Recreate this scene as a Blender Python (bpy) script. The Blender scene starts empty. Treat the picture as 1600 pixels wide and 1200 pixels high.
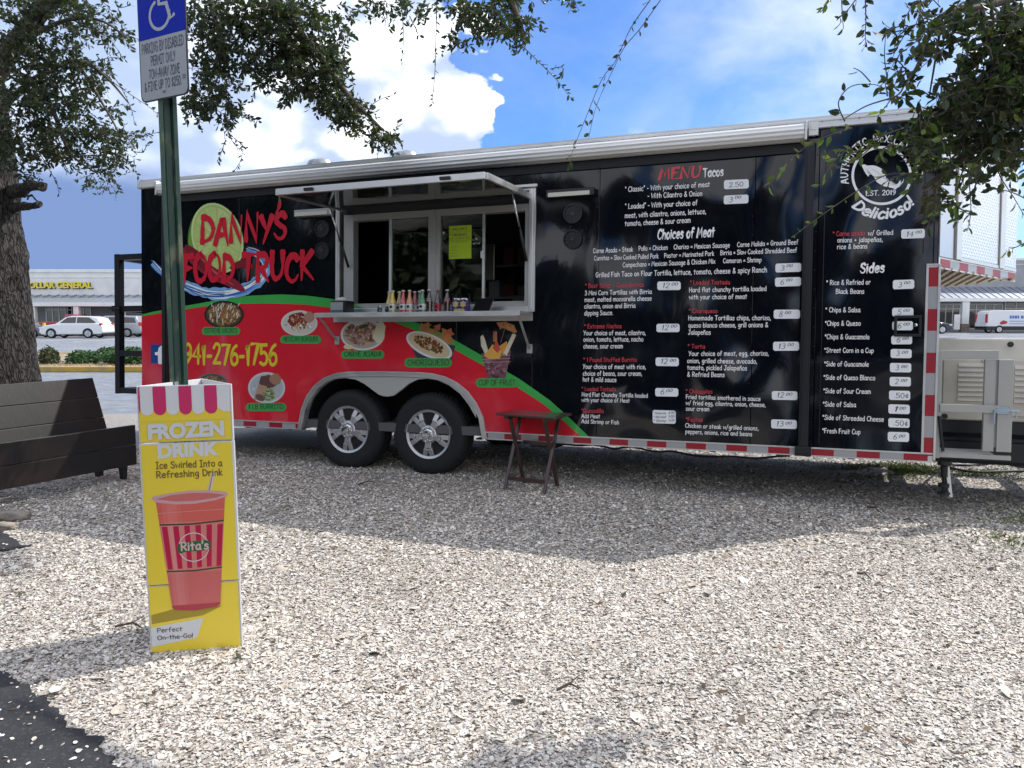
import bpy, bmesh, math, random
import numpy as np
from mathutils import Vector, Matrix, noise
R = math.radians
random.seed(11); np.random.seed(11)
C = bpy.context.scene.collection
sc = bpy.context.scene

# ------------------------------------------------------------------ camera
FPX, HOR, CAMH = 1202.0, 498.0, 1.45
PITCH = math.atan((600 - HOR) / FPX)
cam = bpy.data.objects.new('camera', bpy.data.cameras.new('camera')); C.objects.link(cam)
cam.location = (0, 0, CAMH); cam.rotation_euler = (R(90) - PITCH, 0, 0)
cam.data.sensor_width = 36; cam.data.lens = FPX / 1600 * 36
cam.data.clip_start = 0.05; cam.data.clip_end = 2000
sc.camera = cam
SUN_AZ, SUN_EL = 63.0, 47.0

# ------------------------------------------------------------------ sky
world = bpy.data.worlds.new('World'); sc.world = world; world.use_nodes = True
nt = world.node_tree; nt.nodes.clear()
class NT:
    """tiny helper for wiring shader nodes"""
    def __init__(s, tree): s.t = tree
    def n(s, typ, **kw):
        nd = s.t.nodes.new(typ)
        for k, v in kw.items(): setattr(nd, k, v)
        return nd
    def link(s, a, b): s.t.links.new(a, b)
    def put(s, sock, v):
        if hasattr(v, 'links') or isinstance(v, bpy.types.NodeSocket): s.t.links.new(v, sock)
        else: sock.default_value = v
    def math(s, op, a, b=0.0, c=0.0, clamp=False):
        nd = s.n('ShaderNodeMath', operation=op, use_clamp=clamp)
        for i, v in enumerate((a, b, c)): s.put(nd.inputs[i], v)
        return nd.outputs[0]
    def mix(s, f, a, b):
        nd = s.n('ShaderNodeMix', data_type='RGBA')
        s.put(nd.inputs[0], f)
        for i, v in ((6, a), (7, b)):
            if isinstance(v, (tuple, list)) and len(v) == 3: v = (*v, 1)
            s.put(nd.inputs[i], v)
        return nd.outputs[2]
    def ramp(s, f, lo, hi, smooth=True):
        nd = s.n('ShaderNodeMapRange', interpolation_type='SMOOTHSTEP' if smooth else 'LINEAR')
        s.put(nd.inputs[0], f); s.put(nd.inputs[1], lo); s.put(nd.inputs[2], hi)
        return nd.outputs[0]
    def noise(s, vec, scale, detail=4, rough=.5, dist=0.0, col=False):
        nd = s.n('ShaderNodeTexNoise'); s.put(nd.inputs['Vector'], vec)
        nd.inputs['Scale'].default_value = scale; nd.inputs['Detail'].default_value = detail
        nd.inputs['Roughness'].default_value = rough; nd.inputs['Distortion'].default_value = dist
        return nd.outputs['Color' if col else 'Fac']
w = NT(nt)
sky = w.n('ShaderNodeTexSky', sky_type='NISHITA'); sky.sun_disc = False
sky.sun_elevation = R(SUN_EL); sky.sun_rotation = R(SUN_AZ); sky.air_density = 1.0; sky.dust_density = .4; sky.ozone_density = 3
tc = w.n('ShaderNodeTexCoord'); D = tc.outputs['Generated']
sep = w.n('ShaderNodeSeparateXYZ'); w.link(D, sep.inputs[0])
az = w.math('MULTIPLY', w.math('ARCTAN2', sep.outputs[0], sep.outputs[1]), 57.2958)
el = w.math('MULTIPLY', w.math('ARCSINE', sep.outputs[2]), 57.2958)
sc_v = w.n('ShaderNodeVectorMath', operation='MULTIPLY'); w.link(D, sc_v.inputs[0]); sc_v.inputs[1].default_value = (1, 1, 1.5)
SV = sc_v.outputs[0]
big = w.noise(SV, 2.2, 6, .55); mid = w.noise(SV, 6.5, 8, .58, .3); fine = w.noise(SV, 17, 7, .6)
vor = w.n('ShaderNodeTexVoronoi', feature='SMOOTH_F1'); w.link(SV, vor.inputs['Vector']); vor.inputs['Scale'].default_value = 13
vor2 = w.n('ShaderNodeTexVoronoi', feature='SMOOTH_F1'); w.link(SV, vor2.inputs['Vector']); vor2.inputs['Scale'].default_value = 34
puff = w.math('ADD', w.math('MULTIPLY', vor.outputs['Distance'], -1.0), w.math('MULTIPLY', vor2.outputs['Distance'], -.45))
# the big cumulus: everything left of a leaning, billowing edge (and on round behind the left shoulder)
edge = w.math('SUBTRACT', -0.2, w.math('MULTIPLY', w.math('SUBTRACT', el, 12), .42))
s_ = w.math('SUBTRACT', edge, az)
s_ = w.math('ADD', s_, w.math('MULTIPLY', w.math('ADD', puff, .62), 7.0))
s_ = w.math('ADD', s_, w.math('MULTIPLY', w.math('SUBTRACT', mid, .5), 9.0))
s_ = w.math('ADD', s_, w.math('MULTIPLY', w.math('SUBTRACT', fine, .5), 5.0))
cum = w.ramp(s_, -.1, .45)
back = w.ramp(az, -150, -100)
cum = w.math('MULTIPLY', cum, back)
cum_top = w.ramp(el, 62, 40)
cum = w.math('MULTIPLY', cum, cum_top)
# small puffs and thin veil to the right
veil_n = w.math('ADD', w.math('MULTIPLY', big, .55), w.math('MULTIPLY', mid, .45))
veil_side = w.ramp(az, 2, 30)
veil_hi = w.ramp(el, 4, 24)
veil = w.math('MULTIPLY', w.ramp(veil_n, .34, .68), w.math('ADD', w.math('MULTIPLY', veil_side, w.math('ADD', w.math('MULTIPLY', veil_hi, .45), .78)), .16), clamp=True)
lowp = w.math('MULTIPLY', w.ramp(mid, .57, .66), w.ramp(el, 14.5, 11.5))
veil = w.math('MAXIMUM', veil, w.math('MULTIPLY', lowp, .85))
# general broken cloud outside the view, thickened and brightened overhead to lift the shade
gen = w.math('MULTIPLY', w.ramp(big, .40, .54), w.math('MAXIMUM', w.ramp(w.math('ABSOLUTE', az), 45, 80), w.ramp(el, 34, 50)))
gen = w.math('MULTIPLY', gen, .9)
skyc = w.n('ShaderNodeMix', data_type='RGBA', blend_type='MULTIPLY'); skyc.inputs[0].default_value = 1
w.link(sky.outputs[0], skyc.inputs[6]); skyc.inputs[7].default_value = (.47, .79, 1.24, 1)
BLUE = skyc.outputs[2]
S = 1 / .1   # the background runs at strength .1
def k(*c): return tuple(v * S for v in c)
shade = w.math('ADD', w.math('MULTIPLY', mid, .6), w.math('MULTIPLY', w.noise(SV, 3.1, 5, .5), .4))
shade = w.math('ADD', shade, w.math('MULTIPLY', w.math('ADD', puff, .6), .75))
shade = w.math('ADD', shade, w.math('MULTIPLY', w.math('SUBTRACT', fine, .5), .30))
white = w.mix(w.ramp(shade, .34, .74), k(.42, .51, .70), k(1.28, 1.30, 1.33))
# the left part of the cloud is a greyer, flatter base; the lowest band is blue-grey rain air
leftness = w.ramp(w.math('ADD', az, w.math('MULTIPLY', w.math('SUBTRACT', big, .5), 26)), -12, -26)
white = w.mix(w.math('MULTIPLY', leftness, .75), white, k(.38, .49, .72))
rain_edge = w.math('ADD', el, w.math('MULTIPLY', w.math('SUBTRACT', mid, .5), 6.0))
rain = w.math('MULTIPLY', w.ramp(rain_edge, 10.5, 7.5), w.ramp(az, -10, -16))
white = w.mix(rain, white, k(.165, .25, .47))
c1 = w.mix(veil, BLUE, k(.66, .74, .86))
c2 = w.mix(gen, c1, k(1.15, 1.17, 1.22))
c3 = w.mix(cum, c2, white)
bg = w.n('ShaderNodeBackground'); w.link(c3, bg.inputs[0]); bg.inputs[1].default_value = .1
out = w.n('ShaderNodeOutputWorld'); w.link(bg.outputs[0], out.inputs[0])

# ------------------------------------------------------------------ sun, exposure
sd = Vector((math.sin(R(SUN_AZ)) * math.cos(R(SUN_EL)), math.cos(R(SUN_AZ)) * math.cos(R(SUN_EL)), math.sin(R(SUN_EL))))
sun = bpy.data.objects.new('sun', bpy.data.lights.new('sun', 'SUN')); C.objects.link(sun)
sun.rotation_euler = sd.to_track_quat('Z', 'Y').to_euler()
sun.data.energy = 3.15; sun.data.angle = R(.53); sun.data.color = (1, .955, .89)
sun.location = (20, 10, 25)
sc.view_settings.view_transform = 'Standard'; sc.view_settings.look = 'None'
sc.view_settings.exposure = .52; sc.view_settings.gamma = 1; sc.view_settings.use_curve_mapping = False
try:
    sc.cycles.max_bounces = 7; sc.cycles.diffuse_bounces = 3; sc.cycles.glossy_bounces = 4
    sc.cycles.transparent_max_bounces = 8; sc.cycles.caustics_reflective = False; sc.cycles.caustics_refractive = False
except Exception: pass

# ------------------------------------------------------------------ view geometry: turning picture measurements into places
CAMP = Vector((0, 0, CAMH))
def ray(x, y):
    a, b = (x - 800) / FPX, -(y - 600) / FPX
    return Vector((a, math.cos(PITCH) + b * math.sin(PITCH), -math.sin(PITCH) + b * math.cos(PITCH)))
def G(x, y, z=0.0):
    r = ray(x, y); return CAMP + r * ((z - CAMH) / r.z)
def at(x, y, Y):
    r = ray(x, y); return CAMP + r * (Y / r.y)
# the trailer stands at its own slight tilt on the shell lot
a_, b_, c_ = R(-20.899), R(-.446), R(-2.941)
TR = (Matrix.Rotation(a_, 3, 'Z') @ Matrix.Rotation(b_, 3, 'Y') @ Matrix.Rotation(c_, 3, 'X'))
TO = Vector((-.742, 7.042, 0))
TW = Matrix.Translation(TO) @ TR.to_4x4()
def tl(x, y, wd=0.0):
    """picture point -> trailer coordinates (along, depth, up) on the plane at depth wd"""
    r = ray(x, y); n = TR.col[1]; P0 = TO + n * wd
    t = (P0 - CAMP).dot(n) / r.dot(n); v = CAMP + r * t - TO
    return Vector((v.dot(TR.col[0]), v.dot(TR.col[1]), v.dot(TR.col[2])))

# ------------------------------------------------------------------ materials
MATS = {}
def srgb(r, g, b):
    f = lambda c: (c / 255 / 12.92) if c / 255 <= .04045 else ((c / 255 + .055) / 1.055) ** 2.4
    return (f(r), f(g), f(b))
def mat(name, col, rough=.5, metal=0.0, bump=None, var=None, attr=False, spec=None, coat=0, trans=0, wear=None, emit=None, ior=None):
    """bump = (scale, strength, distance[, stretch]); var = (scale, second colour[, low, high]); wear = (scale, rough2)"""
    if name in MATS: return MATS[name]
    m = bpy.data.materials.new(name); m.use_nodes = True; t = NT(m.node_tree)
    p = m.node_tree.nodes['Principled BSDF']
    p.inputs['Base Color'].default_value = (*col, 1); p.inputs['Roughness'].default_value = rough; p.inputs['Metallic'].default_value = metal
    if ior: p.inputs['IOR'].default_value = ior
    if spec is not None: p.inputs['Specular IOR Level'].default_value = spec
    if coat: p.inputs['Coat Weight'].default_value = coat; p.inputs['Coat Roughness'].default_value = .05
    if trans: p.inputs['Transmission Weight'].default_value = trans
    tcn = t.n('ShaderNodeTexCoord'); O = tcn.outputs['Object']
    base = (*col, 1)
    if attr:
        a = t.n('ShaderNodeAttribute', attribute_name='Col'); base = a.outputs['Color']
        t.link(base, p.inputs['Base Color'])
    if var:
        lo, hi = (var[2], var[3]) if len(var) > 3 else (.4, .65)
        vec = O
        if len(var) > 4:
            mp = t.n('ShaderNodeMapping'); t.link(O, mp.inputs[0]); mp.inputs['Scale'].default_value = var[4]; vec = mp.outputs[0]
        f = t.ramp(t.noise(vec, var[0], 6, .6), lo, hi)
        t.link(t.mix(f, base, var[1]), p.inputs['Base Color'])
    if wear:
        t.link(t.math('ADD', rough, t.math('MULTIPLY', t.ramp(t.noise(O, wear[0], 5, .6), .4, .7), wear[1] - rough)), p.inputs['Roughness'])
    if bump:
        vec = O
        if len(bump) > 3:
            mp = t.n('ShaderNodeMapping'); t.link(O, mp.inputs[0]); mp.inputs['Scale'].default_value = bump[3]; vec = mp.outputs[0]
        b = t.n('ShaderNodeBump'); b.inputs['Strength'].default_value = bump[1]; b.inputs['Distance'].default_value = bump[2]
        t.link(t.noise(vec, bump[0], bump[4] if len(bump) > 4 else 4, .55), b.inputs['Height']); t.link(b.outputs[0], p.inputs['Normal'])
    if emit: p.inputs['Emission Color'].default_value = (*emit[0], 1); p.inputs['Emission Strength'].default_value = emit[1]
    MATS[name] = m; return m
# ------------------------------------------------------------------ mesh building
class MB:
    def __init__(s): s.v = []; s.f = []; s.m = []; s.c = []; s.col = (1, 1, 1); s.mi = 0
    def add(s, vs, fs):
        o = len(s.v); s.v.extend(tuple(v) for v in vs)
        for f in fs: s.f.append([i + o for i in f]); s.m.append(s.mi); s.c.append(s.col)
        return s
    def box(s, x0, x1, y0, y1, z0, z1, M=None):
        vs = [Vector((x, y, z)) for x in (x0, x1) for y in (y0, y1) for z in (z0, z1)]
        if M: vs = [M @ v for v in vs]
        return s.add(vs, [(0, 1, 3, 2), (4, 6, 7, 5), (0, 4, 5, 1), (2, 3, 7, 6), (0, 2, 6, 4), (1, 5, 7, 3)])
    def bar(s, a, b, w, h=None, up=Vector((0, 0, 1))):
        """rectangular bar from a to b"""
        a, b = Vector(a), Vector(b); h = h or w; d = (b - a).normalized(); up = Vector(up)
        if abs(d.dot(up)) > .98: up = Vector((0, 1, 0))
        x = d.cross(up).normalized() * (w / 2); y = x.cross(d).normalized() * (h / 2)
        vs = [p + i * x + j * y for p in (a, b) for i, j in ((-1, -1), (1, -1), (1, 1), (-1, 1))]
        return s.add(vs, [(0, 3, 2, 1), (4, 5, 6, 7), (0, 1, 5, 4), (1, 2, 6, 5), (2, 3, 7, 6), (3, 0, 4, 7)])
    def tube(s, path, rad, n=8, cap=True):
        path = [Vector(p) for p in path]; k = len(path)
        rs = rad if isinstance(rad, (list, tuple)) else [rad] * k
        vs = []; ref = Vector((.31, .22, .92)).normalized()
        for i, p in enumerate(path):
            d = (path[min(i + 1, k - 1)] - path[max(i - 1, 0)]).normalized()
            x = d.cross(ref)
            if x.length < .1: x = d.cross(Vector((1, 0, 0)))
            x.normalize(); y = x.cross(d)
            for j in range(n):
                a = 2 * math.pi * j / n; vs.append(p + (x * math.cos(a) + y * math.sin(a)) * rs[i])
        fs = [(i * n + j, i * n + (j + 1) % n, (i + 1) * n + (j + 1) % n, (i + 1) * n + j) for i in range(k - 1) for j in range(n)]
        if cap: fs += [tuple(range(n))[::-1], tuple((k - 1) * n + j for j in range(n))]
        return s.add(vs, fs)
    def prism(s, poly, fn0, fn1):
        """poly: list of 2-D points, fn0 / fn1 map them to the two faces"""
        n = len(poly); vs = [fn0(*p) for p in poly] + [fn1(*p) for p in poly]
        return s.add(vs, [tuple(range(n))[::-1], tuple(range(n, 2 * n))] + [(i, (i + 1) % n, n + (i + 1) % n, n + i) for i in range(n)])
    def lathe(s, prof, M, n=24, closed=False):
        """prof: (radius, axial) pairs turned about local Z of M"""
        k = len(prof); vs = [M @ Vector((r * math.cos(2 * math.pi * j / n), r * math.sin(2 * math.pi * j / n), z)) for r, z in prof for j in range(n)]
        fs = [(i * n + j, i * n + (j + 1) % n, (i + 1) * n + (j + 1) % n, (i + 1) * n + j) for i in range(k - 1) for j in range(n)]
        if not closed: fs += [tuple(range(n))[::-1], tuple((k - 1) * n + j for j in range(n))]
        return s.add(vs, fs)
    def build(s, name, mats, parent=None, smooth=False, bevel=0, loc=None, colattr=False, fix=True, seg=2):
        me = bpy.data.meshes.new(name); me.from_pydata(s.v, [], s.f)
        mats = mats if isinstance(mats, (list, tuple)) else [mats]
        for m in mats: me.materials.append(m)
        if len(mats) > 1: me.polygons.foreach_set('material_index', s.m)
        if colattr:
            at_ = me.color_attributes.new('Col', 'FLOAT_COLOR', 'CORNER')
            arr = np.ones((len(me.loops), 4), np.float32)
            lt = np.zeros(len(me.polygons), np.int32); me.polygons.foreach_get('loop_total', lt)
            arr[:, :3] = np.repeat(np.array(s.c, np.float32), lt, axis=0); at_.data.foreach_set('color', arr.ravel())
        if fix and len(s.f) < 20000:
            bm = bmesh.new(); bm.from_mesh(me); bmesh.ops.recalc_face_normals(bm, faces=bm.faces); bm.to_mesh(me); bm.free()
        if smooth: me.shade_smooth()
        me.update()
        o = bpy.data.objects.new(name, me); C.objects.link(o)
        if parent: o.parent = parent
        if loc is not None: o.location = loc
        if bevel:
            b = o.modifiers.new('bevel', 'BEVEL'); b.width = bevel; b.segments = seg; b.limit_method = 'ANGLE'; b.angle_limit = R(35)
            if smooth is False: pass
        return o
def soft(o, ang=35):
    """smooth shading with crisp edges kept"""
    me = o.data; me.shade_smooth()
    bm = bmesh.new(); bm.from_mesh(me)
    for e in bm.edges:
        if len(e.link_faces) != 2 or e.calc_face_angle(0) > R(ang): e.smooth = False
    bm.to_mesh(me); bm.free(); return o
def tag(o, label=None, cat=None, group=None, kind=None):
    if label: o['label'] = label
    if cat: o['category'] = cat
    if group: o['group'] = group
    if kind: o['kind'] = kind
    return o
def empty(name, M=None, loc=None, label=None, cat=None, group=None, rz=0):
    o = bpy.data.objects.new(name, None); C.objects.link(o); o.empty_display_size = .2
    if M is not None: o.matrix_world = M
    if loc is not None: o.location = loc; o.rotation_euler = (0, 0, rz)
    return tag(o, label, cat, group)
def copy_tree(o, parent=None):
    c = o.copy(); C.objects.link(c); c.parent = parent
    for ch in list(o.children): copy_tree(ch, c)
    return c
def catmull(pts, k=5):
    if len(pts) < 3: return pts
    out = []; P = [pts[0]] + list(pts) + [pts[-1]]
    for i in range(1, len(P) - 2):
        a, b, c, d = P[i - 1], P[i], P[i + 1], P[i + 2]
        for j in range(k):
            t = j / k
            out.append(tuple(.5 * ((2 * b[q]) + (-a[q] + c[q]) * t + (2 * a[q] - 5 * b[q] + 4 * c[q] - d[q]) * t * t + (-a[q] + 3 * b[q] - 3 * c[q] + d[q]) * t ** 3) for q in range(len(b))))
    out.append(tuple(pts[-1])); return out

# ------------------------------------------------------------------ a hand-lettered stroke alphabet (cap height 10)
GL = '''A|7|0,0 3.2,10 4,10 7,0|1.2,3.6 6,3.8
B|6|.6,0 .5,10|~.5,10 4,9.9 5.2,7.8 3.6,5.7 .6,5.2|~.6,5.2 4.8,5 6,2.6 4,.3 .6,0
C|6.4|~6.2,8.6 4.6,10 2,9.2 .4,5.6 .8,2.2 3,.1 5.2,.5 6.4,2
D|6.8|.8,0 .6,10|~.6,10 4.4,9 6.8,5.4 5.2,1.6 .8,0
E|5.6|5.4,10 .5,9.8 .6,0 5.6,.1|.5,5.2 4.6,5.4
F|5.4|5.4,10 .5,9.8 .7,0|.5,5.2 4.6,5.4
G|7|~6.4,8.4 4.4,10 2,9.2 .4,5.6 1,2 3.4,0 5.8,1 6.6,4.4|3.8,4.6 7,4.6
H|6.6|.5,10 .6,0|6.2,10 6.3,0|.5,5 6.2,5.2
I|4|.2,10 4,10|.2,0 4,0|2.1,10 2.1,0
J|5.6|1.6,10 5.6,10|~4.2,10 4.3,3 3.4,.4 1.6,.2 .3,2
K|6.2|.6,10 .6,0|5.6,10 .7,4.6 6.2,0
L|5|.6,10 .6,0 5.2,.2
M|8|0,0 1.6,10 4,3.4 6.4,10 8,0
N|7|.5,0 .6,10 6.2,0 6.4,10
O|7.2|~3.6,10 1,8.4 .3,4.6 1.6,.8 3.8,0 6.4,1.6 7,5.4 5.8,8.9 3.6,10
P|5.8|.7,0 .5,10|~.5,10 4.2,9.8 5.8,7.6 4.2,5 .6,4.6
Q|7.6|~3.6,10 1,8.4 .3,4.6 1.6,.8 3.8,0 6.4,1.6 7,5.4 5.8,8.9 3.6,10|4.4,2.6 7.4,-1.2
R|6.2|.7,0 .5,10|~.5,10 4.2,9.8 5.6,7.6 4.2,5.2 .6,4.6|2.4,4.8 6.2,0
S|5.8|~5.4,8.6 3.8,10 1.4,9.2 .8,7.2 2.8,5.4 5,4.2 5.6,2.2 4,.2 1.8,.2 .2,1.8
T|6.2|0,9.8 6.4,10|3.2,9.9 3,0
U|6.4|~.5,10 .5,3.6 1.8,.5 3.6,.2 5.6,2 6.2,6|6,10 6.2,4
V|6.6|0,10 3.2,0 6.6,10
W|9|0,10 2,0 4.4,8 6.6,0 9,10
X|6|0,10 6,0|6,10 0,0
Y|6|0,10 3,4.8|6,10 1.8,0
Z|6|.3,10 6,10 .2,0 6.2,.1
a|5.4|~4.8,5.8 3.2,6.6 1,5.2 .4,2.8 1.6,.4 3.4,.6 4.8,3 4.8,6|4.8,6.4 5,2 5.7,0
b|5.2|.6,10 .6,.2|~.6,4 2.4,6.2 4.4,5.6 5.2,3.2 4,.6 2,0 .6,1
c|4.8|~4.8,5.4 3,6.5 1,5.2 .4,2.8 1.6,.4 3.4,.1 4.8,1.2
d|5.4|5,10 5,0|~5,4.6 3.2,6.3 1.2,5.2 .4,2.8 1.6,.3 3.6,.4 5,2.2
e|5.2|~.6,3.4 4.8,3.8 4.2,5.9 2.6,6.5 .8,5 .4,2.6 1.6,.3 3.6,.1 5,1.2
f|4.4|~4.5,9.4 3.2,10 2,8.8 1.8,5 1.8,0|.2,5.8 4,6
g|5.2|~4.7,5.8 3,6.6 1,5.2 .6,3 2,.9 4,1.6 4.7,4.4|~4.7,6.3 4.9,1 4.4,-2.2 2.6,-3.3 .6,-2.4
h|5|.5,10 .5,0|~.5,4 2.2,6.2 4,6 4.6,4 4.7,0
i|1.4|.7,6.3 .7,0|.6,8.6 .8,8.9
j|2.8|~2.2,6.3 2.3,0 1.8,-2.6 0,-3|2.1,8.6 2.3,8.9
k|4.8|.5,10 .5,0|4.2,6.2 .6,3 4.8,0
l|1.2|.6,10 .6,0
m|7.6|.5,6.3 .6,0|~.5,4.6 2,6.4 3.6,5.6 3.9,0|~3.9,4.6 5.4,6.4 7,5.4 7.4,0
n|5|.5,6.3 .6,0|~.5,4.4 2.4,6.4 4.2,5.6 4.6,3.4 4.7,0
o|5.2|~2.8,6.5 .8,5.2 .4,2.8 1.6,.3 3.4,.2 4.9,2 5,4.4 4,6 2.8,6.5
p|5.2|.5,6.2 .7,-3.4|~.6,4.4 2.4,6.4 4.4,5.6 5,3.2 3.6,.6 1.8,.1 .6,1.2
q|5.2|~4.7,5.8 3,6.5 1,5.2 .5,2.8 1.8,.4 3.6,.8 4.7,3|4.7,6.2 4.8,-3.4
r|4|.5,6.3 .7,0|~.6,4 1.8,6 3.2,6.4 4,5.4
s|4.4|~4,5.6 2.6,6.5 .9,5.8 1,4.2 3.2,3.2 4,1.6 2.8,.1 1.2,.1 0,1
t|4.2|1.9,9 2,0|0,6 4.2,6.2
u|5|~.5,6.3 .5,2.4 1.6,.3 3.2,.4 4.5,2.6|4.4,6.3 4.6,1 5,0
v|4.6|0,6.3 2.3,0 4.7,6.3
w|6.6|0,6.3 1.6,.1 3.3,5 5,.1 6.7,6.3
x|4.8|.2,6.3 4.8,0|4.6,6.3 0,0
y|4.8|0,6.3 2.4,.8|4.8,6.3 1,-3.4
z|4.6|.3,6.2 4.6,6.2 .2,.2 4.8,.1
ñ|5|.5,6.3 .6,0|~.5,4.4 2.4,6.4 4.2,5.6 4.6,3.4 4.7,0|~.8,8.2 2,9.2 3,8.4 4.4,9.2
0|5.4|~2.7,10 .7,8 .3,4.6 1.2,1 2.8,0 4.8,1.6 5.3,5.4 4.4,9 2.7,10
1|2.6|.4,8 1.6,10 1.7,0
2|5.4|~.5,8 2,10 4.4,9.6 4.9,7.2 3,3.6 .4,.2|.4,.2 5.5,.2
3|5.2|~.6,9 2.8,10 4.8,8.4 4,6 2.2,5.3 4.6,4.6 5.2,2.2 3.4,0 .3,.9
4|5.8|4.2,0 4.3,10 .2,3.6 5.8,3.6
5|5.2|5,10 1,9.9 .7,5.6|~.7,5.6 3.2,6.2 5.2,4 4.6,1 2.4,0 .2,1
6|5.2|~4.6,9.8 2.2,8.2 .5,4.4 1,.9 3,0 5.1,1.6 4.8,4.6 2.8,5.6 .7,3.8
7|5.2|.2,9.8 5.3,9.9 2,0
8|5.2|~2.8,5.6 .8,7.4 1.6,9.6 3.8,9.8 4.7,8 2.8,5.6 .5,3.2 1.2,.4 3.8,.1 5.1,2.4 2.8,5.6
9|5.2|~4.8,6.8 2.8,4.8 .7,6.4 1.2,9.2 3.2,10 4.8,8 4.6,3.6 1.4,0
&|6.6|~6.4,.2 2.2,6.2 2,9 3.6,9.8 4.6,8.2 2.6,5.4 .5,2.6 1.6,.2 4,.4 6.2,3.8
.|1|.4,.2 .7,.4
,|1.2|.9,1 .2,-1.6
-|3.6|.4,4 3.4,4.1
*|3|1.5,9.6 1.5,6.2|.1,8.8 2.9,7|.1,7 2.9,8.8
=|4.4|.3,5 4.3,5.1|.3,2.6 4.3,2.7
+|4.4|.2,4 4.2,4|2.2,6 2.2,2
/|4.6|0,-1 4.6,10.6
'|1|.7,10.4 .5,7.6
"|2.4|.6,10.2 .4,8|1.9,10.2 1.7,8
!|1|.6,10 .5,3|.4,.3 .7,.5
¢|4.4|~4.4,6 2.8,7 .9,5.6 .5,3.8 1.6,1.4 3.4,1.2 4.4,2.2|2.6,8.4 2.4,-.4
$|5.4|~5,8 3.4,9 1.2,8.2 .8,6.6 2.8,5 4.8,4 5,2.4 3.6,.8 1.8,.8 .4,2|2.9,10.2 2.8,-.6
# |4|.5,.1 .6,.2'''
FONT = {}
for ln in GL.split('\n'):
    q = ln.split('|'); st = []
    for s_t in q[2:]:
        sm = s_t.startswith('~'); pts = [tuple(map(float, p.split(','))) for p in s_t.lstrip('~').split()]
        st.append(catmull(pts, 4) if sm else pts)
    FONT[q[0]] = (float(q[1]), st)
_lay = [0]
def ribbon(mb, pts, wd, fn, brush=False, z=0.0):
    """a flat stroke with rounded ends; fn maps (a, b, layer) to 3-D"""
    P = [Vector(p) for p in pts]
    L = [0.0]
    for i in range(1, len(P)): L.append(L[-1] + (P[i] - P[i - 1]).length)
    T = max(L[-1], 1e-6); n = len(P)
    if brush and n == 2: P = [P[0].lerp(P[1], t) for t in (0, .2, .5, .8, 1)]; n = 5; L = [T * t for t in (0, .2, .5, .8, 1)]
    lf, rt = [], []
    for i in range(n):
        d = (P[min(i + 1, n - 1)] - P[max(i - 1, 0)]).normalized(); nn = Vector((-d.y, d.x))
        hw = wd / 2
        if 0 < i < n - 1:
            d1 = (P[i] - P[i - 1]).normalized(); cs = max(.55, nn.dot(Vector((-d1.y, d1.x)))); hw /= cs
        if brush:
            t = L[i] / T; hw *= (1.15 - .75 * t ** 1.5) * (1 + random.uniform(-.13, .13))
        lf.append(P[i] + nn * hw); rt.append(P[i] - nn * hw)
    d0 = (P[0] - P[1]).normalized(); d1 = (P[-1] - P[-2]).normalized()
    e0 = [P[0] + (lf[0] - P[0]) * .7 + d0 * wd * .38, P[0] + (rt[0] - P[0]) * .7 + d0 * wd * .38]
    e1 = [P[-1] + (lf[-1] - P[-1]) * .7 + d1 * wd * .38, P[-1] + (rt[-1] - P[-1]) * .7 + d1 * wd * .38]
    lf = [e0[0]] + lf + [e1[0]]; rt = [e0[1]] + rt + [e1[1]]; n += 2
    vs = [fn(p.x, p.y, z) for p in lf] + [fn(p.x, p.y, z) for p in rt]
    mb.add(vs, [(i, i + 1, n + i + 1, n + i) for i in range(n - 1)])
def text_width(s, gap=1.7):
    return sum((FONT[c][0] + gap) if c in FONT else 4.2 for c in s) - gap
def letter(mb, s, fn, wd=1.25, brush=False, slant=0.0, gap=1.7, jit=0.0):
    """lay the string along a = 0 .. text_width"""
    x = 0
    for c in s:
        if c not in FONT: x += 4.2; continue
        w_, st = FONT[c]; jy = random.uniform(-jit, jit); js = 1 + random.uniform(-jit, jit) * .06
        for k_, p in enumerate(st):
            _lay[0] = (_lay[0] + 1) % 7
            ribbon(mb, [(x + a * js + b * slant, b * js + jy) for a, b in p], wd, fn, brush, _lay[0] * .00012)
        x += w_ + gap
def line_on(mb, s, p0, p1, h, lift=.0035, wall=None, **kw):
    """lettering on the trailer side between picture points p0 and p1 (baseline), h = cap height in picture pixels"""
    A = tl(*p0); B = tl(*p1); W = text_width(s, kw.get('gap', 1.7)); dx = (B - A) / W
    Hh = (tl(p0[0], p0[1] - h) - A).length / 10
    def fn(a, b, z): return A + dx * a + Vector((0, 0, Hh)) * b + Vector((0, -lift - z, 0))
    letter(mb, s, fn, **kw)
def plate(mb, pts, lift, thick=None):
    """flat polygon on the trailer side through picture points"""
    q = [tl(*p) + Vector((0, -lift, 0)) for p in pts]
    if thick: mb.prism([(v.x, v.z) for v in q], lambda a, b: Vector((a, -lift + thick, b)), lambda a, b: Vector((a, -lift, b)))
    else: mb.add(q, [tuple(range(len(q)))])
def blob(cx, cy, rx, ry, n=24, rot=0, jit=0):
    out = []
    for i in range(n):
        a = 2 * math.pi * i / n; r = 1 + random.uniform(-jit, jit)
        x, y = rx * math.cos(a) * r, ry * math.sin(a) * r
        out.append((cx + x * math.cos(rot) - y * math.sin(rot), cy + x * math.sin(rot) + y * math.cos(rot)))
    return out
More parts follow.
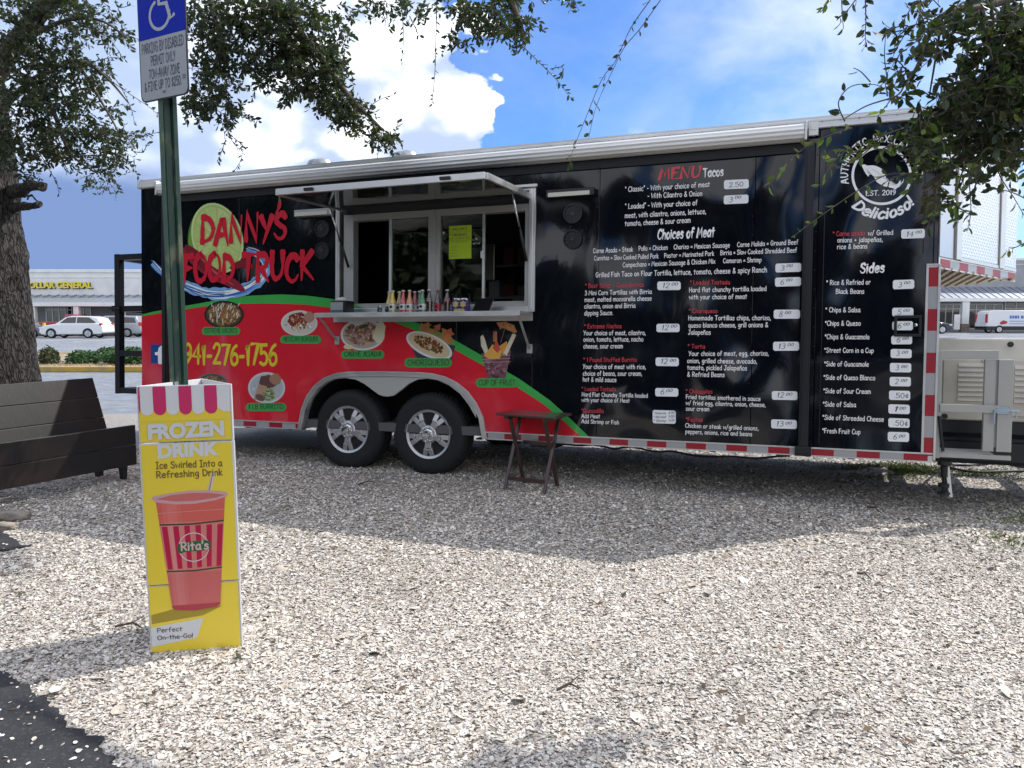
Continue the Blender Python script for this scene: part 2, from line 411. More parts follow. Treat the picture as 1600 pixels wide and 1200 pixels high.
def flat_text(body, bold=0.0):
    """built-in face turned to a mesh, returned as (verts, faces) normalised so that cap height = 1"""
    cu = bpy.data.curves.new('t', 'FONT'); cu.body = body; cu.offset = bold; cu.resolution_u = 3; cu.size = 1.38
    o = bpy.data.objects.new('t', cu); C.objects.link(o)
    dg = bpy.context.evaluated_depsgraph_get(); me = bpy.data.meshes.new_from_object(o.evaluated_get(dg))
    vs = [v.co.copy() for v in me.vertices]; fs = [tuple(p.vertices) for p in me.polygons]
    bpy.data.objects.remove(o); bpy.data.curves.remove(cu); bpy.data.meshes.remove(me)
    x0 = min(v.x for v in vs); x1 = max(v.x for v in vs); y1 = max(v.y for v in vs)
    return [((v.x - x0) / (x1 - x0), v.y / y1) for v in vs], fs
# ------------------------------------------------------------------ ground
def mat_tex(name, build):
    if name in MATS: return MATS[name]
    m = bpy.data.materials.new(name); m.use_nodes = True; t = NT(m.node_tree); p = m.node_tree.nodes['Principled BSDF']
    tcn = t.n('ShaderNodeTexCoord'); build(t, p, tcn.outputs['Object']); MATS[name] = m; return m
def b_asphalt(dark, wet):
    def f(t, p, O):
        big_ = t.noise(O, .35, 5, .55); fine_ = t.noise(O, 70, 3, .7); mid_ = t.noise(O, 4, 6, .6)
        c = t.mix(t.ramp(mid_, .35, .7), dark, tuple(v * 1.7 for v in dark))
        c = t.mix(t.ramp(fine_, .54, .68), c, tuple(v * 3.6 for v in dark))
        t.link(c, p.inputs['Base Color'])
        t.link(t.math('SUBTRACT', .85, t.math('MULTIPLY', t.ramp(big_, .45, .58), wet)), p.inputs['Roughness'])
        b = t.n('ShaderNodeBump'); b.inputs['Strength'].default_value = .6; b.inputs['Distance'].default_value = .006
        t.link(fine_, b.inputs['Height']); t.link(b.outputs[0], p.inputs['Normal'])
    return f
asphalt_far = mat_tex('asphalt_far', b_asphalt((.13, .14, .155), .6))
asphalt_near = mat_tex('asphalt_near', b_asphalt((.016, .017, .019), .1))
def b_shell(t, p, O):
    v1 = t.n('ShaderNodeTexVoronoi'); t.link(O, v1.inputs['Vector']); v1.inputs['Scale'].default_value = 80
    v2 = t.n('ShaderNodeTexVoronoi', feature='DISTANCE_TO_EDGE'); t.link(O, v2.inputs['Vector']); v2.inputs['Scale'].default_value = 80
    sp = t.n('ShaderNodeSeparateColor'); t.link(v1.outputs['Color'], sp.inputs[0])
    rnd = sp.outputs[0]
    c = t.mix(t.ramp(rnd, .0, .9, False), (.31, .285, .26), (.66, .64, .60))
    c = t.mix(t.ramp(t.noise(O, 1.1, 5, .6), .4, .65), c, t.mix(.35, c, (.46, .41, .35)))
    c = t.mix(t.ramp(v2.outputs['Distance'], .22, .03), c, (.27, .245, .215))
    c = t.mix(t.math('MULTIPLY', t.ramp(sp.outputs[1], .93, .97), .8), c, (.06, .05, .045))
    t.link(c, p.inputs['Base Color']); p.inputs['Roughness'].default_value = .75
    h = t.math('ADD', t.math('MULTIPLY', v2.outputs['Distance'], 1.2), t.math('MULTIPLY', rnd, .9))
    h = t.math('ADD', h, t.math('MULTIPLY', t.noise(O, 210, 2, .5), .5))
    b = t.n('ShaderNodeBump'); b.inputs['Strength'].default_value = 1; b.inputs['Distance'].default_value = .009
    t.link(h, b.inputs['Height']); t.link(b.outputs[0], p.inputs['Normal'])
shell_base = mat_tex('shell_base', b_shell)
def sheet(name, poly, z, m, kind='structure', depth=.0, div=None):
    mb = MB()
    if depth: mb.prism(poly, lambda a, b: Vector((a, b, z - depth)), lambda a, b: Vector((a, b, z)))
    else: mb.add([Vector((a, b, z)) for a, b in poly], [tuple(range(len(poly)))])
    return tag(mb.build(name, m), kind=kind)
sheet('parking_lot', [(-400, -300), (400, -300), (400, 500), (-400, 500)], -.03, asphalt_far)
sheet('access_road', [(-60, -15), (60, -15), (60, -1.2), (-60, -1.2)], -.018, asphalt_near)
sheet('gravel_lot', [(-15, -1.2), (18, -1.2), (18, 11.7), (-6, 11.7), (-15, 10.6)], 0.0, shell_base, depth=.02)
def wav(p0, p1, n, amp):
    out = []
    for i in range(n):
        t = i / (n - 1); j = noise.noise(Vector((t * n * .37, 3.3, p0[0]))) * amp + random.uniform(-.012, .012)
        d = Vector((p1[0] - p0[0], p1[1] - p0[1])).normalized()
        out.append((p0[0] + (p1[0] - p0[0]) * t - d.y * j, p0[1] + (p1[1] - p0[1]) * t + d.x * j))
    return out
g = lambda x, y: tuple(G(x, y)[:2])
A0, A1 = g(-260, 900), g(0, 1048); A2 = g(60, 1088); A3 = g(196, 1200)
ext = (A3[0] + (A3[0] - A2[0]) * 3, A3[1] + (A3[1] - A2[1]) * 3)
edge_pts = wav(A0, A1, 26, .05) + wav(A1, A2, 16, .03)[1:] + wav(A2, A3, 30, .05)[1:] + wav(A3, ext, 30, .05)[1:]
sheet('asphalt_path', edge_pts + [(ext[0] - .2, -1.1), (-8, -1.1), (-8, A0[1])], .012, asphalt_near, depth=.012)
sheet('asphalt_patch', wav(g(-60, 828), g(4, 832), 8, .02) + wav(g(4, 832), g(38, 856), 12, .04)[1:] + wav(g(38, 856), g(-60, 874), 14, .04)[1:], .010, asphalt_near, depth=.01)
def in_asphalt(x, y):
    best = False; P = ASP
    n = len(P); j = n - 1
    for i in range(n):
        if (P[i][1] > y) != (P[j][1] > y) and x < (P[j][0] - P[i][0]) * (y - P[i][1]) / (P[j][1] - P[i][1]) + P[i][0]: best = not best
        j = i
    return best
ASP = edge_pts + [(ext[0] - .2, -1.1), (-8, -1.1), (-8, A0[1])]
ASP2 = wav(g(-60, 828), g(4, 832), 8, .02) + wav(g(4, 832), g(38, 856), 12, .04)[1:] + wav(g(38, 856), g(-60, 874), 14, .04)[1:]

# loose shell flakes: real curled chips, thickest near the viewer
def inside_np(x, y, P):
    r = np.zeros(len(x), bool); j = len(P) - 1
    for i in range(len(P)):
        c = ((P[i][1] > y) != (P[j][1] > y)) & (x < (P[j][0] - P[i][0]) * (y - P[i][1]) / (P[j][1] - P[i][1] + 1e-12) + P[i][0]); r ^= c; j = i
    return r
def shells(name, n, y0, y1, smin, smax, seed, fn=None, keep=1.0):
    rng = np.random.default_rng(seed)
    # even coverage of the ground wedge that the view takes in (plus a margin)
    yy = np.sqrt(rng.uniform(y0 ** 2, y1 ** 2, n)); xx = rng.uniform(-.80, .80, n) * (yy + .4)
    dens = rng.uniform(0, 1, n) > 0
    ia = inside_np(xx, yy, ASP) | inside_np(xx, yy, ASP2)
    dens &= (~ia) | (rng.uniform(0, 1, n) < .018)
    xx, yy = xx[dens], yy[dens]; n = len(xx)
    size = smin + (smax - smin) * rng.power(.45, n) ** 1.0 * 1.0
    size = smin * np.exp(np.abs(rng.normal(0, .42, n))); size = np.clip(size, smin, smax)
    k = 6
    ang = np.arange(k) / k * 2 * np.pi
    asp = rng.uniform(.55, 1.0, (n, 1)); rad = size[:, None] * (1 + rng.uniform(-.22, .22, (n, k)))
    px = np.cos(ang)[None] * rad; py = np.sin(ang)[None] * rad * asp; curl = rng.uniform(.1, .45, (n, 1))
    pz = -curl * rad * rng.uniform(.6, 1.2, (n, k))
    V = np.zeros((n, k + 1, 3)); V[:, 1:, 0] = px; V[:, 1:, 1] = py; V[:, 1:, 2] = pz
    flip = np.where(rng.uniform(0, 1, n) < .35, -1, 1); V[:, :, 2] *= flip[:, None]
    tilt = np.abs(rng.normal(0, .36, n)); tz = rng.uniform(0, 2 * np.pi, n); sp = rng.uniform(0, 2 * np.pi, n)
    def rotz(V, a):
        c, s = np.cos(a)[:, None], np.sin(a)[:, None]; return np.stack([V[..., 0] * c - V[..., 1] * s, V[..., 0] * s + V[..., 1] * c, V[..., 2]], -1)
    V = rotz(V, sp); c, s = np.cos(tilt)[:, None], np.sin(tilt)[:, None]
    V = np.stack([V[..., 0], V[..., 1] * c - V[..., 2] * s, V[..., 1] * s + V[..., 2] * c], -1); V = rotz(V, tz)
    base = -V[..., 2].min(axis=1) * .45 + rng.uniform(-.001, .004, n)
    V[..., 0] += xx[:, None]; V[..., 1] += yy[:, None]; V[..., 2] += base[:, None]
    V[..., 2] += np.where(ia[dens], .013, 0)[:, None]
    tri = np.array([[0, 1 + i, 1 + (i + 1) % k] for i in range(k)])
    F = (np.arange(n)[:, None, None] * (k + 1) + tri[None]).reshape(-1, 3)
    me = bpy.data.meshes.new(name); nv, nf = n * (k + 1), len(F)
    me.vertices.add(nv); me.vertices.foreach_set('co', V.reshape(-1).astype(np.float32))
    me.loops.add(nf * 3); me.loops.foreach_set('vertex_index', F.reshape(-1).astype(np.int32))
    me.polygons.add(nf); me.polygons.foreach_set('loop_start', (np.arange(nf) * 3).astype(np.int32))
    me.update(calc_edges=True)
    # shell colours: bone white, cream, grey, a few tan, rust and dark ones
    pal = np.array([[.84, .80, .74], [.78, .72, .65], [.70, .63, .55], [.58, .52, .45], [.50, .45, .40], [.48, .37, .28], [.20, .175, .15], [.86, .84, .80]])
    wts = np.array([.22, .21, .17, .13, .09, .025, .035, .12]); idx = rng.choice(len(pal), n, p=wts / wts.sum())
    patch = .5 + .5 * np.sin(xx * 1.9 + np.sin(yy * 2.3)) * np.sin(yy * 2.6 + np.cos(xx * 1.4)); patch = patch + .9 * np.clip(np.sin(xx * 5.1 + 2 * np.sin(yy * 3.7)) * np.sin(yy * 6.3 + 2 * np.cos(xx * 4.2)) - .35, 0, 1)
    col = pal[idx] * rng.uniform(.82, 1.12, (n, 1)) * (1 - .16 * patch[:, None]) * np.array([[.87, .855, .835]])
    ca = me.color_attributes.new('Col', 'FLOAT_COLOR', 'POINT'); arr = np.ones((nv, 4), np.float32); arr[:, :3] = np.repeat(col, k + 1, 0); ca.data.foreach_set('color', arr.ravel())
    me.materials.append(shell_mat)
    o = bpy.data.objects.new(name, me); C.objects.link(o)
    return tag(o, kind='stuff')
shell_mat = mat('shell', (.6, .57, .53), .6, attr=True)
tag(shells('crushed_shell', 245000, 2.0, 4.6, .0049, .014, 1), 'loose crushed white shell and gravel covering the ground in front', 'gravel')
tag(shells('crushed_shell', 170000, 4.6, 8.6, .0068, .016, 2), 'finer looking crushed shell spread farther off around the trailer', 'gravel')
tag(shells('crushed_shell', 260, 2.2, 4.6, .02, .034, 3), 'scattered larger whole shells lying on the crushed shell', 'gravel')

# ------------------------------------------------------------------ island with kerb, shrubs, lot markings
yellow_paint = mat('yellow_kerb', (.52, .33, .05), .7, var=(3.0, (.33, .25, .12, 1)))
mulch = mat('mulch', (.22, .17, .12), .95, bump=(40, 1, .03), var=(9, (.42, .34, .24, 1), .4, .6))
ki = MB(); YK = G(100, 580).y
ki.box(-34, -1.5, YK, YK + .18, -.03, .125); ki.box(-34, -1.5, YK + 9, YK + 9.18, -.03, .125); ki.box(-1.68, -1.5, YK, YK + 9.18, -.03, .124)
tag(ki.build('kerb', yellow_paint, bevel=.02), 'yellow painted concrete kerb along the planted island', kind='structure')
sheet('island_soil', [(-34, YK + .18), (-1.68, YK + .18), (-1.68, YK + 9), (-34, YK + 9)], .09, mulch, depth=.1)
white_line = mat('white_line', (.62, .62, .60), .7, var=(8, (.3, .3, .3, 1), .45, .7))
ml = MB()
for i in range(14):
    x = -46 + i * 2.9
    ml.box(x, x + .12, 50, 56, -.0295, -.025)
ml.box(-46, -8, 38.0, 38.16, -.0295, -.025)
tag(ml.build('lot_markings', white_line), kind='structure')
shrub_mat = mat('shrub_leaf', (.05, .09, .03), .6, attr=True)
def leaf_cloud(mb, center, rad, n, size, cols, flat=.0, bottom=None, shellness=.5):
    """many small leaf faces through an uneven volume"""
    c = Vector(center); sd_ = random.random() * 50
    for _ in range(n):
        d = Vector((random.gauss(0, 1), random.gauss(0, 1), random.gauss(0, 1))).normalized()
        lump = 1 + .38 * noise.noise(d * 2.4 + Vector((sd_, 0, 0))) + .22 * noise.noise(d * 6 + Vector((0, sd_, 0)))
        r = random.random() ** (1 - shellness + .12) * lump
        p = c + Vector((d.x * rad[0] * r, d.y * rad[1] * r, d.z * rad[2] * r))
        if bottom is not None and p.z < bottom: continue
        s = size * random.uniform(.6, 1.3)
        a = Vector((random.gauss(0, 1), random.gauss(0, 1), random.gauss(0, .8) + flat)).normalized(); b = a.orthogonal().normalized()
        b = (Matrix.Rotation(random.uniform(0, 6.28), 3, a) @ b); q = a.cross(b)
        base = random.choice(cols); kf = random.uniform(.75, 1.25); mb.col = tuple(v * kf for v in base)
        mb.add([p - b * s, p + q * s * .42, p + b * s, p - q * s * .42], [(0, 1, 2, 3)])
def shrub(x0, x1, ytop, Y, n, label, cols, group=None, size=.055):
    c = at((x0 + x1) / 2, ytop, Y); wr = (x1 - x0) / 2 * Y / FPX; h = c.z - .05
    o = empty('shrub', loc=(c.x, Y, .05), label=label, cat='shrub', group=group)
    mb = MB(); leaf_cloud(mb, (0, 0, h * .48), (wr, wr * .75, h * .55), n, size, cols, bottom=0.02)
    tag(mb.build('foliage', shrub_mat, o, colattr=True, fix=False), kind='stuff')
    st = MB()
    for i in range(6):
        a = i / 6 * 6.28; st.tube([(0, 0, -.05), (math.cos(a) * wr * .3, math.sin(a) * wr * .3, h * .35), (math.cos(a) * wr * .6, math.sin(a) * wr * .5, h * .6)], [.02, .014, .006], 5)
    st.build('stem', mat('shrub_wood', (.12, .08, .05), .9), o)
    return o
shrub(60, 92, 543, YK + 1.9, 2600, 'small round clipped shrub nearest the oak trunk on the island', [(.05, .085, .03), (.08, .10, .03), (.10, .09, .05)])
shrub(106, 156, 549, YK + 2.1, 3600, 'low spreading juniper shrub left of the black steel rack post', [(.05, .12, .035), (.07, .17, .05), (.03, .07, .025)])
shrub(146, 192, 543, YK + 3.4, 3600, 'taller juniper shrub seen behind the rack post on the island', [(.045, .11, .03), (.06, .15, .045), (.03, .06, .02)])
shrub(160, 240, 543, YK + 2.0, 5200, 'widest juniper shrub on the island, next to the trailer end', [(.05, .13, .035), (.07, .18, .05), (.03, .07, .025)])
gr = MB(); 
straw = mat('dry_grass', (.42, .32, .2), .9, attr=True)
for _ in range(2600):
    x = random.uniform(-16, -9.5); y = YK + random.uniform(.2, 3.5); z = .09
    a = random.uniform(0, 6.28); l = random.uniform(.06, .22); h = random.uniform(.01, .10)
    kf = random.uniform(.6, 1.1); gr.col = (.40 * kf, .30 * kf, .19 * kf)
    d = Vector((math.cos(a), math.sin(a), 0)) * l; s = Vector((-math.sin(a), math.cos(a), 0)) * .008
    gr.add([Vector((x, y, z)) - s, Vector((x, y, z)) + s, Vector((x, y, z + h)) + d], [(0, 1, 2)])
tag(gr.build('dry_grass', straw, colattr=True, fix=False), 'dead straw coloured grass clippings lying on the kerbed island', 'grass', kind='stuff')

# ------------------------------------------------------------------ shop buildings
stucco = mat('stucco_white', (.80, .79, .76), .85, var=(.8, (.70, .70, .68, 1)))
stucco2 = mat('stucco_grey', (.36, .37, .39), .85, var=(.8, (.31, .32, .34, 1)))
under = mat('recess_wall', (.33, .34, .35), .8)
metal_roof = mat('metal_roof', (.30, .33, .38), .38, .5)
shop_glass = mat('shop_glass', (.02, .024, .028), .06, spec=.8)
alu_frame = mat('alu_frame', (.45, .45, .44), .4, .7)
bronze = mat('bronze_frame', (.05, .05, .05), .4, .5)
yel_sign = mat('sign_yellow', (.80, .66, .06), .5)
blk = mat('sign_black', (.03, .028, .02), .6)
brick_base = mat('stone_base', (.25, .2, .16), .9, var=(12, (.12, .1, .08, 1)))
def shop(name, Y, X0, X1, ztop, zc0, zc1, zf, wallm, label, posts, glazing, overhang=3.2, zband=None):
    o = empty(name, loc=((X0 + X1) / 2, Y, 0), label=label, cat='building'); ox = (X0 + X1) / 2
    L = lambda x0, x1, y0, y1, z0, z1, mb: mb.box(x0 - ox, x1 - ox, y0, y1, z0, z1)
    m = MB(); L(X0, X1, 0, 30, zc1, ztop, m); m.build('upper_wall', wallm, o)
    m = MB(); L(X0 - .1, X1 + .1, -.1, 30, ztop - .28, ztop, m); L(X0, X1, -.05, 0, ztop - .75, ztop - .69, m); m.build('coping', stucco, o, bevel=.03)
    m = MB(); L(X0, X1, .02, 30, 0, zc1, m); m.build('shop_wall', under, o)
    m = MB(); m.add([(X0 - ox, 0, zc1), (X1 - ox, 0, zc1), (X1 - ox, -overhang, zc0), (X0 - ox, -overhang, zc0), (X0 - ox, 0, zc1 - .1), (X1 - ox, 0, zc1 - .1), (X1 - ox, -overhang, zc0 - .08), (X0 - ox, -overhang, zc0 - .08)],
                    [(0, 1, 2, 3), (7, 6, 5, 4), (3, 2, 6, 7), (0, 3, 7, 4), (1, 5, 6, 2)])
    cr = m.build('canopy_roof', metal_roof, o)
    m = MB(); n = int((X1 - X0) / .8)
    for i in range(n):
        x = X0 + .4 + i * .8 - ox
        m.add([(x, 0, zc1), (x + .05, 0, zc1), (x + .05, -overhang, zc0), (x, -overhang, zc0), (x, 0, zc1 + .07), (x + .05, 0, zc1 + .07), (x + .05, -overhang, zc0 + .07), (x, -overhang, zc0 + .07)],
              [(4, 5, 6, 7), (0, 4, 7, 3), (1, 2, 6, 5), (3, 7, 6, 2)])
    tag(m.build('standing_seam', metal_roof, cr), kind='stuff')
    m = MB(); L(X0, X1, -overhang - .06, -overhang, zc0 - zf, zc0 + .03, m); L(X0, X1, -overhang, 0, zc0 - zf, zc0 - zf + .05, m); m.build('fascia', stucco, o, bevel=.02)
    for x, wd in posts:
        m = MB(); L(x, x + wd, -overhang + .05, -overhang + .45, 0, zc0 - zf, m); pp = m.build('post', stucco, o)
        m = MB(); L(x - .06, x + wd + .06, -overhang - .01, -overhang + .51, 0, .9, m); m.build('post_base', brick_base if ztop > 7 else stucco, pp)
    for x0, x1, z0, z1, nx in glazing:
        m = MB(); L(x0, x1, -.05, .0, z0, z1, m); gl = m.build('window', shop_glass, o)
        m = MB()
        for i in range(nx + 1):
            x = x0 + (x1 - x0) * i / nx; L(x - .05, x + .05, -.09, -.05, z0, z1, m)
        L(x0, x1, -.085, -.051, z1 - .08, z1 + .04, m); L(x0, x1, -.085, -.051, z0, z0 + .12, m); L(x0, x1, -.083, -.051, z0 + 2.1, z0 + 2.18, m)
        m.build('window_frame', alu_frame, gl)
    return o, ox
Y1 = 70.0; X = lambda px, Y: (px - 800) / FPX * Y
Zt = lambda py, Y: at(800, py, Y).z
s1, ox1 = shop('shop_building', Y1, -95, 8, Zt(421, Y1), Zt(473.5, Y1 - 3.2), Zt(461, Y1), .28, stucco, 'long low white shop building with grey metal canopy and yellow lettering',
      [(X(51, Y1 - 3), .45), (X(119, Y1 - 3), .45), (X(189, Y1 - 3), .45), (X(-20, Y1 - 3), .45), (X(300, Y1 - 3), .45)],
      [(X(76, Y1), X(116, Y1), .1, 2.75, 4), (X(124, Y1), X(145, Y1), .5, 2.7, 2), (X(240, Y1), X(330, Y1), .3, 2.7, 5)])
vs, fs = flat_text('DOLLAR GENERAL', .045)
lx0, lx1 = X(44, Y1) - ox1, X(150, Y1) - ox1; lz0, lz1 = Zt(450, Y1), Zt(440.5, Y1)
for nm, mt, off, th, gx in (('letter_backing', blk, .10, .12, .07), ('sign_lettering', yel_sign, .24, .1, 0)):  # black outline pieces behind the yellow letters
    m = MB(); n = len(vs)
    V_ = [Vector((lx0 + a * (lx1 - lx0) + gx, -off, lz0 + b * (lz1 - lz0) - gx)) for a, b in vs]
    m.add(V_ + [v + Vector((0, th, 0)) for v in V_], list(fs) + [tuple(i + n for i in f[::-1]) for f in fs])
    m.build(nm, mt, s1, fix=False)
Y2 = 86.0
s2, ox2 = shop('shop_building', Y2, 14, 130, Zt(403, Y2), Zt(466, Y2 - 3.2), Zt(449, Y2), .35, stucco2, 'grey shop building at the right with a wide metal canopy and glass front',
      [(X(1499.5, Y2 - 3), .75), (X(1330, Y2 - 3), .7), (X(1700, Y2 - 3), .7)],
      [(X(1463, Y2), X(1496, Y2), .4, 3.1, 3), (X(1508, Y2), X(1562, Y2), .3, 3.1, 4), (X(1566, Y2), X(1650, Y2), .4, 4.2, 5)])
m = MB(); m.box(X(1488, Y2 - 3.5), X(1497, Y2 - 3.5), Y2 - 3.6, Y2 - 3.5, .3, 1.9); tag(m.build('notice_board', stucco), 'plain white standing board in front of the right shop window', 'board')

# ------------------------------------------------------------------ cars
tyre_m = mat('tyre', (.006, .006, .0075), .75, bump=(60, .3, .004))
rim_m = mat('rim_silver', (.5, .5, .52), .3, .8)
dglass = mat('car_glass', (.015, .018, .022), .05, spec=.7)
red_l = mat('tail_light', (.45, .02, .02), .2); head_l = mat('head_light', (.7, .72, .75), .1)
dplastic = mat('dark_plastic', (.02, .02, .022), .6)
def car(name, x_front, Y, L, Wd, body, cabin, wins, wheels, wr, paint, label, cat, face=-1, zb=-.03, arch=True):
    """side-on vehicle; body / cabin profiles are (distance from the nose, height)"""
    o = empty(name, loc=(x_front, Y, zb), label=label, cat=cat)
    sx = -face   # nose at x_front; the body runs away from it
    P = lambda a, y, z: Vector((sx * a, y, z))
    m = MB(); m.prism(body, lambda a, b: P(a, 0, b), lambda a, b: P(a, Wd, b)); soft(m.build('body', paint, o, bevel=.07, seg=3))
    zt = max(b for a, b in cabin); zl = min(b for a, b in cabin); ins = lambda b: .06 + .16 * (b - zl) / (zt - zl)
    if cabin:
        m = MB(); n = len(cabin)
        m.add([P(a, ins(b), b) for a, b in cabin] + [P(a, Wd - ins(b), b) for a, b in cabin], [tuple(range(n)), tuple(range(n, 2 * n))[::-1]] + [(i, n + i, n + (i + 1) % n, (i + 1) % n) for i in range(n)])
        soft(m.build('cabin', paint, o, bevel=.04))
    for wq in wins:
        m = MB(); n = len(wq)
        m.add([P(a, ins(b) - .012, b) for a, b in wq] + [P(a, ins(b) + .03, b) for a, b in wq], [tuple(range(n)), tuple(range(n, 2 * n))[::-1]] + [(i, n + i, n + (i + 1) % n, (i + 1) % n) for i in range(n)])
        m.build('side_window', dglass, o)
    for a in wheels:
        for y in (.0, Wd - .24):
            M = Matrix.Translation(P(a, y, wr)) @ Matrix.Rotation(R(-90), 4, 'X')
            m = MB(); m.lathe([(wr * .66, -.01), (wr * .95, -.02), (wr, .04), (wr, .2), (wr * .9, .24)], M, 24); t_ = soft(m.build('wheel', tyre_m, o))
            m = MB(); m.lathe([(wr * .12, -.03), (wr * .2, -.012), (wr * .62, .02), (wr * .66, -.018), (wr * .70, -.018)], M, 24)
            for q in range(5):
                an = q * 1.2566; c_, s_2 = math.cos(an), math.sin(an)
                m.bar(M @ Vector((c_ * wr * .1, s_2 * wr * .1, -.03)), M @ Vector((c_ * wr * .64, s_2 * wr * .64, -.022)), .075, .02)
            m.build('rim', rim_m, t_)
        if arch:
            m = MB(); pr = [(a + (wr + .05) * math.cos(t * math.pi / 10), wr + (wr + .05) * math.sin(t * math.pi / 10)) for t in range(11)]
            pr = [p for p in pr]; m.prism(pr, lambda q, b: P(q, -.006, b), lambda q, b: P(q, .1, b)); m.build('wheel_arch', dplastic, o)
    def lamp(nm, a, z, mt, l=.12, h=.2):
        for y in (-.01, Wd - .25):
            m = MB(); m.box(*sorted((sx * a, sx * (a + l))), y, y + .26, z, z + h); m.build(nm, mt, o, bevel=.02)
    return o, lamp, P
whitep = mat('paint_white', (.72, .73, .74), .25, coat=.6); silverp = mat('paint_silver', (.36, .38, .41), .3, .4, coat=.6)
redp = mat('paint_red', (.32, .012, .02), .3, coat=.6); greyp = mat('paint_grey', (.12, .14, .17), .28, .4, coat=.6); darkp = mat('paint_dark_blue', (.025, .035, .055), .2, .3, coat=.8)
SUV_B = [(0, .42), (.04, .74), (.3, .92), (1.25, 1.06), (4.55, 1.12), (4.74, .9), (4.76, .45), (4.6, .3), (.2, .26)]
SUV_C = [(1.15, 1.02), (1.95, 1.56), (2.4, 1.66), (3.8, 1.64), (4.35, 1.5), (4.62, 1.08)]
SUV_W = [[(1.55, 1.13), (2.08, 1.54), (2.75, 1.57), (2.72, 1.13)], [(2.8, 1.13), (2.83, 1.57), (3.7, 1.55), (4.25, 1.18), (4.1, 1.13)]]
Yc = 58.5; k_ = 1.02
sc_p = lambda P_, k: [(a * k, b * k) for a, b in P_]
o, lamp, P_ = car('suv', X(62, Yc), Yc, 4.9, 1.85, sc_p(SUV_B, k_), sc_p(SUV_C, k_), [sc_p(q, k_) for q in SUV_W], [.93, 3.72], .36, whitep, 'white suv parked side on, in front of the shop with yellow letters', 'car')
lamp('headlight', .02, .72, head_l, .3, .13); lamp('tail_light', 4.62, .95, red_l, .14, .2)
m = MB(); m.box(-.0, 4.8, .05, 1.8, .28, .38); m.build('sill', dplastic, o)
VAN_B = [(0, .4), (.05, .75), (.5, .98), (1.1, 1.1), (5.0, 1.12), (5.12, .95), (5.14, .45), (4.95, .28), (.2, .24)]
VAN_C = [(.95, 1.05), (1.75, 1.55), (2.2, 1.72), (4.7, 1.72), (5.02, 1.1)]
VAN_W = [[(1.35, 1.14), (1.9, 1.55), (2.45, 1.62), (2.45, 1.14)], [(2.52, 1.14), (2.52, 1.62), (3.6, 1.62), (3.6, 1.14)], [(3.68, 1.14), (3.68, 1.62), (4.6, 1.58), (4.75, 1.16)]]
Yc = 62.0
o, lamp, P_ = car('minivan', X(221, Yc) - 5.14, Yc, 5.1, 1.95, VAN_B, VAN_C, VAN_W, [.95, 4.05], .35, silverp, 'silver minivan parked behind and right of the white suv', 'car')
lamp('tail_light', 4.98, .9, red_l, .17, .3); lamp('headlight', .05, .7, head_l, .3, .13)
SED_B = [(0, .42), (.05, .65), (.5, .8), (1.3, .92), (4.3, .95), (4.6, .85), (4.65, .42), (4.5, .27), (.2, .24)]
SED_C = [(1.15, .9), (1.9, 1.36), (2.4, 1.44), (3.2, 1.42), (4.1, .95)]
SED_W = [[(1.5, .97), (2.0, 1.33), (2.65, 1.36), (2.65, .97)], [(2.72, .97), (2.72, 1.36), (3.2, 1.34), (3.8, .98)]]
Yc = 60.5
o, lamp, P_ = car('sedan', X(71, Yc), Yc, 4.6, 1.8, SED_B, SED_C, SED_W, [.9, 3.65], .33, greyp, 'dark grey sedan half hidden behind the oak trunk', 'car', face=1)
lamp('headlight', .04, .55, head_l, .3, .13)
PK_B = [(0, .6), (.03, 1.05), (.3, 1.2), (1.5, 1.25), (5.5, 1.22), (5.55, .6), (5.3, .5), (.2, .48)]
PK_C = [(1.5, 1.22), (2.1, 1.75), (2.4, 1.85), (3.3, 1.85), (3.6, 1.24)]
PK_W = [[(1.9, 1.3), (2.25, 1.72), (2.75, 1.74), (2.75, 1.3)], [(2.82, 1.3), (2.82, 1.74), (3.2, 1.73), (3.4, 1.3)]]
Yc = 65.5
o, lamp, P_ = car('pickup_truck', X(147, Yc) + .9, Yc, 5.5, 1.95, PK_B, PK_C, PK_W, [1.0, 4.4], .4, redp, 'red pickup truck parked close to the shop windows', 'pickup truck', face=1)
Yc = 76.0
o, lamp, P_ = car('suv', X(1487, Yc), Yc, 4.9, 1.9, sc_p(SUV_B, 1.08), sc_p(SUV_C, 1.08), [sc_p(q, 1.08) for q in SUV_W], [1.0, 4.0], .42, darkp, 'dark blue suv seen between the trailer corner and the right shop', 'car', face=1)
lamp('headlight', .03, .8, head_l, .3, .15)
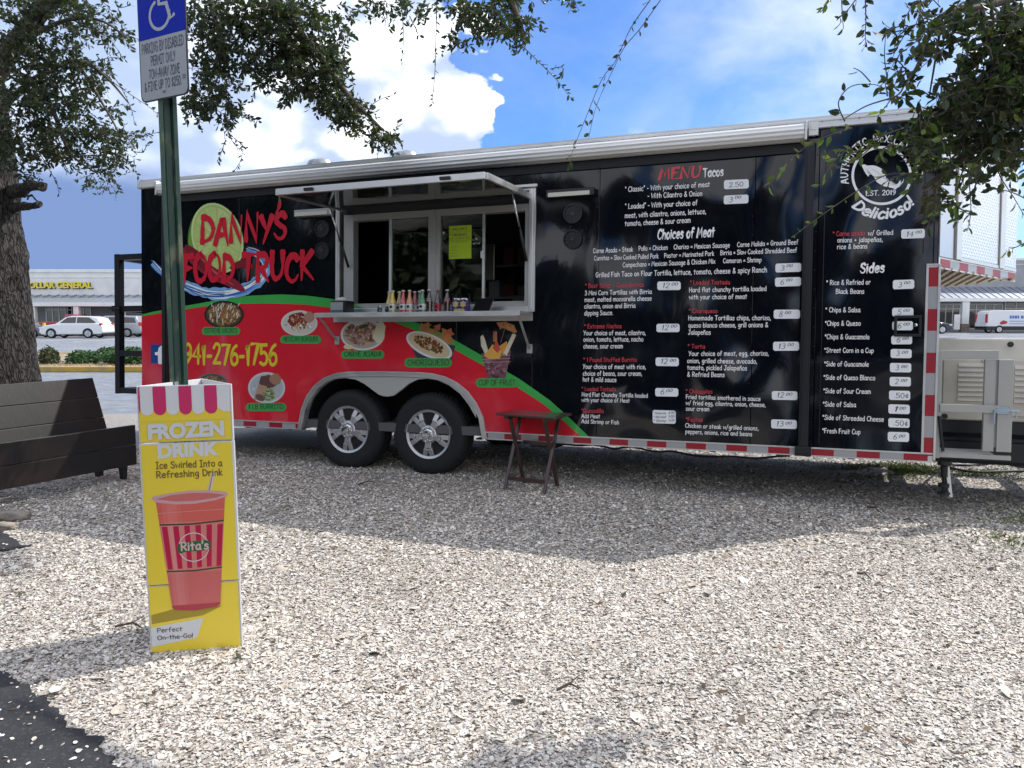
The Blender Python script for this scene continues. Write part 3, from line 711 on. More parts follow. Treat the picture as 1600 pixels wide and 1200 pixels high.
# white service van with printed sides
Yc = 79.0; kx = (X(1700, Yc) - X(1540, Yc)) / 6.3
CV_B = [(0, .5), (0, 1.1), (.1, 1.9), (.3, 2.25), (.6, 2.33), (5.6, 2.33), (5.9, 2.1), (6.3, 1.4), (6.9, 1.2), (7, .5), (6.8, .35), (.15, .35)]
o, lamp, P_ = car('service_van', X(1539, Yc), Yc, 7, 2.0, [(a, b) for a, b in CV_B], [(5.4, 1.3), (5.5, 2.2), (5.9, 2.1), (6.3, 1.32)], [], [1.35, 5.6], .38, whitep, 'white service van with blue lettering parked at the right', 'van', face=-1)
lamp('tail_light', .0, 1.05, red_l, .14, .9)
m = MB(); m.box(0, 7, -.012, 1.98, .33, .72); m.build('bumper', dplastic, o, bevel=.03)
m = MB(); 
for q, (x0, x1, z0, z1) in enumerate([(2.35, 2.55, 1.5, 1.8), (2.62, 2.8, 1.5, 1.8), (2.86, 3.1, 1.5, 1.8), (3.16, 3.3, 1.5, 1.8), (3.5, 3.75, 1.5, 1.8), (3.82, 4.05, 1.5, 1.8), (4.1, 4.35, 1.5, 1.8), (2.35, 4.6, 1.2, 1.26), (2.35, 4.4, .95, 1.0)]):
    m.box(x0, x1, -.02, -.004, z0, z1)
m.build('blue_print', mat('print_blue', (.07, .16, .5), .4), o)
m = MB(); m.prism(blob(1.75, 1.1, .42, .2, 12, .1, .15), lambda a, b: Vector((a, -.02, b)), lambda a, b: Vector((a, -.004, b))); m.build('red_print', mat('print_red', (.4, .03, .04), .4), o)
# yellow cage and bollard by the shop
yb = MB(); yb.tube([(X(71, 64), 64, 0), (X(71, 64), 64, 1.1)], .12, 12); tag(yb.build('bollard', yel_sign), 'short yellow bollard beside the shop entrance', 'bollard')
cg = empty('storage_cage', loc=(X(64, 66), 66, 0), label='low yellow storage cage against the shop wall near the trunk', cat='cage')
m = MB(); m.box(-.55, .55, 0, .7, .1, 1.05); m.build('cage_body', mat('cage_yellow', (.5, .36, .04), .6, var=(6, (.2, .15, .05, 1))), cg)
m = MB()
for i in range(6): m.box(-.56 + i * .22, -.52 + i * .22, -.04, 0, .05, 1.12)
m.build('cage_bar', yel_sign, cg)

# trees on the far side of the access road behind the viewpoint (they show as dark reflections in the wrap)
m = MB()
for i, a in enumerate(range(-178, -96, 6)):
    rr_ = 23 + random.uniform(-1.5, 1.5); hh_ = (7.2 if a < -140 else 9.5) * random.uniform(.85, 1.1)
    leaf_cloud(m, (-1 + rr_ * math.sin(R(a)), 7 + rr_ * math.cos(R(a)), hh_ * .52), (2.6, 2.6, hh_ * .5), 1500, .42, [(.03, .05, .02), (.045, .065, .025), (.02, .035, .014)], bottom=.1)
tag(m.build('tree_line', shrub_mat, colattr=True, fix=False), 'belt of dark trees across the access road behind the viewpoint', 'trees', kind='stuff')

ll = MB()
for _ in range(170):
    yy_ = random.uniform(2.3, 8); xx_ = random.uniform(-.75, .75) * yy_; a = random.uniform(0, 6.28); l = random.uniform(.012, .03); q = Vector((xx_, yy_, random.uniform(.012, .024)))
    d = Vector((math.cos(a), math.sin(a), random.uniform(-.1, .3))) * l; s_ = Vector((-math.sin(a), math.cos(a), random.uniform(-.2, .4))) * l * .4; kf = random.uniform(.5, 1.2); ll.col = tuple(v * kf for v in random.choice([(.12, .07, .035), (.08, .05, .03), (.16, .11, .06), (.04, .05, .02)]))
    ll.add([q - d, q + s_, q + d, q - s_], [(0, 1, 2, 3)])
tag(ll.build('leaf_litter', straw, colattr=True, fix=False), 'small dead brown leaves scattered over the crushed shell', 'leaves', kind='stuff')
# ------------------------------------------------------------------ the food trailer
black_wrap = mat('black_wrap', (.0028, .004, .0075), .07, bump=(1.2, 1, .2, (1, 1, .6), 1.2), wear=(3, .13), spec=.46, var=(2.2, (.010, .012, .016, 1), .5, .8))
red_wrap = mat('red_wrap', (.62, .019, .036), .1, bump=(1.2, 1, .2, (1, 1, .6), 1.2), coat=.15)
green_wrap = mat('green_wrap', (.05, .38, .075), .15, bump=(1.2, 1, .2, (1, 1, .6), 1.2), coat=.3)
alu = mat('aluminium', (.62, .62, .61), .34, .85, bump=(30, .15, .003), wear=(5, .5))
alu_dull = mat('aluminium_dull', (.40, .40, .38), .5, .6, wear=(6, .65))
alu_white = mat('awning_metal', (.70, .70, .68), .4, .35, wear=(4, .55))
black_steel = mat('black_steel', (.012, .013, .016), .35, .2)
dark_in = mat('interior_dark', (.08, .082, .085), .6)
mirror = mat('polished_panel', (.24, .24, .23), .06, .9, bump=(4, .3, .01))
chrome = mat('chrome', (.75, .75, .75), .12, 1)
alloy = mat('alloy', (.50, .50, .50), .38, .85, wear=(14, .5))
white_print = mat('white_print', (.86, .86, .86), .35)
red_print = mat('red_lettering', (.62, .05, .07), .35)
yellow_print = mat('yellow_print', (.66, .56, .03), .3)
black_print = mat('black_print', (.01, .01, .01), .4)
tape_red = mat('tape_red', (.30, .008, .02), .35, bump=(300, .3, .001)); tape_grey = mat('tape_grey', (.36, .37, .38), .3, .2, bump=(300, .3, .001))
tag_white = mat('tag_white', (.78, .80, .82), .35); ink = mat('ink', (.07, .08, .10), .5)
pict = mat('printed_picture', (.5, .5, .5), .22, attr=True, coat=.3)
U0, U1, VB, VS, VT = -3.524, 4.10, .367, .43, 2.965
VP_ = VT - .09
DEP = 2.2
trailer = empty('food_trailer', M=TW, label='long black and red food trailer with an open serving window and a printed menu', cat='food trailer')
# arch outline, picture points on the side plane
arch_px = [(468, 660), (474, 640), (482, 619), (494, 603), (508, 592), (526, 585), (545, 582.5), (600, 582), (655, 583.5), (675, 585), (695, 590), (714, 599), (731, 613), (744, 631), (754, 652), (760, 673)]
arch = [(tl(*p).x, tl(*p).z) for p in arch_px]
arch[0] = (arch[0][0], VB); arch[-1] = (arch[-1][0], VB)
arch = [(arch[0][0] - .0, VB)] + arch[1:-1] + [(arch[-1][0], VB)]
def poly_at(P, u, dflt):
    if u <= P[0][0] or u >= P[-1][0]: return dflt
    for (a, b), (c, d) in zip(P, P[1:]):
        if a <= u <= c: return b + (d - b) * (u - a) / max(c - a, 1e-6)
    return dflt
vlow = lambda u: max(VS, poly_at(arch, u, VS))
WU0, WU1, WV0, WV1 = tl(531, 400).x, tl(834, 400).x, tl(680, 486).z, tl(834, 296).z
us = lambda a, b, n=1: sorted(set([a, b] + [p[0] for p in arch if a < p[0] < b] + [a + (b - a) * i / n for i in range(1, n)]))
def strip_panel(a, b, lo, hi, name='side_panel', m=None, y0=0, y1=.03, parent=trailer, bev=.0015):
    xs = us(a, b); P = [(u, lo(u) if callable(lo) else lo) for u in xs] + [(u, hi(u) if callable(hi) else hi) for u in (xs[::-1] if callable(hi) else (b, a))]
    mb = MB(); mb.prism(P, lambda p, q: Vector((p, y1, q)), lambda p, q: Vector((p, y0, q)))
    return mb.build(name, m or black_wrap, parent, bevel=bev, seg=1)
seams = [U0, tl(255, 450).x, tl(374, 450).x, WU0, tl(713, 560).x, WU1, tl(935, 450).x, tl(1177, 450).x, tl(1276, 450).x, tl(1451, 550).x + .012]
gp = .002
for a, b in zip(seams, seams[1:]):
    if a >= WU0 - .001 and b <= WU1 + .001:
        strip_panel(a + gp, b - gp, vlow, WV0); strip_panel(a + gp, b - gp, WV1, VP_)
    else: strip_panel(a + gp, b - gp, vlow, VP_)
strip_panel(seams[-1] + gp, U1, 1.80, VP_)
strip_panel(seams[-1] + gp, U1, VS, 1.795, m=alu_dull, y0=.004)
# shell: back, ends, floor, roof, interior
m = MB(); m.box(U0, U1, DEP - .04, DEP, VB, VT - .02); m.build('back_wall', black_wrap, trailer)
m = MB(); m.box(U0 - .002, U0 + .03, .031, DEP - .041, VB, VT - .02); m.build('end_wall', black_wrap, trailer)
m = MB(); m.box(U1 - .03, U1 + .002, .031, DEP - .041, VB, VT - .02); m.build('end_wall', alu_dull, trailer)
m = MB(); m.box(U0 + .031, U1 - .031, .031, DEP - .041, VB + .02, VB + .1); m.build('floor', dark_in, trailer)
m = MB(); m.box(U0 - .01, U1 + .01, -.012, DEP + .01, VT - .02, VT); m.build('roof', alu_white, trailer)
m = MB(); m.box(U0 - .012, U1 + .012, -.03, .031, VP_ - .005, VT - .021); m.box(U0 - .012, U1 + .012, -.036, -.030, VT - .045, VT - .024); m.box(U0 - .012, U1 + .012, -.036, -.030, VP_ - .003, VP_ + .014)
m.build('roof_trim', alu, trailer, bevel=.003)
m = MB()
for i in range(60): m.lathe([(.004, 0), (.006, -.004), (.001, -.006)], Matrix.Translation((U0 + .06 + i * (U1 - U0 - .1) / 59, -.0355, VP_ + .045)) @ Matrix.Rotation(R(90), 4, 'X') @ Matrix.Scale(-1, 4), 6)
tag(m.build('rivet', alu_dull, trailer, fix=False), kind='stuff')
m = MB()
for s_ in seams[1:-1]:
    for i in range(17):
        v = VS + .05 + i * (VP_ - VS - .1) / 16
        if (WU0 - .02 < s_ < WU1 + .02 and WV0 - .05 < v < WV1 + .05) or v < vlow(s_) + .03: continue
        for du in (-.016,): m.box(s_ + du - .004, s_ + du + .004, -.003, .001, v - .004, v + .004)
tag(m.build('panel_screw', black_steel, trailer), kind='stuff')
m = MB(); m.box(WU0 - .6, WU1 + .5, 1.9, 1.93, VB + .12, VT - .1); m.build('inner_partition', dark_in, trailer)
m = MB(); m.box(WU0 + .1, WU0 + 1.0, 1.5, 1.9, 1.95, 2.35); m.build('range_hood', mat('hood_steel', (.3, .27, .24), .3, .8), trailer, bevel=.01)
for z_ in (1.75, 2.1):
    m = MB(); m.box(WU1 - 1.3, WU1 + .35, 1.55, 1.88, z_, z_ + .025); m.build('inner_shelf', mat('inner_steel', (.15, .15, .15), .4, .6), trailer)
    for q_ in range(9):
        x_ = WU1 - 1.25 + q_ * .17; h_ = random.uniform(.09, .2); m = MB(); m.box(x_, x_ + random.uniform(.08, .14), 1.58, 1.7, z_ + .026, z_ + .026 + h_); m.build('stored_box', mat('stored_%d' % (q_ % 3), [(.3, .22, .15), (.35, .35, .35), (.2, .05, .04)][q_ % 3], .6), trailer)
m = MB(); m.box(WU1 - .62, WU1 - .25, 1.1, 1.5, 1.5, 1.75); m.box(WU1 - 1.2, WU1 + .3, 1.0, 1.6, 1.2, 1.5); m.build('counter_unit', mat('inner_steel', (.15, .15, .15), .4, .6), trailer, bevel=.01)

# wheel well, fender, wheels
m = MB(); N = len(arch)
vs_ = [Vector((a, .03, b)) for a, b in arch] + [Vector((a, .75, b)) for a, b in arch]
m.add(vs_, [(i, i + 1, N + i + 1, N + i) for i in range(N - 1)] + [tuple(range(N, 2 * N))]); m.build('wheel_well', mat('well_black', (.008, .008, .009), .8), trailer)
m = MB()
def offs(P, d):
    out = []
    for i, p in enumerate(P):
        a, b = P[max(i - 1, 0)], P[min(i + 1, len(P) - 1)]; t = Vector((b[0] - a[0], b[1] - a[1])).normalized()
        out.append((p[0] - t.y * d, p[1] + t.x * d))
    return out
for d0, d1, y in ((-.034, .012, -.018), (-.004, .008, -.03)):
    A_, B_ = offs(arch, d1), offs(arch, d0)
    vs_ = [Vector((p[0], y, p[1])) for p in A_] + [Vector((p[0], y, p[1])) for p in B_] + [Vector((p[0], .02, p[1])) for p in A_] + [Vector((p[0], .06, p[1])) for p in B_]
    m.add(vs_, [f for i in range(N - 1) for f in ((i, i + 1, N + i + 1, N + i), (i, 2 * N + i, 2 * N + i + 1, i + 1), (N + i, N + i + 1, 3 * N + i + 1, 3 * N + i))])
soft(m.build('fender_trim', alu, trailer), 50)
low_px = [(474, 658), (478, 642), (486, 624), (497, 608), (510, 598), (524, 592), (540, 590.5), (556, 593), (570, 600), (582, 609), (592, 616.5), (600, 619), (607, 619.5), (615, 618), (626, 610), (638, 600), (652, 593), (667, 591.5), (684, 594), (702, 602), (719, 615), (733, 633), (744, 653), (752, 674)]
lowc = [(tl(*p).x, tl(*p).z) for p in low_px]; inner = offs(arch, -.03)
xs = sorted(set([p[0] for p in lowc if True]))
top_at = lambda u: poly_at(inner, u, VB)
P = [(u, poly_at(lowc, u, VB)) for u in xs[1:-1]]; Q = [(u, max(top_at(u), poly_at(lowc, u, VB) + .001)) for u in xs[1:-1]][::-1]
m = MB(); nP = len(P)
V_ = [Vector((a, -.004, b)) for a, b in P] + [Vector((a, -.004, b)) for a, b in Q[::-1]] + [Vector((a, .03, b)) for a, b in P]
m.add(V_, [(i, i + 1, nP + i + 1, nP + i) for i in range(nP - 1)] + [(i, 2 * nP + i, 2 * nP + i + 1, i + 1) for i in range(nP - 1)]); m.build('fender_plate', mat('fender_grey', (.44, .45, .42), .45, .3), trailer)
def wheel(u, v, r, w0, parent):
    M = Matrix.Translation((u, w0, v)) @ Matrix.Rotation(R(-90), 4, 'X')
    m = MB(); rr = r * .58
    m.lathe([(rr, .015), (rr + .012, -.002), (r * .80, -.012), (r * .90, -.006), (r * .95, .008), (r * .985, .03), (r, .05), (r, .19), (r * .93, .225), (rr, .22)], M, 56)
    for i in range(60):  # tread blocks
        a = i * 2 * math.pi / 60
        for z in (.035, .085, .135):
            c1, s1 = math.cos(a), math.sin(a); T = M @ Matrix.Rotation(a + z, 4, 'Z')
            m.box(r - .012, r + .004, -.012, .012, z, z + .035, T)
    t_ = soft(m.build('wheel', tyre_m, parent), 40)
    m = MB(); m.lathe([(rr * .86, .11), (rr * .90, .03), (rr * .93, .004), (rr + .006, -.006), (rr + .010, .004), (rr + .006, .03)], M, 48, closed=True)
    soft(m.build('rim', alloy, t_))
    m = MB(); m.lathe([(rr * .40, .10), (rr * .40, -.0), (rr * .33, -.012)], M, 24)
    for q in range(5):
        a = R(90) + q * 1.2566
        for d in (-.145, .145):
            i0 = Vector((math.cos(a + d * .9) * rr * .30, math.sin(a + d * .9) * rr * .30, .008)); o0 = Vector((math.cos(a + d * 1.28) * rr * .93, math.sin(a + d * 1.28) * rr * .93, .022))
            q1 = Vector((math.cos(a + d * .95) * rr * .6, math.sin(a + d * .95) * rr * .6, .004))
            m.bar(M @ i0, M @ q1, .036, .03, up=M.to_3x3() @ Vector((0, 0, 1))); m.bar(M @ q1, M @ o0, .046, .034, up=M.to_3x3() @ Vector((0, 0, 1)))
    soft(m.build('spoke', alloy, t_, bevel=.004))
    m = MB(); m.lathe([(rr * .88, .115), (.001, .115)], M, 24); m.lathe([(rr * .55, .1), (rr * .55, .05)], M, 24); m.build('brake_drum', dplastic, t_)
    m = MB(); m.lathe([(.040, .0), (.040, -.045), (.034, -.055), (.001, -.058)], M, 24); m.lathe([(.048, .0), (.048, -.012), (.041, -.016)], M, 24)
    soft(m.build('hub_cap', chrome, t_))
    for q in range(8):
        a = q * math.pi / 4 + .2; m = MB(); m.lathe([(.0095, .0), (.0095, -.028), (.006, -.034), (.001, -.036)], M @ Matrix.Translation((math.cos(a) * .066, math.sin(a) * .066, -.002)), 6); m.build('lug_nut', chrome, t_)
for u_, v_ in ((-.935, .385), (-.06, .378)): wheel(u_, v_, .385, .035, trailer)
for u_ in (-.935, -.06):
    M = Matrix.Translation((u_, 1.9, .45)) @ Matrix.Rotation(R(-90), 4, 'X'); m = MB(); m.lathe([(.2, 0), (.37, -.01), (.385, .05), (.385, .19), (.2, .22)], M, 32); m.build('far_wheel', tyre_m, trailer)
    m = MB(); m.tube([(u_, .2, .36), (u_, 2.0, .36)], .04, 10); m.build('axle', black_steel, trailer)
m = MB()
for y in (.42, 1.75): m.box(U0 + .1, U1 - .1, y, y + .06, VB - .02, VB - .005)
for i in range(14): m.box(U0 + .3 + i * .52, U0 + .35 + i * .52, .06, DEP - .06, VB - .018, VB - .003)
m.build('chassis_frame', black_steel, trailer)
u_a, u_b = tl(785, 690).x, tl(845, 690).x
m = MB(); m.prism([(u_a, VB - .002), (u_b + .05, VB - .002), (u_b - .02, VB - .11), (u_a + .1, VB - .11)], lambda a, b: Vector((a, .5, b)), lambda a, b: Vector((a, 1.1, b))); m.build('water_tank', black_steel, trailer)
pts = [(775, 688), (800, 690), (852, 693), (880, 695), (905, 697), (925, 696), (945, 699), (960, 702), (975, 700), (990, 699), (1010, 704), (1030, 707), (1050, 706), (1080, 712), (1110, 715), (1140, 714), (1180, 717), (1215, 714), (1235, 713)]
m = MB(); m.tube(catmull([tuple(tl(x, y - 1, .35)) for x, y in pts], 4), .010, 6); m.build('hanging_cable', dplastic, trailer, smooth=True)

# reflective tape, edge trims
u_r, u_r2 = tl(1072, 695).x, tl(1135, 695).x; per = u_r2 - u_r; half = per / 2
k0 = int((U0 - u_r) / per) - 1
for k_ in range(k0, 60):
    for j, mt in ((0, tape_red), (1, tape_grey)):
        a = u_r + k_ * per + j * half; b = a + half
        segs = [(max(a, U0 + .01), min(b, arch[0][0] + .01)), (max(a, arch[-1][0] - .005), min(b, U1 - .02))]
        for p, q in segs:
            if q - p > .012:
                m = MB(); m.box(p, q, -.0065, -.0045, VB + .006, VS - .008); m.build('reflective_tape', mt, trailer)
for a, b in ((U0, arch[0][0] + .01), (arch[-1][0] - .01, U1 + .004)):
    m = MB(); m.box(a, b, -.0044, .03, VB - .002, VS - .002); m.box(a, b, -.010, -.0045, VS - .008, VS + .004); m.box(a, b, -.009, -.0045, VB - .004, VB + .005); m.build('bottom_rail', alu, trailer, bevel=.001)
va, vb = tl(1450, 415).z, VS
su0, su1 = tl(1452, 500).x, tl(1452, 500).x + (tl(1464, 500).x - tl(1448, 500).x)
su0 = tl(1449, 500).x
ys = [418, 448, 483, 517, 551, 583, 617, 650, 683.5, 712]
for i in range(9):
    z1, z0 = tl(1450, ys[i]).z, tl(1445, ys[i + 1]).z
    m = MB(); m.box(su0, su0 + .075, -.0065, -.0045, z0, z1); m.build('reflective_tape', tape_red if i % 2 == 0 else tape_grey, trailer)
m = MB(); m.box(su0 - .016, U1 + .004, -.0044, .0, VS - .002, va); m.box(su0 - .018, su0 - .002, -.012, -.0045, VS, va + .01); m.box(su0 + .077, U1 + .006, -.012, -.0045, VS - .05, va + .01); m.box(su0 - .018, U1 + .006, -.0121, -.0045, va + .001, va + .012)
m.build('corner_rail', alu, trailer, bevel=.001)

# ---- nose
TIP = Vector((4.855, 1.25)); NV0 = 1.80
Pn = [(U1 + .004, .0), (TIP.x, TIP.y), (U1 + .004, DEP)]
def vpx(px, py=330):
    """distance (0..1) along the near nose face that is seen at px"""
    a = Vector((U1 + .004, 0, 0)); d = Vector((TIP.x - U1, TIP.y, 0)); nrm = d.cross(Vector((0, 0, 1)))
    r = TR.transposed() @ ray(px, py); c = TR.transposed() @ (CAMP - TO)
    t = (a - c).dot(nrm) / r.dot(nrm); p = c + r * t; return (p - a).dot(d) / d.length_squared, p.z
nd = Vector((TIP.x - U1 - .004, TIP.y, 0)); nn_ = Vector((nd.y, -nd.x, 0)).normalized()
def vface(name, s0, s1, z0, z1, out, th, mt, bev=.002):
    a = Vector((U1 + .004, 0, 0)) + nd * s0; b = Vector((U1 + .004, 0, 0)) + nd * s1
    m = MB(); vs = [p + nn_ * o_ + Vector((0, 0, z)) for p in (a, b) for o_ in (out - th, out) for z in (z0, z1)]
    m.add(vs, [(0, 1, 3, 2), (4, 6, 7, 5), (0, 4, 5, 1), (2, 3, 7, 6), (0, 2, 6, 4), (1, 5, 7, 3)]); return m.build(name, mt, trailer, bevel=bev)
def b_diamond(t, p, O):
    p.inputs['Base Color'].default_value = (.72, .74, .77, 1); p.inputs['Metallic'].default_value = .75; p.inputs['Roughness'].default_value = .28
    sp = t.n('ShaderNodeSeparateXYZ'); t.link(O, sp.inputs[0])
    h = t.math('ADD', t.math('MULTIPLY', sp.outputs[0], .51), t.math('MULTIPLY', sp.outputs[1], .86)); z = sp.outputs[2]
    a = t.math('SINE', t.math('MULTIPLY', t.math('ADD', h, z), 130.)); b = t.math('SINE', t.math('MULTIPLY', t.math('SUBTRACT', h, z), 130.))
    a2 = t.math('SINE', t.math('MULTIPLY', t.math('ADD', h, z), 65.)); 
    hh = t.math('MULTIPLY', t.ramp(a, .2, .8), t.ramp(b, -.6, .6)); bb = t.n('ShaderNodeBump'); bb.inputs['Strength'].default_value = 1; bb.inputs['Distance'].default_value = .006
    t.link(hh, bb.inputs['Height']); t.link(bb.outputs[0], p.inputs['Normal'])
diamond = mat_tex('diamond_plate', b_diamond)
S_ = lambda px: min(1, vpx(px)[0])
m = MB(); m.prism(Pn, lambda a, b: Vector((a, b, NV0 + .04)), lambda a, b: Vector((a, b, VT - .022))); m.build('nose_body', alu_dull, trailer)
m = MB(); m.prism([(a + .01 if i != 1 else a + .03, b) for i, (a, b) in enumerate(Pn)], lambda a, b: Vector((a, b, VT - .021)), lambda a, b: Vector((a, b, VT + .001))); m.build('nose_roof', alu_white, trailer)
vface('nose_sheet', .004, S_(1490), NV0 + .075, VT - .03, .006, .005, mat('smooth_sheet', (.5, .52, .55), .25, .85))
vface('nose_rail', S_(1493), S_(1501), NV0 + .075, VT - .03, .02, .019, alu)
vface('diamond_panel', S_(1501) + .003, S_(1561), NV0 + .10, VT - .03, .008, .007, diamond)
vface('nose_rail', S_(1562), S_(1569), NV0 + .075, VT - .03, .02, .019, alu)
vface('diamond_panel', S_(1570), .995, NV0 + .10, VT - .03, .008, .007, diamond)
vface('nose_rail', S_(1501) + .003, .995, NV0 + .07, NV0 + .098, .012, .011, alu)
vface('nose_bottom_rail', .0, .999, NV0 - .012, NV0 + .069, .004, .003, alu)
n_t = 9
for i in range(n_t):
    vface('reflective_tape', .02 + i * .108, .02 + (i + 1) * .108, NV0, NV0 + .06, .0065, .002, tape_red if i % 2 == 0 else tape_grey, 0)
m = MB(); m.prism(Pn, lambda a, b: Vector((a, b, NV0 + .01)), lambda a, b: Vector((a, b, NV0 + .035))); beige = mat('beige_floor', (.50, .44, .36), .6); m.build('nose_floor', beige, trailer)
for i in range(11):
    u = U1 + .03 + i * .066; y0 = max(.02, (u - U1) / (TIP.x - U1) * TIP.y + .02); y1 = DEP - y0
    m = MB(); m.box(u, u + .03, y0, y1, NV0 - .012, NV0 + .009); m.build('floor_rib', beige, trailer)
# tongue under the generator
m = MB(); m.box(U1, U1 + 1.6, .42, .52, VB - .02, VB + .12); m.box(U1, U1 + 1.6, 1.9, 2.0, VB - .02, VB + .12)
for i in range(4): m.box(U1 + .1 + i * .45, U1 + .18 + i * .45, .52, 1.9, VB, VB + .1)
m.build('tongue', black_steel, trailer)

# ---- awning, arms
aw0, aw1 = tl(257, 300).x, tl(1257, 200).x
za, zb_ = tl(800, 235, -.05).z, tl(800, 259, -.05).z
hh = (za - zb_) / 2; zc = (za + zb_) / 2
prof = [(-.03, hh), (-.075, hh * .92), (-.11, hh * .6), (-.125, hh * .1), (-.12, -hh * .4), (-.10, -hh * .8), (-.06, -hh), (-.03, -hh)]
prof2 = []
for i, (a, b) in enumerate(prof):
    prof2.append((a, b))
    if 0 < i < 6: prof2.append((a * .55 + prof[i + 1][0] * .45 + .004, b * .55 + prof[i + 1][1] * .45))
m = MB(); n = len(prof2)
m.add([Vector((u, a, zc + b)) for u in (aw0, aw1) for a, b in prof2], [(i, i + 1, n + i + 1, n + i) for i in range(n - 1)] + [tuple(range(n)), tuple(range(n, 2 * n))[::-1]])
m.build('awning_case', alu_white, trailer, bevel=.001)
m = MB(); m.box(aw0 + .01, aw1 - .01, -.02, -.001, zc - hh - .075, zc - hh - .002); m.build('awning_shade_strip', mat('shade_black', (.006, .006, .008), .6), trailer)  # matte black strip added for the shade band under the awning
for u in (aw0 - .02, aw1):
    m = MB(); m.box(u, u + .022, -.118, -.028, zc - hh - .008, zc + hh + .006); m.build('awning_end_cap', alu, trailer, bevel=.008)
m = MB(); m.box(U0 - .004, aw0 - .03, -.05, -.03, VP_ + .0, VT - .03); m.build('awning_bracket', alu_white, trailer, bevel=.004)
m = MB(); m.box(aw1 + .03, aw1 + .10, -.06, -.03, zc - .03, zc + .07); m.box(aw1 + .045, aw1 + .085, -.065, -.0605, zc + .01, zc + .04); m.build('awning_bracket', alu_white, trailer, bevel=.004)
for px_t, px_b, yb_, in ((1268, 1257, 702), (262, 262.5, 655)):
    u = tl(px_b, 600).x
    m = MB(); m.box(u - .035, u + .035, -.05, -.004, VS + .0, zc - hh - .004); m.box(u - .02, u + .02, -.062, -.0505, VS + .02, zc - hh - .06); a_o = m.build('awning_arm', black_steel, trailer, bevel=.003)
    m = MB(); m.box(u - .06, u + .06, -.06, -.012, VS - .05, VS + .01); m.lathe([(.016, 0), (.016, -.12)], Matrix.Translation((u + .06, -.04, VS - .05)) @ Matrix.Rotation(R(90), 4, 'Y'), 10); m.build('arm_foot', black_steel, a_o, bevel=.006)

# ---- roof vents
for px, py in ((501, 253), (634, 241)):
    c = tl(px, py - 6, 1.2); m = MB(); vh = (c.z - VT) / .168
    M = Matrix.Translation((c.x, 1.2, VT)) @ Matrix.Scale(vh, 4, (0, 0, 1))
    rr = .17; m.lathe([(rr * .8, 0), (rr * .8, .05), (rr, .055), (rr * 1.02, .12), (rr * .8, .15), (rr * .3, .165), (.001, .168)], M, 28)
    soft(m.build('roof_vent', mat('vent_metal', (.35, .37, .38), .3, .8), trailer))
    m = MB()
    for q in range(14):
        a = q * 6.283 / 14; m.box(-.004, .004, -.003, .003, .056, .118, M @ Matrix.Translation((math.cos(a) * rr * 1.03, math.sin(a) * rr * 1.03, 0)))
    m.build('vent_fin', alu, trailer.children[-1])

# ---- service window
def wu(px): return tl(px, 400).x
fr = MB()
f0, f1, g0, g1 = wu(526), wu(837), tl(680, 489).z, tl(838, 291).z
for a, b, c, d in ((f0, f0 + .045, g0, g1), (f1 - .06, f1, g0, g1), (f0 + .045, f1 - .06, g0, g0 + .05), (f0 + .045, f1 - .06, g1 - .035, g1)): fr.box(a, b, -.022, .05, c, d)
fr.box(f0 + .011, f0 + .03, -.03, -.0221, g0 + .02, g1 - .02); fr.box(f1 - .045, f1 - .02, -.03, -.0221, g0 + .02, g1 - .02)
fo = fr.build('window_frame', alu, trailer, bevel=.003)
m = MB(); m.box(f1 - .32, f1 + .02, -.05, -.0225, g1 - .012, g1 + .012); m.build('drip_rail', alu_white, fo, bevel=.002)
zh = tl(670, 333).z; zs = tl(670, 472).z
inn = MB()
for a, b in ((wu(537), wu(552)), (wu(669), wu(687)), (wu(820), wu(827))): inn.box(a, b, .0, .09, g0 + .05, zh + .03)
inn.box(wu(552), wu(820), .001, .089, zh - .03, zh + .03); inn.box(wu(552), wu(820), .002, .088, g0 + .051, g0 + .075); inn.box(wu(552), wu(820), .05, .088, g0 + .0751, zs)
inn.box(wu(676), wu(680), -.008, .0, g0 + .05, zh + .03)
io = inn.build('sash_frame', alu_dull, trailer, bevel=.002)
m = MB(); m.box(f0 + .046, f1 - .061, .03, .05, zh + .031, g1 - .036); m.build('header_panel', mat('header_dark', (.05, .052, .055), .3), trailer)
def b_glass(t, p, O): pass
glass = bpy.data.materials.new('window_glass'); glass.use_nodes = True; gt = NT(glass.node_tree); glass.node_tree.nodes.clear()
tr_ = gt.n('ShaderNodeBsdfTransparent'); tr_.inputs[0].default_value = (.62, .66, .64, 1); gl_ = gt.n('ShaderNodeBsdfGlossy'); gl_.inputs['Roughness'].default_value = .02; gl_.inputs[0].default_value = (.95, .95, .95, 1)
fz = gt.n('ShaderNodeFresnel'); fz.inputs[0].default_value = 1.7; mx = gt.n('ShaderNodeMixShader'); gt.link(gt.math('MULTIPLY', fz.outputs[0], 1.3, clamp=True), mx.inputs[0]); gt.link(tr_.outputs[0], mx.inputs[1]); gt.link(gl_.outputs[0], mx.inputs[2])
go_ = gt.n('ShaderNodeOutputMaterial'); gt.link(mx.outputs[0], go_.inputs[0])
for a, b, y in ((608, 669, .03), (687, 754, .03)):
    m = MB(); m.box(wu(a), wu(b), y, y + .005, zs - .02, zh - .03); gp_ = m.build('sliding_pane', glass, trailer)
    m = MB(); x = wu(a) if a == 608 else wu(b); m.box(x - .012, x + .012, y - .012, y + .018, zs - .02, zh - .03); m.build('pane_stile', alu, gp_, bevel=.002)
m = MB(); m.box(wu(752) - .012, wu(752) + .004, .010, .017, tl(752, 403).z, tl(752, 392).z); m.build('pane_latch', alu, trailer)
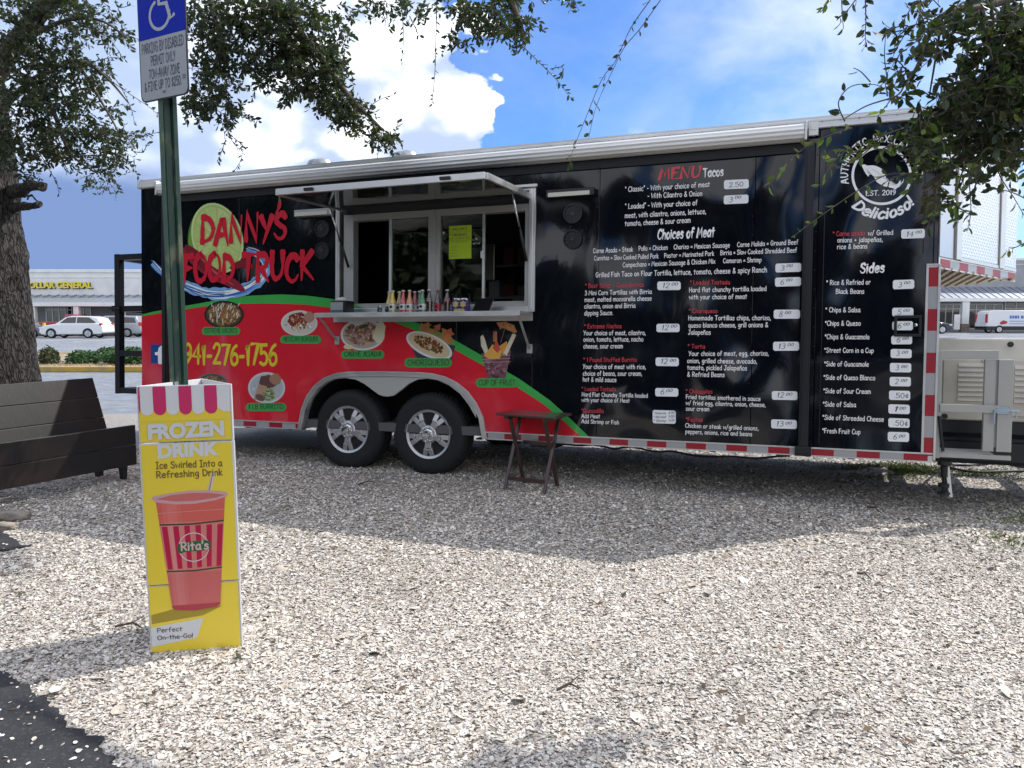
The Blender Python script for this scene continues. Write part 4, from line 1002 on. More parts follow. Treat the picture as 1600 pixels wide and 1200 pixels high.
# hatch flap, propped open
HU0, HU1 = -.955, .925; ZH = tl(828, 309).z; tiltv = -.045
def hp(u, y, z=0): return Vector((u, -y, ZH + tiltv * y + z))
m = MB(); th = .03
m.add([hp(HU0, .0), hp(HU1, .0), hp(HU1, 1.0), hp(HU0, 1.0), hp(HU0, .0, th), hp(HU1, .0, th), hp(HU1, 1.0, th), hp(HU0, 1.0, th)], [(0, 1, 2, 3), (7, 6, 5, 4), (0, 4, 5, 1), (1, 5, 6, 2), (2, 6, 7, 3), (3, 7, 4, 0)])
hatch = m.build('hatch_panel', [black_wrap], trailer)
m = MB(); m.add([hp(HU0 + .03, .02, -.003), hp(HU1 - .03, .02, -.003), hp(HU1 - .03, .97, -.003), hp(HU0 + .03, .97, -.003), hp(HU0 + .03, .02, -.0005), hp(HU1 - .03, .02, -.0005), hp(HU1 - .03, .97, -.0005), hp(HU0 + .03, .97, -.0005)], [(0, 1, 2, 3), (7, 6, 5, 4), (0, 4, 5, 1), (1, 5, 6, 2), (2, 6, 7, 3), (3, 7, 4, 0)]); m.build('polished_lining', mirror, hatch)
m = MB()
m.bar(hp(HU0 - .01, 1.01, .012), hp(HU1 + .01, 1.01, .012), .03, .052); m.bar(hp(HU0 - .012, 0.01, .012), hp(HU0 - .012, .994, .012), .03, .05); m.bar(hp(HU1 + .012, 0.01, .012), hp(HU1 + .012, .994, .012), .03, .05)
m.build('hatch_edge', alu, hatch, bevel=.003)
for u in (HU0 + .28, HU1 - .36):
    m = MB(); m.box(u, u + .09, -1.04, -1.0265, ZH + tiltv + .0, ZH + tiltv + .024); m.build('hatch_latch', black_steel, hatch, bevel=.003)
    m = MB(); m.box(u - .03, u + .12, -.985, -.93, ZH + tiltv - .022, ZH + tiltv + .0015); m.build('latch_body', black_steel, hatch, bevel=.004)
for u, px in ((HU0 + .03, 555), (HU1 - .04, 822)):
    a = hp(u, .30, -.012); b = Vector((u + .03, -.025, tl(822, 408).z)); mid_ = a.lerp(b, .52)
    m = MB(); m.tube([a, mid_], .0085, 8); g_ = m.build('gas_strut', chrome, trailer, smooth=True); m = MB(); m.tube([mid_, b], .013, 8); m.build('strut_body', black_steel, g_, smooth=True)
# serving shelf
SZ = tl(833, 493).z; 
def sp_(u, y, z=0): return Vector((u, -y, SZ + z + y * (-.012)))
m = MB(); a, b = tl(527, 490).x - .02, tl(834, 490).x
m.add([sp_(a, 0.024), sp_(b, 0.024), sp_(b, .34), sp_(a, .34), sp_(a, 0.024, .026), sp_(b, 0.024, .026), sp_(b, .34, .026), sp_(a, .34, .026)], [(0, 1, 2, 3), (7, 6, 5, 4), (0, 4, 5, 1), (1, 5, 6, 2), (2, 6, 7, 3), (3, 7, 4, 0)])
shelf = m.build('serving_shelf', mat('shelf_steel', (.6, .6, .58), .32, .7, wear=(5, .5)), trailer, bevel=.003)
m = MB(); m.bar(sp_(a, .343, .006), sp_(b, .343, .006), .012, .042); m.bar(sp_(a, .03, -.022), sp_(b, .03, -.022), .012, .05); m.build('shelf_lip', alu, shelf, bevel=.002)
for u, px, py in ((a + .03, 529, 532), (b - .03, 828, 545)):
    e = tl(px, py); m = MB(); m.bar(sp_(u, .31, -.006), Vector((u + .0, -.02, e.z)), .02, .012); m.box(u - .025, u + .025, -.02, -.0035, e.z - .04, e.z + .04); m.build('shelf_brace', alu_dull, shelf, bevel=.002)
SHT = SZ + .026 - .004
# lights, speakers, latch
for (x0, y0, x1, y1, dark) in ((857, 303.5, 931, 303.5, 1), (466, 334, 523, 334, 0)):
    A_, B_ = tl(x0, y0), tl(x1, y1); z = (A_.z + B_.z) / 2
    m = MB(); m.box(A_.x, B_.x, -.07, -.004, z - .03, z + .035); lb = m.build('light_bar', black_steel if dark else alu_dull, trailer, bevel=.006)
    m = MB(); m.box(A_.x + .02, B_.x - .035, -.078, -.0705, z - .028, z + .008); m.build('light_lens', mat('lens_frost', (.55, .55, .47), .3, bump=(60, .6, .004)), lb, bevel=.002)
for px, py in ((895.5, 334), (895, 374), (504, 358), (504, 392)):
    c = tl(px, py); M = Matrix.Translation((c.x, -.001, c.z)) @ Matrix.Rotation(R(90), 4, 'X')
    r_ = .085; m = MB(); m.lathe([(r_ * .84, 0), (r_ * .86, .016), (r_ * .98, .016), (r_, .0)], M, 32, closed=True); spk = soft(m.build('speaker_ring', black_steel, trailer))
    m = MB(); m.lathe([(r_ * .83, .002), (r_ * .4, .0015), (.001, .004)], M, 24); m.build('speaker_cone', dplastic, spk)
    m = MB()
    for q in range(10):
        a = q * .6283; m.bar(M @ Vector((math.cos(a) * .012, math.sin(a) * .012, .012)), M @ Vector((math.cos(a) * r_ * .85, math.sin(a) * r_ * .85, .012)), .006, .004)
    m.lathe([(.016, .008), (.014, .016), (.001, .016)], M, 12); m.build('speaker_grille', mat('grille', (.03, .035, .045), .4), spk)
dl = MB(); c0, c1 = tl(1397, 493), tl(1439, 526)
dl.box(c0.x, c1.x, -.02, -.004, c0.z - .02, c0.z + .0); dl.box(c0.x, c1.x, -.02, -.004, c1.z, c1.z + .02); dl.box(c0.x - .0, c0.x + .02, -.0201, -.004, c1.z + .02, c0.z - .02); dl.box(c1.x - .02, c1.x, -.0201, -.004, c1.z + .02, c0.z - .02)
dlo = dl.build('door_latch', black_steel, trailer, bevel=.004)
M = Matrix.Translation(tl(1430, 508) + Vector((0, -.0035, 0))) @ Matrix.Rotation(R(90), 4, 'X'); m = MB(); m.lathe([(.013, 0), (.013, .012), (.005, .013), (.005, .008), (.001, .008)], M, 14); m.build('lock_cylinder', chrome, dlo)
du0, du1 = tl(1285, 450).x, tl(1440, 450).x
m = MB()
for a, b, c, d in ((du0, du0 + .006, VS + .03, VP_ - .1), (du1, du1 + .006, 1.9, VP_ - .1)): m.box(a, b, -.004, -.001, c, d)
m.build('door_seam', black_steel, trailer)

# ---- wrap graphics
green_top = [(221, 491.5), (240, 487), (262, 483), (289, 478), (312, 474), (334, 470), (360, 465.5), (392, 462), (440, 460), (480, 462), (519, 467), (560, 478), (600, 494), (640, 500), (663, 508.5), (690, 520), (713, 532.6), (735, 545), (754, 556), (772, 568), (791, 580), (812.5, 592.5), (836, 609), (860, 626), (890, 653), (921, 683)]
red_top = [(221, 494.5), (240, 491), (262, 487.5), (289, 483.8), (312, 480), (334, 477.5), (369, 475), (411, 474), (440, 474.5), (480, 476), (518, 481), (545, 486), (580, 492), (615, 503), (646, 515), (680, 530), (713, 547.5), (735, 560), (757, 572), (787, 590), (810, 606), (830, 619), (850, 632), (870, 649), (890, 666), (909, 683)]
gt_, rt_ = [(tl(*p).x, tl(*p).z) for p in green_top], [(tl(*p).x, tl(*p).z) for p in red_top]
def sheet_between(lo, hi, a, b, lift, name, mt, n=120):
    xs = [a + (b - a) * i / n for i in range(n + 1)]; L_ = [(u, lo(u)) for u in xs]; H_ = [(u, hi(u)) for u in xs]
    k = [i for i in range(n + 1) if H_[i][1] > L_[i][1] + .002]
    m = MB(); vs = [Vector((u, -lift, v)) for u, v in L_] + [Vector((u, -lift, max(v, L_[i][1]))) for i, (u, v) in enumerate(H_)]
    m.add(vs, [(i, i + 1, n + 2 + i, n + 1 + i) for i in range(n) if i in k or i + 1 in k]); return m.build(name, mt, trailer)
hole = lambda u, v: (WV0 - .01) if (WU0 - .01 < u < WU1 + .01 and v > WV0 - .01) else v
lo_ = lambda u: max(VS + .002, poly_at(offs(arch, .012), u, VS + .002))
EP = .012
sheet_between(lo_, lambda u: poly_at([(U0 - 1, rt_[0][1])] + rt_, u, 0), U0 + .003, rt_[-1][0], .003, 'red_wrap_sheet', red_wrap, 240)
sheet_between(lambda u: max(lo_(u), poly_at([(U0 - 1, rt_[0][1])] + rt_ + [(rt_[-1][0] + .01, VS)], u, VS)), lambda u: poly_at([(U0 - 1, gt_[0][1])] + gt_, u, 0), U0 + .003, gt_[-1][0], .0032, 'green_wrap_sheet', green_wrap, 240)

class PIC:
    """a printed picture: coloured patches in picture points, each a hair above the last"""
    def __init__(s, lift): s.m = MB(); s.l = lift
    def poly(s, pts, col):
        s.m.col = tuple(min(.85, v * 1.35) for v in col); q = [tl(*p) + Vector((0, -s.l, 0)) for p in pts]; s.m.add(q, [tuple(range(len(q)))]); s.l += .000005
    def scatter(s, cx, cy, rx, ry, n, sz, pal, rot=0, jit=.4, clip=None):
        for _ in range(n):
            a = random.uniform(0, 6.283); r = math.sqrt(random.random()); x, y = rx * r * math.cos(a), ry * r * math.sin(a)
            px, py = cx + x * math.cos(rot) - y * math.sin(rot), cy + x * math.sin(rot) + y * math.cos(rot)
            if clip and not clip(px, py): continue
            kf = random.uniform(.6, 1.3); c = random.choice(pal); z = sz * random.uniform(.4, 1.3)
            s.poly(blob(px, py, z, z * random.uniform(.35, .9), 6, random.uniform(0, 3.1), jit), tuple(v * kf for v in c))
    def done(s, name): return s.m.build(name, pict, trailer, colattr=True, fix=False)
cream, brn, dkb, grn, redc, wht = (.5, .42, .26), (.20, .09, .04), (.05, .025, .018), (.10, .16, .04), (.30, .03, .02), (.55, .55, .5)
# lime, peppers and splash behind the name
p = PIC(.0045)
p.poly(blob(326, 370, 32, 50, 30, .1), (.06, .14, .02)); p.poly(blob(322, 376, 27, 44, 24, .1), (.12, .24, .04))
p.poly(blob(340, 372, 39.5, 56, 40, -.28), (.42, .52, .22)); p.poly(blob(340, 372, 36.5, 52.5, 40, -.28), (.30, .40, .12))
for q in range(10):
    a0 = q * .6283 + .1; a1 = a0 + .56; P_l = [(341, 372)] 
    for t in (0, .33, .66, 1):
        a = a0 + (a1 - a0) * t; x, y = 34 * math.cos(a), 49.5 * math.sin(a); P_l.append((340 + x * math.cos(-.28) - y * math.sin(-.28), 372 + x * math.sin(-.28) + y * math.cos(-.28)))
    p.poly(P_l, random.choice([(.36, .46, .16), (.32, .42, .13), (.40, .48, .2)]))
    for _ in range(26):
        t, u_ = random.random(), random.uniform(.25, .97); a = a0 + .05 + (a1 - a0 - .1) * t; x, y = 34 * math.cos(a) * u_, 49.5 * math.sin(a) * u_
        c = (340 + x * math.cos(-.28) - y * math.sin(-.28), 372 + x * math.sin(-.28) + y * math.cos(-.28)); p.poly(blob(c[0], c[1], 2.6, .6, 6, math.atan2(y, x) - .28), random.choice([(.42, .5, .22), (.26, .36, .1), (.34, .45, .15)]))
def band(c0, w0, col, n=0):
    c = catmull(c0, 5); L_, R_ = [], []
    for i, q in enumerate(c):
        a, b = c[max(i - 1, 0)], c[min(i + 1, len(c) - 1)]; d = Vector((b[0] - a[0], b[1] - a[1])).normalized(); t = i / (len(c) - 1); w = w0 * (math.sin(math.pi * min(max(t * .92 + .05, 0), 1)) ** .7) * (1 + (random.uniform(-.2, .2) if n else 0))
        L_.append((q[0] - d.y * w, q[1] + d.x * w)); R_.append((q[0] + d.y * w, q[1] - d.x * w))
    p.poly(L_ + R_[::-1], col)
spl = [(238, 412), (262, 432), (290, 446), (320, 457), (352, 459), (385, 451), (410, 434), (417, 414), (404, 398), (386, 392)]
band(spl, 9, (.16, .30, .52), 1)
for q in range(60):
    i = random.randint(0, len(spl) - 3); o_ = random.uniform(-7, 7); s0 = [(a + random.uniform(-2, 2), b + o_ * .8 + random.uniform(-1, 1)) for a, b in spl[i:i + 3]]
    band(s0, random.uniform(.6, 1.9), random.choice([(.5, .62, .75), (.03, .09, .30), (.10, .22, .5), (.65, .72, .8), (.02, .05, .16)]))
band([(283, 388), (300, 402), (330, 425), (365, 443), (383, 455)], 9, (.20, .015, .03)); band([(290, 384), (303, 396), (318, 412), (330, 432)], 8, (.14, .01, .02)); band([(360, 420), (380, 412), (398, 418)], 6, (.16, .012, .02)); band([(310, 398), (335, 424), (366, 446)], 1.6, (.35, .07, .08))
p.done('lime_picture')
p = PIC(.0052); m_ = p
def dish(name, cx, cy, rx, ry, rim, base, n, sz, pal, rot=0, extra=None, lift=.0045):
    global p
    p = PIC(lift); p.poly(blob(cx, cy, rx, ry, 28, rot), rim); p.poly(blob(cx, cy, rx * .9, ry * .88, 28, rot), base)
    p.scatter(cx, cy, rx * .74, ry * .72, n, sz, pal, rot); p.scatter(cx, cy, rx * .76, ry * .74, int(n * 1.6), sz * .5, pal + [tuple(min(.7, v * 1.7) for v in pal[0]), tuple(v * .5 for v in pal[-1])], rot)
    if extra: extra(p)
    return p.done(name)
def nachos(p):
    for q in range(34):
        x = 350 + random.uniform(-25, 25); y = 490 + random.uniform(-15, 13); p.poly(blob(x, y, random.uniform(2.5, 6), .7, 6, 1.9 + random.uniform(-.5, .3), .3), (.5, .48, .42))
dish('nachos_picture', 350.5, 491.5, 31, 21.5, (.02, .015, .012), (.06, .045, .03), 240, 3.2, [brn, dkb, (.30, .15, .06), grn, (.35, .12, .05)], extra=nachos)
def burger(p):
    p.poly(blob(466, 500, 17, 11, 16, -.15, .12), (.14, .025, .02)); p.scatter(466, 498, 14, 8, 60, 2.6, [redc, dkb, brn, (.45, .3, .28)]); p.poly(blob(484, 496, 9, 9, 12, .2, .15), (.28, .16, .12)); p.scatter(470, 510, 16, 5, 40, 2, [(.4, .3, .15), (.2, .12, .06), wht])
dish('burger_picture', 468, 505, 28.5, 20, (.45, .44, .42), (.42, .38, .34), 30, 2.5, [cream, (.3, .25, .2)], extra=burger)
def carne(p):
    p.scatter(566, 521, 25, 17, 190, 3.4, [(.30, .10, .06), (.18, .10, .08), (.42, .30, .2), (.22, .18, .18), (.12, .07, .06)])
    p.poly([(595, 498), (603, 510), (600, 530), (590, 537), (582, 527), (588, 510)], (.5, .47, .34)); p.poly(blob(561, 503, 10, 6, 10, 0, .2), (.5, .48, .44)); p.poly(blob(569, 510, 8, 3, 10, -.3), (.08, .07, .02)); p.poly(blob(545, 542, 8, 4, 8), (.5, .45, .28))
dish('carne_asada_picture', 567, 523, 34.5, 24.5, (.50, .50, .48), (.3, .26, .24), 40, 3, [brn, (.3, .25, .22)], extra=carne)
p = PIC(.0045)
for q in range(26):
    x = 680 + random.uniform(-22, 28); y = 518 + random.uniform(-9, 14) + (x - 680) * .2; s_ = random.uniform(5, 9); a = random.uniform(0, 6.28)
    p.poly([(x + s_ * math.cos(a + t), y + s_ * .8 * math.sin(a + t)) for t in (0, 2.2, 4.2)], tuple(v * random.uniform(.7, 1.2) for v in (.36, .14, .055)))
p.poly([(639, 530), (650, 558), (680, 569), (705, 565), (712, 540)], (.035, .035, .045)); p.poly(blob(671, 540, 38.5, 17.5, 30, .42), (.50, .50, .56)); p.poly(blob(671, 539.5, 35, 14.5, 30, .42), (.42, .36, .22))
p.scatter(671, 538, 25, 9, 150, 2.6, [(.18, .04, .02), (.10, .04, .02), (.25, .12, .05), (.08, .06, .02)], .42)
p.done('choriqueso_picture')
p = PIC(.0045)
p.poly([(752, 552), (799, 548), (790, 592), (763, 592)], (.12, .055, .07)); p.scatter(777, 572, 17, 17, 60, 4, [(.16, .07, .08), (.09, .04, .05), (.22, .12, .14)], clip=lambda x, y: abs(x - 776) < 22 - (y - 550) * .22)
for y_ in (556, 561, 566): p.poly([(754, y_), (798, y_ - 1.5), (798, y_ - .6), (754, y_ + 1)], (.3, .18, .2))
p.poly([(756, 556), (770, 538), (785, 549), (781, 560), (765, 561)], (.55, .30, .06)); p.poly([(780, 541), (792, 533), (797, 548), (786, 555)], (.5, .24, .05)); p.poly([(770, 544), (776, 530), (782, 545), (778, 552)], (.4, .06, .05))
p.poly([(751, 526), (755, 523), (758, 530), (763, 548), (758, 553), (752, 540)], (.5, .47, .36)); p.poly([(771, 518), (777, 518), (777, 534), (771, 534)], (.35, .13, .07)); p.poly([(801, 521), (807, 523), (792, 556), (787, 552)], (.52, .48, .36))
p.poly([(776, 504), (790, 503), (803, 508), (808, 518), (805, 521), (790, 514), (779, 510)], (.42, .18, .08)); p.poly([(789, 512), (790, 512), (783, 536), (782, 536)], (.2, .1, .08)); p.scatter(792, 511, 12, 4, 18, 1.8, [(.3, .1, .05), (.5, .25, .12)])
p.done('fruit_cup_picture')
def burr(p):
    p.poly(blob(418, 597, 14, 11, 12, .3, .15), (.09, .04, .035)); p.poly(blob(431, 593, 10, 9, 12, .3, .1), (.26, .14, .09)); p.poly([(404, 600), (418, 604), (411, 628), (397, 624)], (.30, .19, .13)); p.poly(blob(407, 621, 8, 5, 10, .4), (.10, .06, .05)); p.scatter(421, 616, 9, 10, 110, 1.8, [(.16, .22, .05), (.10, .13, .03), (.3, .33, .12)])
dish('burrito_picture', 417, 606, 29, 24.5, (.42, .43, .43), (.30, .32, .33), 10, 3, [(.34, .36, .37)], extra=burr)
dish('round_plate_picture', 332, 598, 24, 15, (.10, .10, .10), (.05, .04, .03), 80, 3, [brn, grn, dkb, (.28, .16, .08)])
# captions on green pills
CAP = [('EXTREME NACHO\'S', 316, 511, 376, 523.5), ('MEXICAN BURGUER', 438.5, 524.5, 502.5, 537), ('CARNE ASADA', 533.5, 547.5, 601, 560.5), ('CHORIQUESO', 632.5, 559.5, 706.5, 574), ('CUP OF FRUIT', 743.7, 591, 810.5, 605.5), ('1 LB BURRITO', 384.5, 629.5, 448, 642.5)]
pill_m = mat('pill_green', (.06, .34, .08), .25)
for s, x0, y0, x1, y1 in CAP:
    m = MB(); r = (y1 - y0) / 2; pts = [(x0 + r + r * math.cos(t), (y0 + y1) / 2 - r * math.sin(t)) for t in [math.pi / 2 + i * math.pi / 8 for i in range(9)]] + [(x1 - r + r * math.cos(t), (y0 + y1) / 2 - r * math.sin(t)) for t in [-math.pi / 2 + i * math.pi / 8 for i in range(9)]]
    plate(m, pts, .0062); po = m.build('caption_pill', pill_m, trailer)
    m = MB(); line_on(m, s, (x0 + 5, y1 - 3.3), (x1 - 5, y1 - 3.5), (y1 - y0) * .58, lift=.0066, wd=1.25, jit=.3); m.build('caption_text', black_print, po)
m = MB(); plate(m, [(236, 538), (266, 538), (266, 568), (236, 568)], .0045); fb = m.build('social_badge', mat('badge_blue', (.012, .06, .24), .25), trailer)
m = MB(); line_on(m, 'f', (245, 567), (261, 567), 25, lift=.005, wd=2.2); m.build('badge_letter', white_print, fb)
m = MB(); line_on(m, '941-276-1756', (289, 569), (432, 569), 30, lift=.0045, wd=1.7, jit=.4, gap=1.3); m.build('phone_number', yellow_print, trailer)
# brush-painted name
name_red = mat('name_red', (.60, .016, .04), .2, coat=.3)
for s, x0, y0, x1, y1, h in (('DANNY', 315, 380, 425, 377, 38), ('S', 430, 376, 447, 375, 38), ('FOOD', 288, 440, 366, 438, 40), ('TRUCK', 380, 438, 489, 437, 40)):
    m = MB(); line_on(m, s, (x0, y0), (x1, y1), h, lift=.0105, wd=2.5, brush=True, jit=.7, gap=1.6, slant=.04); m.build('name_lettering', name_red, trailer)
p = PIC(.0105); p.poly([(437, 312), (440, 313), (441, 318), (440, 324), (435, 332), (430, 336), (434, 327), (435, 318)], (.40, .015, .03)); p.poly([(437, 306), (438.5, 306), (439.5, 312), (441, 314), (436, 314)], (.05, .14, .05)); p.done('chili_apostrophe')
# menu
white_l = [("MENU", 0)]
def txt(name, rows, mt, **kw):
    for s, x0, y0, x1, y1, h in rows:
        m = MB(); line_on(m, s, (x0, y0), (x1, y1), h, lift=.0035, **kw); m.build(name, mt, trailer)
txt('menu_title', [('MENU', 1030, 281, 1093, 277, 17)], red_print, brush=True, wd=2.1, slant=.1)
txt('menu_title', [('Tacos', 1099, 277, 1130, 274.5, 13)], white_print, brush=True, wd=2.3)
txt('menu_title', [('Choices of Meat', 1027.5, 374, 1116, 369.5, 14.5)], white_print, brush=True, wd=2.3, slant=.1)
txt('menu_title', [('Sides', 1344, 426.7, 1381, 425.3, 14.5)], white_print, brush=True, wd=2.3, slant=.08)
K = dict(wd=1.45)
txt('taco_text', [('" Classic" - With your choice of meat', 977, 300, 1109, 291.7, 7.6), ('- With Cilantro & Onion', 1012, 310, 1097, 306, 7.6), ('" Loaded" - With your choice of', 977, 326.5, 1089.5, 320.5, 7.6),
    ('meat, with cilantro, onions, lettuce,', 976.5, 340.7, 1103, 334, 7.6), ('tomato, cheese & sour cream', 976.5, 353.2, 1078.7, 347.7, 7.6)], white_print, **K)
txt('meat_text', [('Carne Asada = Steak', 927, 395.5, 989, 393, 7), ('Pollo = Chicken', 998, 392, 1043, 390, 7), ('Chorizo = Mexican Sausage', 1053, 389.5, 1140, 386.5, 7), ('Carne Molida = Ground Beef', 1152, 386, 1247, 381.7, 7),
    ('Carnitas = Slow Cooked Pulled Pork', 928.7, 407, 1028.7, 403.5, 6.8), ('Pastor = Marinated Pork', 1038, 403, 1115.6, 399.3, 6.8), ('Birria = Slow Cooked Shredded Beef', 1125.7, 398.6, 1245, 394.3, 7),
    ('Campechano = Mexican Sausage & Chicken Mix', 973.3, 417.6, 1117.3, 411.7, 7), ('Camaron = Shrimp', 1130, 411, 1189.6, 409.5, 7), ('Grilled Fish Taco on Flour Tortilla, lettuce, tomato, cheese & spicy Ranch', 931, 433.3, 1198, 425.3, 7.4)], white_print, **K)
txt('item_name', [('* Best Seller - Quesabirrias', 914.7, 450, 1006, 448, 6.6), ('* Extreme Nachos', 913.3, 513.3, 971.3, 512.7, 6.6), ('* 1 Pound Stuffed Burrito', 912, 565.3, 994.8, 565.3, 6.6), ('* Loaded Tostada', 909.4, 610.6, 962, 611.2, 6.2), ('*Quesadilla', 909, 644.6, 943, 645, 6.2),
    ('* Loaded Tostada', 1078.3, 444.7, 1140.3, 444.3, 6.6), ('* Choriqueso', 1076.7, 489, 1121, 489, 6.6), ('* Torta', 1075, 544.3, 1101.3, 544.7, 6.6), ('* Chilaquiles', 1072, 614.4, 1113, 615, 6.4), ('*Fajitas', 1072, 658.4, 1098, 658.8, 6.4), ('* Carne asada', 1301.4, 369, 1351, 367.6, 7)], red_print, wd=1.3)
txt('item_text', [('3 Mini Corn Tortillas with Birria', 914, 461.3, 1018, 459, 6.8), ('meat, melted mozzarella cheese', 913.7, 471.7, 1018, 469.5, 6.8), ('cilantro, onion and Birria', 913.3, 482, 992.7, 480.8, 6.8), ('dipping Sauce.', 913.3, 492.7, 957.7, 491.9, 6.8),
    ('Your choice of meat, cilantro,', 912, 523.7, 1008.7, 523.3, 6.8), ('onion, tomato, lettuce, nacho', 912, 533.7, 1005, 533.3, 6.8), ('cheese, sour cream', 912, 544.4, 973, 544, 6.8),
    ('Your choice of meat with rice,', 911, 576, 1009, 576.6, 6.8), ('choice of beans, sour cream,', 911, 586.8, 1003, 587, 6.8), ('hot & mild sauce', 911, 596, 963, 596.8, 6.8),
    ('Hard Flat Chunchy Tortilla loaded', 909.4, 619.1, 1012, 621.3, 6), ('with your choice of Meat', 909, 627.6, 983.8, 629, 6), ('Add Meat', 908.8, 653, 937.5, 653.4, 6), ('Add Shrimp or Fish', 908.8, 661.2, 967, 663, 6)], white_print, **K)
txt('item_text', [('Hard flat chunchy tortilla loaded', 1077, 456.7, 1197.3, 454.4, 7), ('with your choice of meat', 1077, 467.7, 1167, 466.7, 7), ('Homemade Tortillas chips, chorizo,', 1075.7, 500.3, 1204, 500, 7), ('queso blanco cheese, grill onions &', 1075.7, 511.7, 1200, 511, 7), ('Jalapeños', 1075.3, 522.7, 1110.3, 522.7, 7),
    ('Your choice of meat, egg, chorizo,', 1076.3, 556, 1200.7, 555.5, 7), ('onion, grilled cheese, avocado,', 1074, 567, 1182.5, 568, 7), ('tomato, pickled Jalapeños', 1074, 577.6, 1167, 578.7, 7), ('& Refried Beans', 1074, 588.2, 1132, 589, 7),
    ('Fried tortillas smothered in sauce', 1072, 623, 1188, 626.5, 6.4), ('w/ fried egg, cilantro, onion, cheese,', 1072, 632.4, 1196, 635.7, 6.4), ('sour cream', 1072, 641.4, 1108, 642.4, 6.4),
    ('Chicken or steak w/grilled onions,', 1071, 667.8, 1185, 672.5, 6.4), ('peppers, onions, rice and beans', 1071, 677.2, 1175, 681.4, 6.4)], white_print, **K)
txt('side_text', [('w/ Grilled', 1356.5, 367.8, 1395, 366.7, 7.2), ('onions + jalapeños,', 1308.6, 378.8, 1379, 377.7, 7.2), ('rice & beans', 1308, 389.3, 1355, 388, 7.2),
    ('* Rice & Refried or', 1291.3, 445.3, 1359.7, 444.3, 7.2), ('Black Beans', 1306, 459, 1350, 458.7, 7.2), ('* Chips & Salsa', 1290, 487.7, 1343.7, 487.7, 7.2), ('*Chips & Queso', 1289.3, 508.7, 1344.3, 508.7, 7.2), ('*Chips & Guacamole', 1289, 529.6, 1358, 530, 7.2), ('*Street Corn in a Cup', 1288.3, 550.7, 1364.7, 551.3, 7.2),
    ('*Side of Guacamole', 1288, 572, 1357, 572.7, 7.2), ('*Side of Queso Blanco', 1287, 593, 1367, 594, 7.2), ('*Side of Sour Cream', 1286.7, 614, 1360, 615.3, 7.2), ('*Side of Salsa', 1286, 634.7, 1337, 636, 7.2), ('*Side of Shreeded Cheese', 1285.3, 655.3, 1380.4, 658.7, 7.2), ('*Fresh Fruit Cup', 1285, 676.3, 1344, 678.4, 7.2)], white_print, **K)
# hand-written price tags
PT = [(1131.3, 281, 1170, 295.3, '2.50'), (1131, 305, 1169.5, 318.6, '3.00'), (1027.3, 440, 1063.7, 453.3, '12.00'), (1026, 506, 1062, 519, '12.00'), (1024.6, 558.8, 1060.7, 572, '12.00'), (1024, 606.4, 1060, 619.4, '6.00'), (1211.6, 411.5, 1252, 425.3, '3.00'), (1211, 433.5, 1251.6, 447.5, '6.00'), (1209, 484, 1250, 498, '8.00'),
      (1208, 534, 1248.7, 548, '13.00'), (1206, 611.2, 1246, 624.8, '12.00'), (1205, 655.7, 1245, 669.7, '13.00'), (1408, 358.2, 1444.7, 372.6, '14.00'), (1395, 437.4, 1428.4, 451.7, '3.00'), (1394, 481, 1427, 494.5, '5.00'), (1394, 502, 1426.4, 516, '6.00'), (1392.5, 524.5, 1425, 538, '6.00'), (1391.5, 545.5, 1424.3, 559.5, '3.00'),
      (1390.4, 567.3, 1423.6, 581.7, '3.00'), (1390, 589, 1423, 603.5, '2.00'), (1389, 610.4, 1422, 625, '.50¢'), (1388, 632, 1421.3, 646.6, '1.00'), (1388, 653.5, 1421, 668, '.50¢'), (1387, 675, 1420.3, 690, '6.00'), (1020, 641, 1056, 661.7, None)]
for x0, y0, x1, y1, s in PT:
    k = 2.2; sl = -(x1 - x0) * (.045 if y0 < 330 else .03 if y0 < 440 else .005 if y0 < 540 else -.015 if y0 < 620 else -.03)
    Y_ = lambda x, y: y - (x - x0) / (x1 - x0) * 0 + sl * ((x - x0) / (x1 - x0) - .5)
    pts = [(x0 + k, y0), (x1 - k, y0), (x1, y0 + k), (x1, y1 - k), (x1 - k, y1), (x0 + k, y1), (x0, y1 - k), (x0, y0 + k)]
    m = MB(); plate(m, [(x, Y_(x, y)) for x, y in pts], .0075, thick=.004); po = m.build('price_tag', tag_white, trailer)
    m = MB(); q = y1 - 3.2
    if s is None:
        for i, (a, b) in enumerate((('* Cheese only', '6.00'), ('* Add meat', '9.00'), ('* Shrimp', '14.00'))):
            yy = y0 + 6 + i * 6; line_on(m, a, (x0 + 2, yy), (x0 + 21, yy), 3.4, lift=.0078, wd=1.5); line_on(m, b, (x0 + 25, yy - .6), (x0 + 34, yy - .8), 3.6, lift=.0078, wd=1.4)
    elif s.endswith('¢'): line_on(m, s, (x0 + 8, Y_(x0, q)), (x1 - 3, Y_(x1, q)), 7.6, lift=.0078, wd=1.1)
    elif s == '2.50': line_on(m, s, (x0 + 8, Y_(x0, q)), (x1 - 9, Y_(x1, q)), 7, lift=.0078, wd=1.1)
    else:
        a, b = s.split('.'); wA = 5 * len(a); line_on(m, a, (x0 + 8, Y_(x0, q)), (x0 + 8 + wA, Y_(x0, q)), 8, lift=.0078, wd=1.0, slant=.15); line_on(m, b, (x0 + 12 + wA, Y_(x1, q) - 4), (x0 + 21 + wA, Y_(x1, q) - 4.3), 4, lift=.0078, wd=1.6, slant=.2)
    m.build('tag_writing', ink, po)
